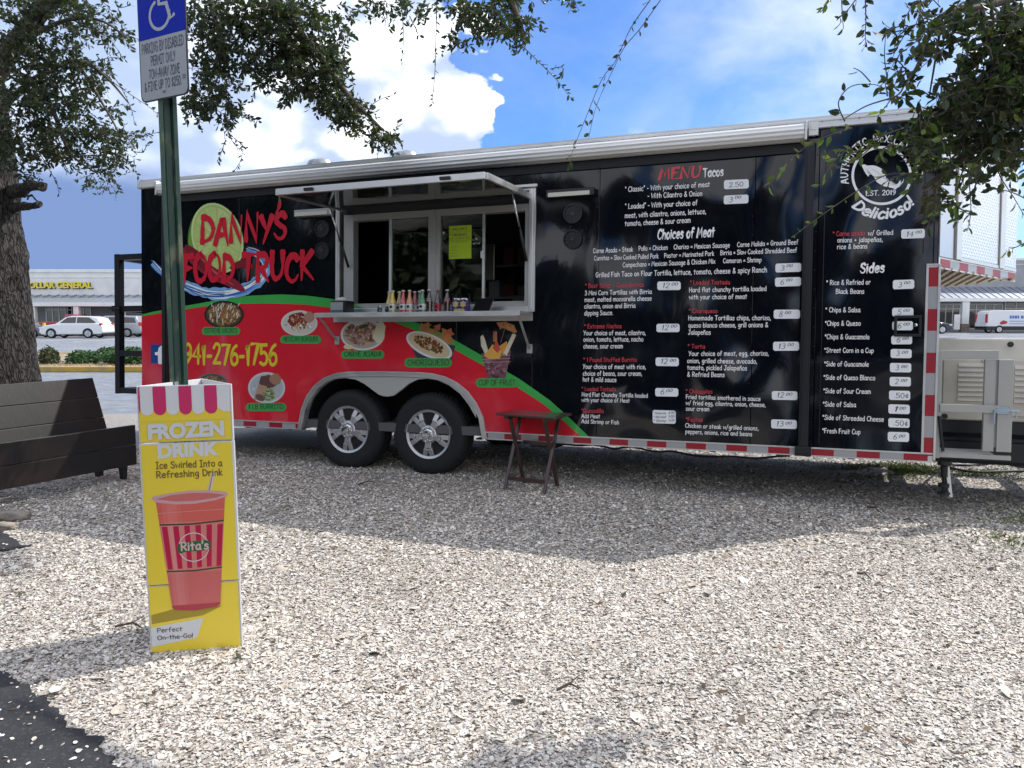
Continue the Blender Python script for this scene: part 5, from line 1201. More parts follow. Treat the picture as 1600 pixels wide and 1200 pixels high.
# round emblem
ecx, ecy, erx, ery = 1377.5, 274.5, 44.5, 43.5
def ringp(k0, k1):
    m = MB(); n = 56; vs = []
    for k in (k0, k1):
        for i in range(n): a = 2 * math.pi * i / n; vs.append(tl(ecx + erx * k * math.cos(a), ecy - ery * k * math.sin(a)) + Vector((0, -.0035, 0)))
    m.add(vs, [(i, (i + 1) % n, n + (i + 1) % n, n + i) for i in range(n)]); return m
emb = ringp(.97, 1.06).build('emblem_ring', white_print, trailer)
m = MB(); mp = [(440, 445), (462, 444), (480, 452), (515, 450), (545, 455), (572, 468), (592, 482), (603, 496), (610, 512), (612, 535), (618, 555), (634, 580), (655, 590), (680, 588), (700, 580), (710, 560), (742, 546), (736, 572), (716, 580), (712, 602), (692, 612), (684, 622), (660, 612), (628, 606), (600, 600), (574, 586), (553, 574), (538, 556), (533, 538), (512, 515), (498, 496), (478, 476), (470, 470), (478, 494), (492, 520), (488, 532), (474, 516), (458, 490), (452, 476), (444, 462)]
bm = bmesh.new(); vs_ = [bm.verts.new(tl(1250 + x / 4.571, 160 + y / 4.571) + Vector((0, -.0035, 0))) for x, y in mp]; bm.faces.new(vs_); bmesh.ops.triangulate(bm, faces=bm.faces); me = bpy.data.meshes.new('map_shape'); bm.to_mesh(me); bm.free(); me.materials.append(white_print); mo = bpy.data.objects.new('map_shape', me); C.objects.link(mo); mo.parent = trailer
def arc_text(s, r0, h, a0, a1, top, **kw):
    m = MB(); W = text_width(s, kw.get('gap', 1.7))
    def fn(a, b, z):
        t = R(a0 + (a1 - a0) * a / W); r = r0 + (b * h / 10 if top else -b * h / 10)
        return tl(ecx + r * math.cos(t), ecy - r * math.sin(t)) + Vector((0, -.0035 - z, 0))
    letter(m, s, fn, **kw); return m
arc_text('AUTHENTIC', 53, 11, 193, 113, True, wd=1.6, gap=2.4).build('emblem_lettering', white_print, trailer)
arc_text('MEXICAN', 53, 11, 103, 45, True, wd=1.6, gap=2.4).build('emblem_lettering', white_print, trailer)
arc_text('FOOD', 53, 11, 35, -2, True, wd=1.9, gap=2.4).build('emblem_lettering', white_print, trailer)
arc_text('Delicioso!', 67, 16, 226, 318, False, wd=2.1, brush=False, slant=.25, gap=1.5).build('emblem_lettering', white_print, trailer)
m = MB(); line_on(m, 'EST. 2019', (1353, 306), (1399, 304.3), 7.5, lift=.0035, wd=1.5); m.build('emblem_lettering', white_print, trailer)
# ------------------------------------------------------------------ things on and round the trailer
def tw(u, y, v, rot=0): return TW @ Matrix.Translation((u, y, v)) @ Matrix.Rotation(rot, 4, 'Z')
bottle_glass = {}
def glassy(n, c): return mat(n, c, .06, coat=.8, spec=.8)
def bottle(px, y, h, col, capc, label, labc=(.6, .6, .58), kind='glass'):
    u = tl(px, 480, -y).x; o = empty('bottle', M=tw(u, -y, SHT + .0005), label=label, cat='bottle', group='soft drink bottles lined up on the serving shelf'); r = .031 * h / .2
    m = MB(); M = Matrix.Identity(4)
    pr = [(r * .85, 0), (r, .006), (r, h * .42), (r * .93, h * .5), (r * .55, h * .66), (r * .42, h * .78), (r * .40, h * .93), (r * .46, h * .94)] if kind != 'coke' else [(r * .8, 0), (r, .008), (r * .9, h * .22), (r, h * .45), (r * .9, h * .55), (r * .5, h * .72), (r * .40, h * .9), (r * .44, h * .93)]
    m.lathe(pr, M, 16); soft(m.build('bottle_body', glassy('drink_%d_%d_%d' % tuple(int(v * 99) for v in col), col), o))
    m = MB(); m.lathe([(r * .5, h * .935), (r * .52, h * .95), (r * .45, h * .985), (.001, h)], M, 12); m.build('bottle_cap', mat('cap_%d' % int(sum(capc) * 99), capc, .3), o)
    m = MB(); m.lathe([(r * 1.015, h * .12), (r * 1.015, h * .38)], M, 16, closed=True) if kind != 'coke' else m.lathe([(r * .97, h * .5), (r * .80, h * .6)], M, 16, closed=True)
    lb = soft(m.build('bottle_label', mat('lab_%d' % int(sum(labc) * 99), labc, .5), o))
    if kind == 'glass':
        m = MB(); m.prism(blob(0, h * .26, r * .42, h * .07, 8), lambda a, b: Vector((a, -r * 1.03, b)), lambda a, b: Vector((a, -r * 1.0, b))); m.build('label_mark', black_print, lb)
Yl, Rd, Og, Gn, Ck = (.55, .38, .03), (.45, .02, .03), (.5, .2, .04), (.02, .15, .05), (.03, .012, .01)
capw = (.6, .58, .5)
bottle(608, .13, .205, Yl, capw, 'yellow soda bottle, back one of the leftmost pair'); bottle(613.5, .23, .205, Yl, capw, 'yellow soda bottle, front one of the leftmost pair')
bottle(624, .13, .205, (.45, .28, .03), capw, 'amber soda bottle just behind the brightest red bottle'); bottle(630, .23, .205, Rd, capw, 'bright red soda bottle in front, third from the left in the front row' if 0 else 'bright red soda bottle between the yellow pair and the orange one')
bottle(640, .23, .205, Og, capw, 'orange soda bottle between two red ones'); bottle(648, .15, .2, (.35, .02, .03), capw, 'dark red soda bottle right of the orange one')
bottle(655.5, .13, .205, Gn, capw, 'green soda bottle, back one of the green pair'); bottle(660, .23, .205, Gn, capw, 'green soda bottle with white label, front one of the green pair')
bottle(670.5, .2, .21, Ck, (.6, .6, .6), 'slim glass cola bottle right of the green bottles', (.4, .2, .18), 'coke')
bottle(684, .19, .205, (.025, .012, .01), (.45, .02, .03), 'cola bottle with red screw cap and red label', (.45, .03, .04)); bottle(698.5, .2, .205, Ck, (.55, .5, .5), 'glass cola bottle with red label next to the purple packet', (.42, .05, .06), 'coke')
# small jars
for i, px in enumerate((593, 601)):
    o = empty('salsa_jar', M=tw(tl(px, 480, -.2).x, -.2 + .05 * i, SHT), label=('left' if i == 0 else 'right') + ' one of two small dark jars left of the yellow bottles', cat='jar')
    m = MB(); m.lathe([(.018, 0), (.022, .005), (.022, .045), (.018, .055)], Matrix.Identity(4), 12); m.build('jar_body', glassy('jar', (.06, .07, .06)), o); m = MB(); m.lathe([(.02, .055), (.02, .066), (.001, .067)], Matrix.Identity(4), 12); m.build('jar_lid', chrome, o)
o = empty('napkin_dispenser', M=tw(tl(534, 480, -.2).x, -.2, SHT), label='black and grey napkin dispenser at the left end of the serving shelf', cat='napkin dispenser')
m = MB(); m.box(-.085, .085, -.06, .08, 0, .12); m.build('dispenser_case', black_steel, o, bevel=.006)
m = MB(); m.box(-.078, .055, -.066, -.061, .03, .105); m.build('face_plate', mat('plate_grey', (.26, .28, .28), .5), o); m = MB(); m.box(-.078, .055, -.0665, -.061, .008, .026); m.build('teal_band', mat('teal', (.03, .14, .16), .5), o)
m = MB(); m.prism([(-.05, .12), (-.03, .145), (.0, .15), (.03, .155), (.06, .14), (.07, .12)], lambda a, b: Vector((a, -.04, b)), lambda a, b: Vector((a + .01, .04, b - .006))); m.build('napkin', mat('paper', (.6, .6, .6), .8), o, bevel=.006)
o = empty('candy_packet', M=tw(tl(720, 480, -.2).x, -.2, SHT), label='purple printed packet shaped like two round lobes on the shelf', cat='packet')
m = MB(); m.prism([(-.075, 0), (.075, 0), (.083, .05), (.07, .1), (.045, .118), (.0, .105), (-.045, .118), (-.07, .1), (-.083, .05)], lambda a, b: Vector((a, .03, b)), lambda a, b: Vector((a, -.03, b))); m.build('packet_body', mat('purple', (.05, .02, .16), .3), o, bevel=.008)
m = MB()
for x in (-.035, .035):
    m.lathe([(.024, -.034), (.024, -.0305)], Matrix.Translation((x, 0, .07)) @ Matrix.Rotation(R(-90), 4, 'X') @ Matrix.Translation((0, 0, 0)), 6)
    for q in range(6): a = q * 1.047; m.box(-.006, .006, -.0345, -.0305, .018, .03, Matrix.Translation((x, 0, .07)) @ Matrix.Rotation(a, 4, 'Y'))
m.box(-.05, .05, -.034, -.0305, .004, .03); m.build('packet_print', mat('gold_print', (.5, .42, .12), .4), o)
m = MB(); m.box(-.06, -.01, -.02, .02, .105, .124); m.box(.01, .06, -.02, .02, .105, .124); m.build('packet_top', white_print, o, bevel=.004)
o = empty('tablet', M=tw(tl(755, 480, -.18).x, -.18, SHT), label='black tablet on a tilted stand at the right end of the shelf', cat='tablet')
m = MB(); m.add([Vector(v) for v in ((-.085, -.06, 0), (.075, -.06, 0), (.095, .02, .125), (-.062, .02, .125), (-.085, -.045, 0), (.075, -.045, 0), (.095, .035, .125), (-.062, .035, .125))], [(0, 1, 2, 3), (7, 6, 5, 4), (0, 4, 5, 1), (1, 5, 6, 2), (2, 6, 7, 3), (3, 7, 4, 0)]); m.build('tablet_body', mat('tablet_black', (.006, .006, .008), .25), o, bevel=.003)
m = MB(); m.box(-.06, .06, -.02, .07, 0, .012); m.build('tablet_stand', black_steel, o)
# specials note on the glass
nc = [tl(x, y, .028) for x, y in ((702, 353.5), (737, 352), (737, 404), (702, 405))]
o = empty('specials_note', M=tw(nc[0].x, .028, nc[3].z), label='yellow green handwritten specials note taped to the sliding window', cat='note')
nw, nh = nc[1].x - nc[0].x, nc[0].z - nc[3].z
m = MB(); m.box(0, nw, -.004, .0, 0, nh); m.build('paper_sheet', mat('note_paper', (.42, .60, .02), .6), o)
m = MB()
def note(s, x, y, w_, h, wd=1.1):
    W = text_width(s); letter(m, s, lambda a, b, z: Vector((x + a * w_ / W, -.0045 - z, y + b * h / 10)), wd=wd, jit=.4)
note('* SPECIALS', .01, nh * .86, nw * .75, .02, 1.4); note('* TAMALES', .01, nh * .68, nw * .75, .024, 1.5); note('ask us about 5.00', .005, nh * .6, nw * .9, .014); note('for each order', .03, nh * .5, nw * .7, .012, .9)
for i, s in enumerate(('chicken', 'cheese', 'pork', 'beef')): note(s, .015, nh * (.34 - .09 * i), nw * (.3 + .03 * (i % 2)), .012, .9)
m.box(.005, nw - .005, -.0046, -.0041, nh * .81, nh * .815); m.box(.005, nw - .005, -.0046, -.0041, nh * .56, nh * .565)
m.build('note_writing', ink, o)

# jack leg, platform frame and generator on the tongue
m0 = TW @ Vector((tl(1478, 730, .15).x, .15, VB)); 
jk = empty('levelling_jack', M=tw(tl(1476, 730, .12).x, .12, 0), label='black screw jack hanging below the trailer corner, beside a white wedge', cat='jack')
m = MB(); m.lathe([(.05, VB - .0), (.05, VB - .03), (.028, VB - .04), (.028, VB - .12)], Matrix.Identity(4), 14); m.lathe([(.016, VB - .12), (.016, .12)], Matrix.Identity(4), 10); m.build('jack_tube', black_steel, jk)
m = MB(); m.lathe([(.04, .2), (.04, .17)], Matrix.Identity(4), 8); m.lathe([(.045, .135), (.045, .12)], Matrix.Identity(4), 12); m.build('jack_foot', black_steel, jk)
m = MB(); wb = tw(tl(1489, 740, .12).x, .12, 0); m.add([wb @ Vector(v) for v in ((-.02, -.02, .1), (.0, -.02, .1), (-.03, -.02, VB - .02), (-.06, -.02, VB - .02), (-.02, .02, .1), (.0, .02, .1), (-.03, .02, VB - .02), (-.06, .02, VB - .02))], [(0, 1, 2, 3), (7, 6, 5, 4), (0, 4, 5, 1), (1, 5, 6, 2), (2, 6, 7, 3), (3, 7, 4, 0)]); tag(m.build('corner_bracket', alu_white), 'slanting pale metal bracket right of the black screw jack', 'bracket')
W1 = .04
pf = empty('platform_frame', M=tw(U1, W1, 0), label='aluminium folding platform frame standing in front of the generator', cat='frame')
def fb_(x0, x1, y0, y1, nm='frame_rail', y=0.0, d=.05, mt=None):
    a = tl(x0, y0, W1); b = tl(x1, y1, W1); m = MB(); m.box(a.x - U1, b.x - U1, y, y + d, min(a.z, b.z), max(a.z, b.z)); return m.build(nm, mt or alu_dull, pf, bevel=.003)
fb_(1457, 1468, 548, 716, 'frame_post'); fb_(1540, 1553, 562, 706, 'frame_post', .01); fb_(1561, 1580, 562, 707, 'frame_post', .0)
fb_(1468.3, 1561, 547, 561, y=.003, d=.045); fb_(1468.3, 1560.7, 631, 646, y=-.012, d=.02); fb_(1468.3, 1580, 707.5, 720, y=.004, d=.045)
fb_(1553, 1560.7, 562, 700, 'frame_panel', .02, .01)
m = MB(); a, b = tl(1468, 706, W1), tl(1556, 706, W1); m.box(a.x - U1 + .02, b.x - U1, .06, .38, a.z - .03, a.z - .01)
for i in range(5): m.box(a.x - U1 + .02, b.x - U1, .07 + i * .065, .09 + i * .065, a.z - .0095, a.z - .002)
m.build('step_tread', alu, pf)
m = MB(); a = tl(1467, 650, W1); b = tl(1473, 705, W1); m.tube([(a.x - U1, -.01, a.z), (b.x - U1, -.01, b.z)], .011, 8); m.build('frame_strut', black_steel, pf)
m = MB(); a, b = tl(1557, 636, W1), tl(1577, 647, W1); m.box(a.x - U1, b.x - U1, -.014, -.001, b.z, a.z); c = (a.z + b.z) / 2; m.bar((a.x - U1 - .02, -.022, c), (b.x - U1 + .06, -.022, c), .012); m.bar((a.x - U1 - .014, -.022, c), (a.x - U1 - .018, -.022, c - .1), .012); m.bar((b.x - U1 + .04, -.022, c), (b.x - U1 + .04, -.022, c - .05), .01); m.build('slide_bolt', mat('zinc', (.45, .52, .60), .25, .9), pf, bevel=.002)
WG = .5
gt0, gt1 = tl(1460, 528, WG), tl(1545, 658, WG)
beige_p = mat('generator_beige', (.58, .55, .48), .42, bump=(8, .08, .01), var=(2, (.50, .47, .41, 1)))
GU = gt0.x - .12; GB = gt1.z; GH = gt0.z - GB; GL = 2.0
gen = empty('generator', M=tw(GU, WG, GB), label='beige louvred generator cabinet mounted ahead of the trailer body', cat='generator')
m = MB(); m.box(0, GL, 0, .95, 0, GH - .19); m.build('cabinet_body', beige_p, gen, bevel=.012)
m = MB(); m.add([Vector(v) for v in ((-.01, -.012, GH - .188), (GL, -.012, GH - .188), (GL, .96, GH - .188), (-.01, .96, GH - .188), (.02, .05, GH), (GL - .03, .05, GH), (GL - .03, .9, GH), (.02, .9, GH))], [(3, 2, 1, 0), (4, 5, 6, 7), (0, 1, 5, 4), (1, 2, 6, 5), (2, 3, 7, 6), (3, 0, 4, 7)]); m.build('cabinet_lid', beige_p, gen, bevel=.015)
gx = lambda px: tl(px, 600, WG).x - GU; gz = lambda py: tl(1500, py, WG).z - GB
m = MB(); m.box(gx(1473), gx(1543), -.012, -.0005, gz(634), gz(562)); dr = m.build('access_door', beige_p, gen, bevel=.004)
for i in range(8):
    z = gz(569 + i * 7.6); m = MB(); m.prism([(-.028, z - .018), (-.0125, z + .012), (-.0125, z - .018)], lambda a, b: Vector((gx(1496), a, b)), lambda a, b: Vector((gx(1540), a, b))); m.build('louvre', beige_p, dr)
m = MB(); m.box(gx(1558), gx(1600) + .5, -.012, -.0005, gz(648), gz(562)); dr = m.build('access_door', beige_p, gen, bevel=.004)
for i in range(7):
    z = gz(572 + i * 8.5); m = MB(); m.prism([(-.028, z - .018), (-.0125, z + .012), (-.0125, z - .018)], lambda a, b: Vector((gx(1584), a, b)), lambda a, b: Vector((gx(1600) + .3, a, b))); m.build('louvre', beige_p, dr)
for px, py in ((1576, 538), (1477, 651)):
    m = MB(); m.lathe([(.022, 0), (.022, .006), (.001, .007)], Matrix.Translation((gx(px), -.0135, gz(py))) @ Matrix.Rotation(R(90), 4, 'X'), 16); m.build('knockout_plug', dplastic, gen)
m = MB(); m.box(gx(1533), gx(1538), -.02, -.0125, gz(566), gz(561)); m.build('door_latch', chrome, dr)
m = MB(); m.box(-.02, GL, .02, .9, -.1, -.001); m.box(0, GL, .0, .04, -.16, -.135); m.build('skid_base', black_steel, gen)
m = MB(); m.box(.02, GL - .05, .12, .85, GB * -1 + .30, -.101); m.build('battery_tray', mat('tray_black', (.01, .01, .012), .6), gen)

# black steel rack on the tail
WR = .45
rk = empty('steel_rack', M=tw(U0, WR, 0), label='black square tube rack sticking out behind the left end of the trailer', cat='rack')
RA, RB = tl(182, 402, WR), tl(182, 610, WR); ru = RA.x - U0; tb = .075
for y, nm in ((0, 'rack_post'), (1.15, 'rack_post')):
    m = MB(); m.box(ru - tb / 2, ru + tb / 2, y, y + tb, RB.z - tb / 2, RA.z + tb / 2); m.build(nm, black_steel, rk, bevel=.003)
    for py in (402, 482.5, 552, 610):
        z = tl(182, py, WR).z; m = MB(); m.box(ru + tb / 2, 0, y + .003, y + tb - .003, z - tb * .45, z + tb * .45); m.build('rack_rail', black_steel, rk, bevel=.003)
for py in (402, 482.5, 610):
    z = tl(182, py, WR).z; m = MB(); m.box(ru - tb / 2 + .003, ru + tb / 2 - .003, tb, 1.15, z - tb * .45, z + tb * .45); m.build('rack_rail', black_steel, rk, bevel=.003)
z = tl(182, 482.5, WR).z; m = MB(); m.box(ru - .06, ru + .06, -.02, -.001, z - .035, z + .035); m.tube([(ru - .08, -.03, z), (ru + .08, -.03, z)], .012, 8); m.build('rack_clamp', black_steel, rk)

# ------------------------------------------------------------------ folding tray table
wood_dk = mat('dark_wood', (.045, .022, .018), .32, bump=(40, .2, .002, (1, 1, 8)), coat=.3)
nl, nr, frr, fl = G(796, 762), G(850.5, 771), G(874, 762), G(809.5, 756)
ctr = (nl + nr + frr + fl) / 4; e1 = (nr - nl + frr - fl).normalized(); e2 = Vector((-e1.y, e1.x, 0)); Lx = ((nr - nl).length + (frr - fl).length) / 2; Ly = (fl - nl).dot(e2) * .5 + (frr - nr).dot(e2) * .5
tb_ = empty('tray_table', M=Matrix.Translation(ctr) @ Matrix(((e1.x, e2.x, 0, 0), (e1.y, e2.y, 0, 0), (0, 0, 1, 0), (0, 0, 0, 1))), label='dark brown folding tray table with crossed legs in front of the trailer', cat='table')
hx, hy = Lx / 2, max(Ly / 2, .15); TH = .645
m = MB(); m.prism([(-hx - .09, -hy + .0), (hx + .09, -hy + .0), (hx + .1, -hy + .02), (hx + .1, hy + .02), (hx + .08, hy + .04), (-hx - .08, hy + .04), (-hx - .1, hy + .02), (-hx - .1, -hy + .02)], lambda a, b: Vector((a, b, TH - .017)), lambda a, b: Vector((a, b, TH))); m.build('tabletop', wood_dk, tb_, bevel=.004)
for sx in (-1, 1):
    x = sx * hx
    m = MB(); m.bar((x - sx * .0, -hy, 0), (x, hy - .03, TH - .04), .02, .03, up=(1, 0, 0)); m.build('leg', wood_dk, tb_, bevel=.002)
    m = MB(); m.bar((x - sx * .022, hy, 0), (x - sx * .022, -hy + .05, TH - .04), .02, .03, up=(1, 0, 0)); m.build('leg', wood_dk, tb_, bevel=.002)
    m = MB(); m.box(x - .02, x + .02, -hy + .02, hy, TH - .045, TH - .018); m.build('top_cleat', wood_dk, tb_, bevel=.002)
m = MB(); m.box(-hx + .01, hx - .01, -hy + .025, -hy + .04, .075, .11); m.build('stretcher', wood_dk, tb_, bevel=.002)
m = MB(); m.box(-hx + .035, hx - .035, hy - .05, hy - .035, TH * .55, TH * .55 + .035); m.build('stretcher', wood_dk, tb_, bevel=.002)

# ------------------------------------------------------------------ bench
bench_m = mat('black_stained_board', (.008, .0075, .008), .38, bump=(6, .5, .004, (12, 1, 1)), var=(1.2, (.024, .013, .011, 1), .42, .7))
P0, P1 = G(211, 748), G(0, 792); ax = (P1 - P0); ax.z = 0; ax.normalize(); bk = Vector((ax.y, -ax.x, 0))
if bk.y < 0: bk = -bk
BM = Matrix(((ax.x, bk.x, 0, P0.x), (ax.y, bk.y, 0, P0.y), (0, 0, 1, 0), (0, 0, 0, 1)))
bn = empty('bench', M=BM, label='long black plank bench with a leaning back at the foot of the oak', cat='bench'); BL = 2.35
def slope(a, z0, z1, y0, y1, th, nm, x0=0, x1=BL):
    m = MB(); d = Vector((0, y1 - y0, z1 - z0)); nrm = Vector((0, -(z1 - z0), y1 - y0)).normalized() * th
    vs = [Vector((x, y0, z0)) for x in (x0, x1)] + [Vector((x, y1, z1)) for x in (x1, x0)]
    m.add(vs + [v + nrm for v in vs], [(0, 1, 2, 3), (7, 6, 5, 4), (0, 4, 5, 1), (1, 5, 6, 2), (2, 6, 7, 3), (3, 7, 4, 0)]); return m.build(nm, bench_m, bn, bevel=.004)
for z0, z1 in ((.135, .315), (.319, .495)): slope(0, z0, z1, 0, 0, -.035 if 0 else .035, 'front_board')
for i in range(3):
    t0, t1 = i / 3 + .004, (i + 1) / 3 - .004; y0, z0, y1, z1 = .30, .36, .50, .90
    slope(0, z0 + (z1 - z0) * t0, z0 + (z1 - z0) * t1, y0 + (y1 - y0) * t0, y0 + (y1 - y0) * t1, .03, 'back_board', .04)
for i in range(3): slope(0, .45 - .03 * i, .45 - .03 * (i + 1) + .004, .04 + .085 * i, .04 + .085 * (i + 1) - .006, .025, 'seat_board', .01, BL - .01)
for x in (.05, BL / 2, BL - .1):
    m = MB(); m.prism([(x, .0), (x + .035, .0), (x + .06, .2), (x - .02, .2)], lambda a, b: Vector((a, .04, b)), lambda a, b: Vector((a, .09, b))); m.build('leg', bench_m, bn, bevel=.003)
    m = MB(); m.prism([(.36, 0), (.42, 0), (.50, .62), (.44, .62)], lambda a, b: Vector((x, a, b)), lambda a, b: Vector((x + .05, a, b))); m.build('leg', bench_m, bn, bevel=.003)
    m = MB(); m.box(x, x + .05, .04, .36, .2, .25); m.build('seat_bearer', bench_m, bn)

# ------------------------------------------------------------------ yellow advertising sleeve round the post
fl_, fr_ = G(235.5, 1020), G(380, 1010)
ex = (fr_ - fl_).normalized(); ey = Vector((-ex.y, ex.x, 0)); WX = (fr_ - fl_).length
HT = at(213, 600, fl_.y / 1.0).z * .5 + at(368, 597.5, fr_.y).z * .5
lean = Matrix.Rotation(R(-.9), 4, ey)
SM = Matrix(((ex.x, ey.x, 0, fl_.x), (ex.y, ey.y, 0, fl_.y), (0, 0, 1, -.01), (0, 0, 0, 1))) @ Matrix.Rotation(R(-.7), 4, 'Y')
box = empty('advertising_sleeve', M=SM, label='three sided yellow frozen drink advertising box standing round the sign post', cat='advertising sign')
yel = mat('board_yellow', (.78, .60, .05), .32, coat=.2); wht_b = mat('board_white', (.66, .66, .66), .4); pink = mat('stripe_pink', (.58, .03, .13), .32, coat=.2)
APX = (WX * .48, .37)
f1, f2 = HT * .200, HT * .215
hts = [0, HT * .262, HT * .79, HT]
wallp = {'front': ((0, 0), (WX, 0)), 'right': ((WX, 0), APX), 'left': (APX, (0, 0))}
for nm, (a, b) in wallp.items():
    d = Vector((b[0] - a[0], b[1] - a[1], 0)); n_ = Vector((d.y, -d.x, 0)).normalized()
    for i in range(3):
        z0, z1 = hts[i] + (.0035 if i else 0), hts[i + 1]
        off = .0 if i != 1 else .003
        m = MB(); vs = [Vector((p[0], p[1], z)) + n_ * o_ for p in (a, b) for o_ in (off - .006, off) for z in (z0, z1)]
        m.add(vs, [(0, 1, 3, 2), (4, 6, 7, 5), (0, 4, 5, 1), (2, 3, 7, 6), (0, 2, 6, 4), (1, 5, 7, 3)]); m.build('sleeve_panel', wht_b, box, bevel=.001)
def fp(x, z, l): return Vector((x * WX, -l, z * HT))      # x across 0..1, z up 0..1 on the front face
def fpoly(pts, l, mt, nm, par=box, holes=None):
    m = MB(); m.add([fp(x, z, l) for x, z in pts], [tuple(range(len(pts)))]); return m.build(nm, mt, par)
for (z0, z1), l in (((.004, .259), .0035), ((.267, .786), .0065), ((.796, .87), .0035)): fpoly([(.018, z0), (.975, z0), (.975, z1), (.018, z1)], l, yel, 'yellow_face')
n = 15; xs = [-.02 + i * .1435 for i in range(8)]; sw = .127
m1, m2, my = MB(), MB(), MB()
my.add([fp(.018, .8705, .0036), fp(.975, .8705, .0036), fp(.975, .93, .0036), fp(.018, .93, .0036)], [(0, 1, 2, 3)]); my.build('yellow_face', yel, box)
for i in range(8):
    x0 = .018 if i == 0 else .036 + (i - 1) * .134 + .0; x1 = .036 if i == 0 else min(x0 + .131, .978)
    if i == 7: x1 = .975
    cx, rx = (x0 + x1) / 2, (x1 - x0) / 2
    if i in (0, 7): pts = [(x0, .997), (x0, .905), (x1, .895 if i == 0 else .91), (x1, .997)]; pts = [(x0, .997), (x0, .915), ((x0 + x1) / 2, .90), (x1, .90 if i == 7 else .915), (x1, .997)]
    else: pts = [(x0, .997)] + [(cx - rx * math.cos(t), .915 - .022 * math.sin(t)) for t in [j * math.pi / 10 for j in range(11)]] + [(x1, .997)]
    m = MB(); m.add([fp(x, z, .0045) for x, z in pts], [tuple(range(len(pts)))]); m.build('scallop_stripe', pink if i % 2 == 0 else wht_b, box)
def flat_on(body, x0, x1, z0, z1, bold, l, mt, nm, skew=0.0, par=box):
    vs, fs = flat_text(body, bold); m = MB(); m.add([fp(x0 + a * (x1 - x0), z0 + b * (z1 - z0) + skew * a, l) for a, b in vs], fs); return m.build(nm, mt, par, fix=False)
wt = mat('letter_white', (.62, .63, .65), .35)
# heavy display letters, drawn as wide strokes
def fat(s, x0, x1, z0, h, wd, l, mt, nm, **kw):
    W = text_width(s, kw.get('gap', 1.7)); m = MB(); letter(m, s, lambda a, b, z: fp(x0 + a * (x1 - x0) / W, z0 + b * h / 10, l + z), wd=wd, **kw); return m.build(nm, mt, box)
flat_on('FRoZEN'.upper(), .10, .90, .808, .862, .075, .0072, wt, 'heading_lettering', skew=.006)
for nd_ in (): pass
flat_on('DRINK', .19, .84, .738, .786, .075, .0074, wt, 'heading_lettering', skew=.004)
brown = mat('letter_brown', (.19, .12, .035), .4)
fat('Ice Swirled Into a', .165, .86, .698, .024, 1.9, .007, brown, 'tagline_lettering'); fat('Refreshing Drink', .165, .86, .664, .024, 1.9, .007, brown, 'tagline_lettering')
# the drink
cup_m = mat('drink_print', (.5, .1, .1), .3, attr=True, coat=.2)
cm = MB(); lz = [.0072]
def cp(pts, col):
    cm.col = col; cm.add([fp(x, z, lz[0] if min(p[1] for p in pts) > .264 else .0072 + lz[0] - .0072) for x, z in pts], [tuple(range(len(pts)))]); lz[0] += .00003
cp([(.66, .56), (.70, .56), (.785, .678), (.75, .68)], (.62, .56, .56)); cp([(.668, .56), (.685, .56), (.767, .678), (.757, .679)], (.35, .2, .2))
XL = lambda z: .26 - (.26 - .14) * (z - .175) / (.59 - .175); XR = lambda z: .775 + (.88 - .775) * (z - .175) / (.59 - .175)
zs_ = [.175 + (.59 - .175) * i / 22 for i in range(23)]
for i in range(22):
    z0, z1 = zs_[i], zs_[i + 1]
    for j in range(14):
        u0, u1 = j / 14, (j + 1) / 14; q = abs((u0 + u1) / 2 - .5) * 2; f = 1 - .25 * q * 0; base = (.62, .12, .095) if z0 > .48 else (.60, .20, .17) if z0 > .30 else (.56, .13, .12)
        kf = random.uniform(.985, 1.015); g_ = .06 * max(0, 1 - abs((u0 + u1) / 2 - .2) * 6)
        cp([(XL(z0) + (XR(z0) - XL(z0)) * u0, z0), (XL(z0) + (XR(z0) - XL(z0)) * u1, z0), (XL(z1) + (XR(z1) - XL(z1)) * u1, z1), (XL(z1) + (XR(z1) - XL(z1)) * u0, z1)], tuple(v * kf + g_ for v in base)); lz[0] -= .00003
    
lz[0] += .0001
for i in range(11):
    u0, u1 = .03 + i * .087, .03 + (i + 1) * .087; z0, z1 = .32, .482
    if i % 2 == 0: cp([(XL(z0) + (XR(z0) - XL(z0)) * u0, z0 + .004 * u0), (XL(z0) + (XR(z0) - XL(z0)) * u1, z0 + .004 * u1), (XL(z1) + (XR(z1) - XL(z1)) * u1, z1), (XL(z1) + (XR(z1) - XL(z1)) * u0, z1)], (.46, .012, .06))
for z in (.311, .487): cp([(XL(z), z), (XL(z) + (XR(z) - XL(z)) * .5, z - .003), (XR(z), z + .004), (XR(z), z + .010), (XL(z) + (XR(z) - XL(z)) * .5, z + .003), (XL(z), z + .006)], (.06, .06, .03))
cp([(.10, .586), (.16, .573), (.35, .563), (.55, .562), (.78, .572), (.90, .585), (.915, .594), (.88, .602), (.70, .610), (.5, .612), (.30, .606), (.12, .596)], (.58, .34, .36)); cp([(.15, .586), (.35, .574), (.55, .573), (.78, .581), (.88, .590), (.70, .601), (.5, .603), (.30, .598)], (.56, .15, .13))
cp([(.26, .175), (.29, .167), (.5, .160), (.73, .168), (.775, .177), (.775, .184), (.26, .184)], (.42, .04, .06)); cp([(XL(.53), .532), (XR(.53), .536), (XR(.53), .538), (XL(.53), .534)], (.66, .3, .26))
def ell(cx, cz, rx, rz, n=28): return [(cx + rx * math.cos(i * 6.2832 / n), cz + rz * math.sin(i * 6.2832 / n)) for i in range(n)]
cup = cm.build('drink_picture', cup_m, box, colattr=True, fix=False)
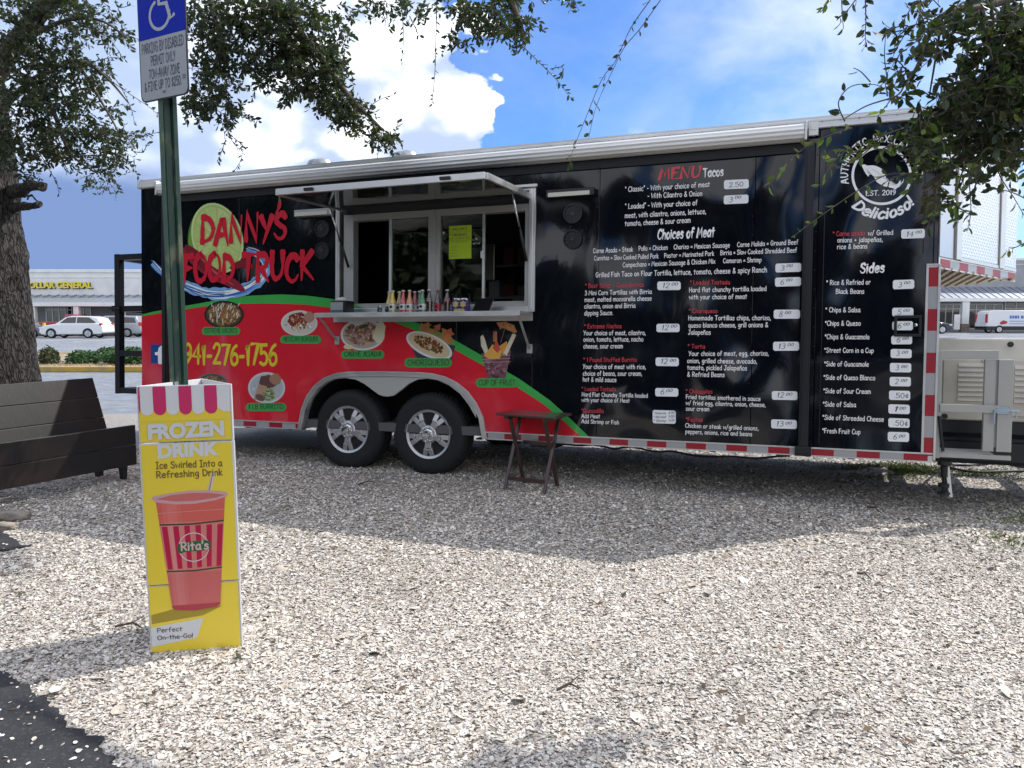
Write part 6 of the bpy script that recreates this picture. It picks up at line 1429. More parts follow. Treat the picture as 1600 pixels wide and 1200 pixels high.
m = MB(); E1, E2 = ell(.52, .40, .165, .055), ell(.52, .40, .157, .052); m.add([fp(x, z, lz[0] + .0002) for x, z in E1 + E2], [(i, (i + 1) % 28, 28 + (i + 1) % 28, 28 + i) for i in range(28)]); m.build('badge_ring', wt, cup)
m = MB(); m.add([fp(x, z, lz[0] + .0004) for x, z in ((.345, .386), (.38, .378), (.42, .384), (.67, .386), (.70, .394), (.70, .418), (.65, .424), (.39, .420), (.35, .412))], [tuple(range(9))]); m.build('badge_band', mat('badge_green', (.02, .12, .04), .4), cup)
fat("Rita's", .385, .675, .390, .030, 2.0, lz[0] + .0005, mat('letter_pale', (.62, .42, .40), .4), 'badge_lettering')
m = MB(); m.add([fp(x, z, .0039) for x, z in ((.03, .118), (.58, .138), (.80, .170), (.30, .172), (.03, .152))], [tuple(range(5))]); m.build('drink_ground_print', mat('print_olive', (.36, .27, .03), .35), box)
m = MB(); m.add([fp(x, z, .0041) for x, z in ((.02, .032), (.505, .055), (.585, .128), (.02, .105))], [(0, 1, 2, 3)]); m.build('slogan_panel', wt, box)
fat('Perfect', .085, .35, .085, .016, 1.7, .0044, mat('letter_dark', (.09, .08, .09), .4), 'slogan_lettering'); fat('On-the-Go!', .085, .46, .0565, .016, 1.7, .0044, MATS['letter_dark'], 'slogan_lettering')

# ------------------------------------------------------------------ post and parking sign
post_m = mat('post_green', (.022, .06, .042), .5, bump=(50, .4, .003), var=(14, (.17, .19, .12, 1), .52, .7, (1, 1, .35)))
pc = (SM @ Vector((APX[0] + .005, APX[1] * .50, 0))); PY = pc.y
pb = at(279.5, 590, PY); pz = Vector((pb.x + math.tan(R(.3)) * pb.z, PY, 0))
psd = empty('sign_post', M=Matrix.Translation((pz.x, PY, 0)) @ Matrix.Rotation(R(-.3), 4, 'Y') @ Matrix.Rotation(R(30), 4, 'Z'), label='green steel channel post rising out of the yellow advertising box', cat='post')
m = MB(); hw, dp, t_ = .024, .026, .004
prof = [(-hw - .014, 0), (-hw - .001, 0), (-hw + .008, dp), (hw - .008, dp), (hw + .001, 0), (hw + .014, 0), (hw + .014, -t_), (hw - .003, -t_), (hw - .012, dp - t_), (-hw + .012, dp - t_), (-hw + .003, -t_), (-hw - .014, -t_)]
m.prism(prof, lambda a, b: Vector((a, b, -.1)), lambda a, b: Vector((a, b, 3.15))); m.build('channel', post_m, psd, bevel=.0012)
# sign panel: measured corners, turned so that its right edge is nearer
SB = at(252, 153, PY - .06); WS = .305
ang = math.acos(min(1, (285.5 - 219.5) * (PY - .05) / FPX / WS))
SG = Matrix.Translation((at(255.5, 150, PY - .06).x, PY - .045, SB.z)) @ Matrix.Rotation(R(-.3), 4, 'Y') @ Matrix.Rotation(-(ang - R(24.2)), 4, 'Z')
sg = empty('parking_sign', M=SG, label='blue and white disabled parking sign high on the green post', cat='sign')
def rr(w_, z0, z1, r):
    P = []
    for cx, cz, a0 in ((w_ - r, z0 + r, -90), (w_ - r, z1 - r, 0), (-w_ + r, z1 - r, 90), (-w_ + r, z0 + r, 180)):
        for i in range(6): a = R(a0 + i * 18); P.append((cx + r * math.cos(a), cz + r * math.sin(a)))
    return P
HS = .56
m = MB(); m.prism(rr(WS / 2, 0, HS, .03), lambda a, b: Vector((a, .002, b)), lambda a, b: Vector((a, -.002, b))); m.build('sign_plate', mat('sign_edge', (.03, .03, .035), .4), sg)
def sp2(pts, l, mt, nm):
    m = MB(); m.add([Vector((x, -l, z)) for x, z in pts], [tuple(range(len(pts)))]); return m.build(nm, mt, sg)
zb = .262
sp2([p for p in rr(WS / 2 - .006, .006, HS - .006, .026) if p[1] < .1] + [], .0026, mat('sign_white', (.50, .52, .54), .35), 'white_field') if 0 else None
sw_ = mat('sign_white', (.42, .44, .46), .35, bump=(200, .1, .001)); sbm = mat('sign_blue', (.003, .022, .42), .5, spec=.15)
sp2([(WS / 2 - .006, zb), (-WS / 2 + .006, zb)] + [p for p in rr(WS / 2 - .006, .006, HS - .006, .026)[18:]] + [p for p in rr(WS / 2 - .006, .006, HS - .006, .026)[:6]], .0026, sw_, 'white_field')
sp2([(-WS / 2 + .006, zb + .0005), (WS / 2 - .006, zb + .0005)] + [p for p in rr(WS / 2 - .006, .006, HS - .006, .026)[6:18]], .0027, sbm, 'blue_field')
m = MB(); 
def lt(s, cx, w_, z, h, wd=1.35):
    W = text_width(s); letter(m, s, lambda a, b, q: Vector((cx - w_ / 2 + a * w_ / W, -.0032 - q, z + b * h / 10)), wd=wd)
lt('PARKING BY DISABLED', 0, .265, .205, .040); lt('PERMIT ONLY', .0, .155, .150, .038); lt('TOW-AWAY ZONE', .005, .195, .095, .038); lt("& FINE UP TO $250.", -.008, .235, .046, .036); lt("00", .128, .018, .068, .016)
m.build('sign_lettering', ink, sg)
m = MB(); W0 = .017
def st(pts, wd=W0): ribbon(m, pts, wd, lambda a, b, q: Vector((a - .005, -.0032 - q, b)), False, random.uniform(0, .0002))
A = [(-.005 + .062 * math.cos(R(t)), .352 + .060 * math.sin(R(t))) for t in range(115, 375, 10)]; st(A, .014)
st([(-.012, .475), (-.006, .395), (.040, .392), (.062, .325), (.085, .337)], .016); st([(-.008, .438), (.035, .436)], .014)
m.prism(blob(-.015, .505, .016, .016, 14), lambda a, b: Vector((a, -.0032, b)), lambda a, b: Vector((a, -.0045, b))); m.build('wheelchair_symbol', mat('symbol_grey', (.48, .50, .52), .35), sg)
for z in (.035, .52):
    m = MB(); m.lathe([(.008, 0), (.008, .004), (.004, .007), (.001, .007)], Matrix.Translation((0, -.003, z)) @ Matrix.Rotation(R(90), 4, 'X'), 10); m.build('bolt', alu_dull, sg)

# ------------------------------------------------------------------ rocks, cables, debris, grass
rock_m = mat('rock', (.32, .28, .23), .9, bump=(20, 1, .02), var=(5, (.16, .14, .12, 1)))
for px, py, r_, lb in ((14, 812, .10, 'larger flat tan rock lying left of the yellow box by the path'), (5, 826, .07, 'small grey rock just below the larger tan rock')):
    c = G(px, py); bm = bmesh.new(); bmesh.ops.create_icosphere(bm, subdivisions=3, radius=r_)
    for v in bm.verts: q = v.co.normalized(); v.co *= 1 + .35 * noise.noise(q * 2.3 + Vector((px, 0, 0))); v.co.z *= .42; v.co.x *= 1.3
    me = bpy.data.meshes.new('rock'); bm.to_mesh(me); bm.free(); me.materials.append(rock_m); me.shade_smooth(); o = bpy.data.objects.new('rock', me); C.objects.link(o); o.location = (c.x, c.y, r_ * .2); tag(o, lb, 'rock')
for i, (pl, lb) in enumerate(([(1462, 716), (1475, 722), (1490, 726), (1510, 727), (1535, 725), (1560, 724), (1600, 730), (1660, 735)], 'upper of the two black power cables on the ground right of the jack'), ) if 0 else []: pass
for pl, lb in (([(1458, 716, .3), (1472, 723, .1), (1490, 726, .02), (1510, 727, .02), (1535, 725, .02), (1565, 724, .02), (1600, 730, .02), (1660, 736, .02)], 'upper of the two black power cables right of the jack'), ([(1470, 726, .02), (1495, 733, .02), (1520, 737, .02), (1560, 737, .02), (1600, 736, .02), (1660, 740, .02)], 'lower of the two black power cables right of the jack')):
    m = MB(); P = [tuple(G(x, y, z)) for x, y, z in pl]; m.tube(catmull(P, 5), .012, 7); tag(m.build('power_cable', dplastic, smooth=True), lb, 'cable')
twig_m = mat('twig_bark', (.06, .045, .035), .9)
for i, (x0, y0, x1, y1) in enumerate(((1355, 792, 1378, 802), (1412, 812, 1428, 817), (560, 757, 585, 753), (870, 1078, 905, 1076), (1340, 896, 1362, 906), (180, 979, 222, 981))):
    a, b = G(x0, y0, .015), G(x1, y1, .02); mid_ = a.lerp(b, .5) + Vector((.01, .02, .015)); m = MB(); m.tube([a, mid_, b], [.006, .005, .003], 6); m.tube([mid_, mid_ + Vector((.04, .03, .02))], [.003, .002], 5)
    tag(m.build('fallen_twig', twig_m), ['dark twig on the shaded shells right of the trailer middle', 'short dark twig right of the long one in the trailer shade', 'thin twig on the shells just below the left wheel', 'thin twig lying low in the middle foreground', 'small twig on the sunlit shells at the right', 'thin twig on the shells left of the yellow box'][i], 'twig')
grass_m = mat('grass_blade', (.08, .14, .03), .6, attr=True)
m = MB(); pts = []
for _ in range(5200):
    if random.random() < .72: px, py = random.gauss(1400, 48), 733 + random.gauss(0, 5) + (random.random() < .25) * random.uniform(0, 12)
    elif random.random() < .5: px, py = random.gauss(1540, 30), 741 + random.gauss(0, 5)
    else: px, py = random.gauss(1590, 35), 826 + random.gauss(0, 18)
    if py < 722: continue
    c = G(px, py); q = noise.noise(Vector((c.x * 3, c.y * 3, 0)))
    if q < -.12: continue
    pts.append(c); a = random.uniform(0, 6.28); h = random.uniform(.010, .030); l = random.uniform(.0, .05); kf = random.uniform(.7, 1.3); m.col = tuple(v * kf for v in random.choice([(.09, .16, .03), (.13, .19, .05), (.20, .2, .08)]))
    d = Vector((math.cos(a), math.sin(a), 0)); s = Vector((-d.y, d.x, 0)) * .004; m.add([c - s, c + s, c + d * l * .5 + s * .7 + Vector((0, 0, h * .7)), c + d * l + Vector((0, 0, h)), c + d * l * .5 - s * .7 + Vector((0, 0, h * .7))], [(0, 1, 2, 3, 4)])
tag(m.build('grass_patch', grass_m, colattr=True, fix=False), 'sparse short green grass growing through the shells by the jack', 'grass', kind='stuff')
# ------------------------------------------------------------------ trees
def b_bark(t, p, O):
    mp = t.n('ShaderNodeMapping'); t.link(O, mp.inputs[0]); mp.inputs['Scale'].default_value = (1, 1, .28)
    v = t.n('ShaderNodeTexVoronoi', feature='DISTANCE_TO_EDGE'); nz = t.noise(mp.outputs[0], 9, 3, .6, 0, True); mxv = t.n('ShaderNodeVectorMath', operation='MULTIPLY_ADD'); t.link(nz, mxv.inputs[0]); mxv.inputs[1].default_value = (.1, .1, .1); t.link(mp.outputs[0], mxv.inputs[2])
    t.link(mxv.outputs[0], v.inputs['Vector']); v.inputs['Scale'].default_value = 24
    f = t.ramp(v.outputs['Distance'], .0, .2)
    c = t.mix(f, (.013, .011, .010), (.062, .053, .047)); c = t.mix(t.ramp(t.noise(O, 3, 5, .6), .5, .75), c, (.09, .083, .076))
    t.link(c, p.inputs['Base Color']); p.inputs['Roughness'].default_value = .95
    b = t.n('ShaderNodeBump'); b.inputs['Strength'].default_value = 1; b.inputs['Distance'].default_value = .03
    t.link(t.math('ADD', f, t.math('MULTIPLY', t.noise(mp.outputs[0], 60, 4, .6), .5)), b.inputs['Height']); t.link(b.outputs[0], p.inputs['Normal'])
bark = mat_tex('oak_bark', b_bark)
twig_b = mat('oak_twig', (.10, .08, .065), .9, bump=(30, .6, .004))
leafm = bpy.data.materials.new('oak_leaf'); leafm.use_nodes = True; lt_ = NT(leafm.node_tree); P_b = leafm.node_tree.nodes['Principled BSDF']
at_n = lt_.n('ShaderNodeAttribute', attribute_name='Col'); lt_.link(at_n.outputs['Color'], P_b.inputs['Base Color']); P_b.inputs['Roughness'].default_value = .42; P_b.inputs['Specular IOR Level'].default_value = .45
tl_n = lt_.n('ShaderNodeBsdfTranslucent'); gm = lt_.mix(1.0, (0, 0, 0), (0, 0, 0)); ml_ = lt_.n('ShaderNodeVectorMath', operation='MULTIPLY'); lt_.link(at_n.outputs['Color'], ml_.inputs[0]); ml_.inputs[1].default_value = (1.9, 2.1, .9); lt_.link(ml_.outputs[0], tl_n.inputs[0])
mxs = lt_.n('ShaderNodeMixShader'); mxs.inputs[0].default_value = .34; lt_.link(P_b.outputs[0], mxs.inputs[1]); lt_.link(tl_n.outputs[0], mxs.inputs[2]); lt_.link(mxs.outputs[0], leafm.node_tree.nodes['Material Output'].inputs[0])
DK = [(.022, .038, .014), (.030, .045, .018), (.018, .030, .012), (.045, .055, .024)]
LT = [(.07, .12, .02), (.10, .14, .03), (.13, .14, .03), (.05, .09, .02)]  # lighter greens put the sunlit look of the outer sprays into the leaf colour
class Foliage:
    def __init__(s, cols): s.w = MB(); s.l = MB(); s.cols = cols; s.single = []
    def leaf(s, p, d, size, cols=None):
        d = d.normalized(); side = d.cross(Vector((random.gauss(0, 1), random.gauss(0, 1), random.gauss(0, 1)))).normalized(); up = side.cross(d)
        w_ = size * random.uniform(.17, .25); k = random.uniform(.7, 1.35); c = random.choice(cols or s.cols); s.l.col = tuple(v * k for v in c)
        b = p + d * size * .06; m1 = p + d * size * .35; m2 = p + d * size * .72; t_ = p + d * size + up * size * .08
        vs = [b, m1 + side * w_ - up * w_ * .25, m2 + side * w_ * .85 - up * w_ * .2, t_, m2 - side * w_ * .85 - up * w_ * .2, m1 - side * w_ - up * w_ * .25, m1.lerp(m2, .5)]
        s.l.add(vs, [(0, 1, 6), (1, 2, 6), (2, 3, 6), (3, 4, 6), (4, 5, 6), (5, 0, 6)])
        s.single.append((p, size))
    def twig(s, a, d, L, n, size, droop=.5, rad=.0035, cols=None, side=True):
        pts = [a]; v = d.normalized(); k = 5
        for i in range(k): v = (v + Vector((random.gauss(0, .22), random.gauss(0, .22), random.gauss(0, .15) - droop * .22))).normalized(); pts.append(pts[-1] + v * L / k)
        s.w.tube(pts, [rad * (1 - .7 * i / k) for i in range(k + 1)], 4, cap=False)
        for j in range(n):
            t = (j + .6) / n * k; i = min(int(t), k - 1); p = pts[i].lerp(pts[i + 1], t - i); ax_ = (pts[i + 1] - pts[i]).normalized()
            o_ = ax_.cross(Vector((random.gauss(0, 1), random.gauss(0, 1), random.gauss(0, 1)))).normalized()
            s.leaf(p, ax_ * random.uniform(.2, .9) + o_ * random.uniform(.5, 1), size * random.uniform(.6, 1.2), cols)
        return pts
    def limb(s, px, r0, r1, n=8, ret=False):
        P = catmull([tuple(at(x, y, Y)) for x, y, Y in px], 5); k = len(P); s.w.tube(P, [r0 + (r1 - r0) * i / (k - 1) for i in range(k)], n); return P
    def strand(s, px, n, size, r=.003, cols=None, spread=.6):
        P = [Vector(p) for p in catmull([tuple(at(x, y, Y)) for x, y, Y in px], 5)]; k = len(P); s.w.tube(P, [r * (1 - .6 * i / k) for i in range(k)], 5)
        for j in range(n):
            t = (j + random.random()) / n * (k - 1); i = min(int(t), k - 2); p = P[i].lerp(P[i + 1], t - i); ax_ = (P[i + 1] - P[i]).normalized()
            o_ = ax_.cross(Vector((random.gauss(0, 1), random.gauss(0, 1), random.gauss(0, 1)))).normalized(); s.leaf(p, ax_ * .5 + o_ * spread, size * random.uniform(.6, 1.2), cols)
    def mass(s, cx, cy, rx, ry, Y, n, size, L=.22, nl=9, dy=.5, cols=None, droop=.6, rot=0):
        for _ in range(n):
            a = random.uniform(0, 6.283); r = math.sqrt(random.random()) * (1 + .25 * math.sin(a * 3 + cx)); x, y = r * rx * math.cos(a), r * ry * math.sin(a)
            p = at(cx + x * math.cos(rot) - y * math.sin(rot), cy + x * math.sin(rot) + y * math.cos(rot), Y + random.uniform(-dy, dy))
            s.twig(p, Vector((random.gauss(0, 1), random.gauss(0, 1), random.gauss(-.2, .7))), L * random.uniform(.5, 1.2), nl, size, droop, cols=cols)
    def build(s, parent, leaves=0):
        s.w.build('branch', twig_b, parent, smooth=True, fix=False)
        if leaves:      # the largest looking leaves stay single parts
            order = sorted(range(len(s.single)), key=lambda i: -s.single[i][1] / (s.single[i][0] - CAMP).length * (1 if in_view(s.single[i][0]) else .01))[:leaves]
            pick = set(order); rest = MB()
            for i in range(len(s.single)):
                vs, fs, cs = s.l.v[i * 7:i * 7 + 7], s.l.f[i * 6:i * 6 + 6], s.l.c[i * 6:i * 6 + 6]
                if i in pick:
                    q = MB(); o_ = Vector(vs[0]); q.col = cs[0]; q.add([Vector(v) - o_ for v in vs], [(0, 1, 6), (1, 2, 6), (2, 3, 6), (3, 4, 6), (4, 5, 6), (5, 0, 6)]); q.build('leaf', leafm, parent, colattr=True, fix=False, loc=o_ - parent.location)
                else:
                    rest.col = cs[0]; rest.add(vs, [(0, 1, 6), (1, 2, 6), (2, 3, 6), (3, 4, 6), (4, 5, 6), (5, 0, 6)])
            s.l = rest
        o = s.l.build('foliage', leafm, parent, colattr=True, fix=False); tag(o, kind='stuff')
def in_view(p):
    d = p - CAMP; z = d.y * math.cos(PITCH) - d.z * math.sin(PITCH)
    if z < .3: return False
    x = 800 + FPX * d.x / z; y = 600 - FPX * (d.y * math.sin(PITCH) + d.z * math.cos(PITCH)) / z; return 0 < x < 1600 and 0 < y < 1200
# --- the big oak on the left
oak = empty('oak_tree', loc=(0, 0, 0), label='large live oak with furrowed grey trunk behind the black bench', cat='tree')
YT = 9.6
edge_r = [(690, 96), (640, 72), (600, 63), (560, 57), (500, 53), (450, 46), (400, 44), (380, 40), (340, 33), (300, 33), (280, 30), (230, 24), (150, 12), (60, 2), (-40, -8), (-200, -20)]
edge_l = [(690, -150), (640, -118), (600, -105), (560, -98), (500, -93), (450, -90), (400, -88), (380, -87), (340, -87), (300, -90), (280, -92), (230, -92), (150, -98), (60, -105), (-40, -110), (-200, -120)]
na = 110; rows = []
sec = []
for (y, xr), (_, xl) in zip(edge_r, edge_l): a, b = at(xr, y, YT), at(xl, y, YT); sec.append(((a.x + b.x) / 2, (a.z + b.z) / 2, abs(a.x - b.x) / 2 - .105))
sec = catmull(sec, 12); m = MB(); k = len(sec); vs = []
for i, (cx, cz, r) in enumerate(sec):
    for j in range(na):
        a = 2 * math.pi * j / na; d = Vector((math.cos(a), math.sin(a), 0)); q = Vector((math.cos(a) * r * 8, math.sin(a) * r * 8, cz * 2.2))
        rid = 1 - abs(noise.noise(q * 1.6)) * 2.2; h = .028 * rid + .05 * noise.noise(Vector((math.cos(a) * 1.6, math.sin(a) * 1.6, cz * .9))) * (r / .5)
        flare = 0
        if cz < .5: flare = (.5 - cz) * .25 * max(0, math.sin(a * 5 + 1))
        rr_ = r + h + flare; vs.append((cx + d.x * rr_, YT + d.y * rr_, max(cz, -.1)))
m.add(vs, [(i * na + j, i * na + (j + 1) % na, (i + 1) * na + (j + 1) % na, (i + 1) * na + j) for i in range(k - 1) for j in range(na)])
m.build('trunk', bark, oak, smooth=True)
def stub(pts, r0, r1, name='limb_stub'):
    m = MB(); P = catmull([tuple(at(x, y, Y)) for x, y, Y in pts], 5); n_ = len(P); m.tube(P, [r0 + (r1 - r0) * i / (n_ - 1) for i in range(n_)], 14)
    for i, v in enumerate(m.v): q = Vector(v); m.v[i] = tuple(q + Vector((noise.noise(q * 9), noise.noise(q * 9 + Vector((5, 0, 0))), noise.noise(q * 9 + Vector((0, 7, 0))))) * .03)
    return soft(m.build(name, bark, oak), 60)
stub([(15, 300, 9.6), (35, 296, 9.35), (50, 290, 9.2), (68, 292, 9.1)], .085, .058); stub([(18, 325, 9.6), (38, 322, 9.3), (62, 320, 9.15)], .06, .035)
stub([(38, 286, 9.3), (44, 280, 9.25), (57, 277, 9.2)], .012, .006, 'dead_twig'); stub([(42, 312, 9.3), (50, 305, 9.2), (60, 314, 9.2)], .014, .006, 'dead_twig')
F = Foliage(DK)
F.limb([(-20, 140, 9.6), (30, 60, 9.2), (110, -30, 8.6), (240, -120, 8.0), (380, -120, 7.4)], .12, .06, 12)
F.limb([(380, -120, 7.4), (330, -20, 7.2), (345, 60, 7.0), (330, 120, 6.9)], .05, .012); F.limb([(380, -120, 7.4), (430, 0, 7.0), (500, 90, 6.9), (545, 150, 6.8), (600, 205, 6.7)], .06, .01)
F.limb([(380, -120, 7.4), (560, -150, 6.6), (700, -90, 6.2), (790, -10, 6.0), (820, 60, 5.9)], .07, .012)
F.limb([(-10, 180, 9.5), (60, 120, 9.0), (120, 95, 8.8), (165, 120, 8.6), (200, 160, 8.5)], .045, .006); F.limb([(-10, 100, 9.5), (80, 40, 8.9), (150, 30, 8.6), (200, 60, 8.4)], .035, .005); F.limb([(60, 120, 9.0), (90, 190, 8.8), (110, 240, 8.7), (150, 270, 8.6)], .035, .006)
F.limb([(120, 95, 8.8), (165, 170, 8.6), (190, 215, 8.5)], .02, .006)
ls = .068
for cx, cy, rx, ry, n in ((20, 60, 55, 55, 70), (40, 130, 55, 50, 85), (30, 200, 45, 35, 62), (90, 60, 50, 45, 52), (100, 130, 45, 45, 60), (90, 190, 42, 38, 54), (150, 35, 45, 30, 34), (140, 120, 40, 35, 30), (70, 240, 45, 22, 32), (110, 225, 35, 25, 26), (150, 190, 38, 30, 30), (185, 215, 34, 24, 26), (165, 250, 36, 22, 18), (60, 10, 60, 30, 46), (110, 5, 50, 20, 24), (0, 235, 30, 25, 30)):
    F.mass(cx, cy, rx, ry, 8.8, int(n * 1.3), ls, .24, 10, .45)
for st_ in ([(60, 235, 8.8), (75, 262, 8.8), (88, 285, 8.8), (92, 302, 8.8)], [(120, 250, 8.7), (145, 262, 8.7), (160, 285, 8.7)], [(165, 265, 8.6), (180, 285, 8.6), (186, 300, 8.6)], [(140, 45, 8.6), (170, 60, 8.5), (190, 88, 8.5)], [(150, 85, 8.5), (185, 130, 8.5), (205, 170, 8.5), (210, 195, 8.5)], [(165, 120, 8.6), (200, 145, 8.5), (230, 165, 8.5), (248, 180, 8.5)], [(190, 205, 8.5), (222, 212, 8.5), (248, 206, 8.5)], [(150, 95, 8.6), (175, 90, 8.5), (195, 92, 8.5)], [(205, 235, 8.5), (222, 238, 8.5), (232, 222, 8.5)], [(100, 255, 8.7), (110, 272, 8.7), (118, 258, 8.7)], [(180, 0, 8), (185, 12, 8), (205, 8, 8)], [(130, 0, 8), (140, 10, 8), (152, 14, 8)]):
    F.strand(st_, 16, .05, .005)
LT2 = [(.06, .09, .03), (.08, .10, .04), (.04, .06, .02)]
F.mass(160, 285, 34, 14, 8.6, 16, .045, .2, 8, .3, LT2); F.mass(190, 235, 30, 18, 8.5, 14, .05, .2, 8, .3, LT2)
ls = .058
for cx, cy, rx, ry, n in ((310, 25, 30, 40, 44), (345, 70, 45, 42, 64), (330, 130, 40, 35, 44), (310, 165, 24, 20, 18), (355, 175, 26, 18, 20), (380, 30, 45, 40, 64), (420, 60, 45, 45, 70), (410, 115, 32, 22, 22), (465, 40, 40, 45, 62), (470, 100, 40, 34, 60), (505, 90, 32, 34, 40), (500, 130, 32, 24, 34), (520, 30, 26, 28, 20), (530, 110, 22, 24, 20), (455, 140, 20, 12, 12), (515, 160, 24, 14, 20), (545, 165, 22, 18, 26), (552, 185, 14, 12, 12), (600, 208, 24, 11, 20), (535, 192, 9, 6, 5), (440, 10, 60, 14, 40)):
    F.mass(cx, cy, rx, ry, 6.95, int(n * 1.35), ls, .15, 11, .35, rot=.4)
for cx, cy, rx, ry, n in ((585, 5, 20, 16, 14), (625, 3, 18, 14, 12), (660, 8, 16, 14, 10), (720, 10, 22, 18, 20), (750, 25, 34, 24, 46), (785, 25, 32, 28, 46), (712, 60, 14, 14, 9), (815, 50, 16, 20, 18), (780, 50, 22, 12, 14), (880, -4, 30, 8, 8), (800, 0, 40, 14, 22)):
    F.mass(cx, cy, rx, ry, 6.0, n, .052, .13, 9, .3)
for st_, n in (([(345, 185, 7), (350, 205, 7), (352, 225, 7)], 10), ([(352, 175, 7), (360, 215, 7), (375, 235, 7)], 14), ([(352, 220, 7), (345, 240, 7), (340, 252, 7)], 12), ([(375, 220, 7), (378, 245, 7), (366, 268, 7)], 14), ([(365, 215, 7), (385, 232, 7)], 8), ([(628, 15, 6), (630, 45, 6), (630, 75, 6), (627, 103, 6)], 14), ([(640, 25, 6), (648, 42, 6), (655, 56, 6)], 10), ([(683, -5, 6), (681, 60, 6), (680, 105, 6), (675, 165, 6)], 26), ([(812, 68, 5.9), (845, 100, 5.9), (870, 125, 5.9), (893, 155, 5.9)], 26), ([(860, 108, 5.9), (878, 105, 5.9), (880, 118, 5.9)], 10), ([(575, 178, 6.8), (580, 165, 6.8), (595, 155, 6.8), (615, 148, 6.8)], 10), ([(590, 215, 6.8), (592, 232, 6.8), (589, 246, 6.8)], 5), ([(598, 18, 6), (603, 36, 6)], 5)):
    F.strand(st_, n, .042, .004)
F.build(oak)

# --- the oak overhead at the right: trunk stands right of the picture, boughs hang into it
oak2 = empty('oak_tree', loc=(0, 0, 0), label='leafy live oak boughs hanging in from the right in front of the trailer end', cat='tree')
m = MB(); tp = [(6.3, 1.6, -.1), (6.2, 1.7, 1.2), (6.0, 1.8, 2.6), (5.7, 2.0, 4.0), (5.2, 2.3, 5.4)]; m.tube(catmull(tp, 6), [.42 - .26 * i / 24 for i in range(25)], 20); m.build('trunk', bark, oak2, smooth=True)
F = Foliage(DK)
w_ = F.w
w_.tube(catmull([(6.0, 1.8, 2.9), (4.6, 2.6, 3.4), tuple(at(1750, -40, 3.4)), tuple(at(1600, 60, 3.3))], 5), [.12 - .085 * i / 15 for i in range(16)], 10)
w_.tube(catmull([(5.7, 2.0, 4.0), (4.2, 3.0, 4.2), (2.4, 3.9, 4.0), tuple(at(1060, -60, 4.2))], 5), [.1 - .09 * i / 15 for i in range(16)], 8)
F.limb([(1600, 60, 3.3), (1590, 160, 3.25), (1545, 215, 3.2), (1500, 250, 3.2), (1470, 275, 3.15), (1443, 294, 3.1)], .030, .010); F.limb([(1640, -20, 3.4), (1540, 10, 3.3), (1480, 20, 3.2), (1450, 60, 3.2), (1435, 100, 3.15), (1412, 135, 3.1)], .018, .004); F.limb([(1545, 215, 3.2), (1470, 175, 3.1), (1440, 210, 3.1), (1420, 240, 3.05)], .009, .004)
F.limb([(1470, 40, 3.2), (1462, 90, 3.2), (1452, 150, 3.2)], .006, .003); F.limb([(1412, 135, 3.1), (1400, 150, 3.05), (1355, 165, 3.0), (1320, 185, 3.0)], .004, .002)
sz = .051
for cx, cy, rx, ry, n in ((1590, 60, 44, 46, 46), (1560, 110, 46, 42, 46), (1588, 160, 44, 46, 52), (1540, 165, 46, 38, 46), (1500, 180, 40, 32, 34), (1500, 130, 32, 28, 16), (1465, 195, 34, 26, 24), (1440, 180, 24, 22, 12), (1570, 215, 40, 26, 28), (1448, 228, 26, 20, 12), (1480, 255, 32, 18, 14), (1425, 60, 26, 34, 14), (1445, 20, 30, 24, 14), (1480, 60, 26, 30, 10), (1500, 15, 36, 24, 12), (1560, 15, 44, 30, 26), (1400, 140, 28, 20, 10), (1415, 95, 20, 24, 8), (1545, 60, 26, 26, 12), (1530, 260, 30, 20, 12), (1475, 310, 18, 18, 10), (1590, 235, 22, 20, 10)):
    F.mass(cx, cy, rx, ry, 3.2, int(n * (1.45 if cx > 1495 and cy < 240 else .85 if cx > 1430 and cy < 240 else .65)), sz, .12, 7, .28, DK + LT[:2] if (cx < 1470 and cy > 120) or cy > 250 else None)
MX = DK + LT[:2]
F.mass(1460, 300, 24, 20, 3.1, 8, .042, .09, 6, .15, [(.06, .05, .03), (.05, .06, .02)]); F.mass(1400, 225, 34, 18, 3.05, 9, .040, .09, 6, .2, MX); F.mass(1520, 275, 38, 14, 3.1, 8, .042, .09, 6, .2, MX)
F.mass(1432, 262, 18, 14, 3.05, 3, .04, .08, 6, .15, MX)
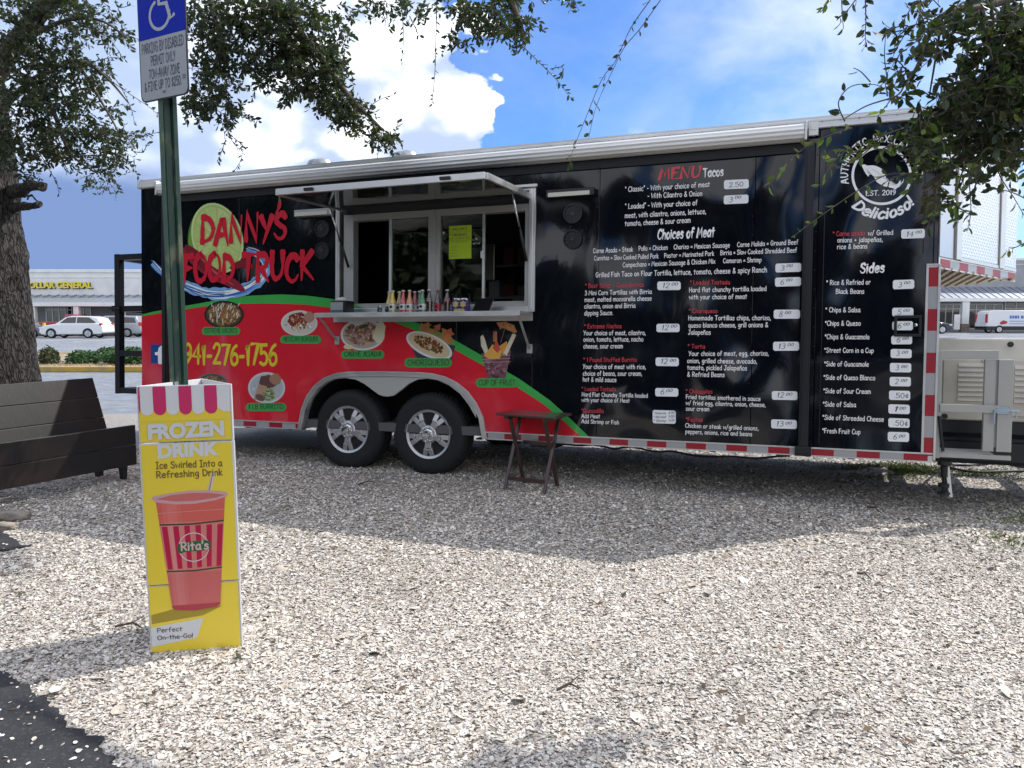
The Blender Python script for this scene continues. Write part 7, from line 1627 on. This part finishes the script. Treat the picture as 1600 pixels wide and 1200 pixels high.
for st_, n, cl in (([(1412, 200, 3.05), (1370, 215, 3.0), (1330, 232, 3.0), (1305, 250, 2.95), (1280, 290, 2.95)], 20, LT), ([(1330, 200, 3.0), (1300, 210, 2.95), (1270, 222, 2.95), (1240, 245, 2.9), (1215, 270, 2.9), (1200, 292, 2.9)], 20, LT), ([(1320, 190, 3), (1310, 160, 3), (1330, 135, 3), (1365, 132, 3), (1385, 140, 3)], 8, DK), ([(1440, 272, 3.1), (1390, 272, 3.05), (1345, 295, 3.0), (1300, 325, 2.95), (1265, 350, 2.95), (1236, 372, 2.9)], 17, LT), ([(1385, 205, 3), (1350, 240, 3), (1310, 262, 3.0), (1290, 240, 3)], 16, LT),
    ([(1380, 218, 3), (1345, 235, 3), (1310, 232, 3)], 12, LT), ([(1387, 128, 3.1), (1382, 90, 3.1), (1384, 52, 3.1)], 1, DK), ([(1360, 128, 3.1), (1345, 112, 3.1), (1333, 106, 3.1)], 1, DK), ([(1352, -5, 3.2), (1353, 30, 3.2), (1352, 55, 3.2), (1354, 74, 3.2)], 18, DK), ([(1340, -5, 3.2), (1325, 15, 3.2), (1307, 32, 3.2)], 6, DK), ([(1315, -8, 3.2), (1316, 20, 3.2), (1318, 45, 3.2)], 6, DK), ([(1300, -8, 3.2), (1290, 8, 3.2), (1282, 20, 3.2)], 5, LT), ([(1435, 0, 3.2), (1422, 15, 3.2), (1410, 35, 3.2)], 7, DK),
    ([(1512, 240, 3.1), (1515, 290, 3.1), (1517, 330, 3.1), (1512, 358, 3.1)], 16, DK), ([(1555, 235, 3.1), (1560, 270, 3.1), (1585, 310, 3.1), (1605, 345, 3.1)], 12, DK), ([(1610, 375, 3), (1590, 385, 3), (1572, 392, 3)], 7, LT), ([(1620, 320, 3), (1580, 300, 3), (1545, 295, 3)], 9, DK),
    ([(1045, -40, 4.1), (1016, 0, 4.0), (985, 45, 4.0), (962, 95, 3.95), (940, 125, 3.9), (915, 185, 3.9), (895, 235, 3.9), (890, 255, 3.85)], 26, DK), ([(1060, -40, 4.1), (1032, 0, 4.0), (1000, 45, 4.0), (975, 75, 4.0), (955, 115, 3.95), (932, 165, 3.9), (920, 215, 3.9)], 18, DK)):
    F.strand(st_, n, .042, .0028, cl)
# canopy out of sight overhead, it throws the dapples at the bottom of the view
def free_mass(c, r, n, size):
    for _ in range(n):
        d = Vector((random.gauss(0, 1), random.gauss(0, 1), random.gauss(0, .7))).normalized() * (random.random() ** .5); p = Vector(c) + Vector((d.x * r[0], d.y * r[1], d.z * r[2]))
        if in_view(p): continue
        F.twig(p, Vector((random.gauss(0, 1), random.gauss(0, 1), random.gauss(-.2, .6))), .28, 9, size, .4)
for c, r, n in (((4.3, 2.3, 4.4), (.9, .7, .4), 120), ((2.9, 1.9, 4.6), (.8, .6, .35), 70), ((5.4, 3.0, 4.9), (1.1, .9, .5), 150), ((6.4, .6, 4.8), (1.4, 1.2, .7), 170), ((4.2, -.6, 5.0), (1.4, 1.0, .6), 130)): free_mass(c, r, n, .075)
F.build(oak2, leaves=300)
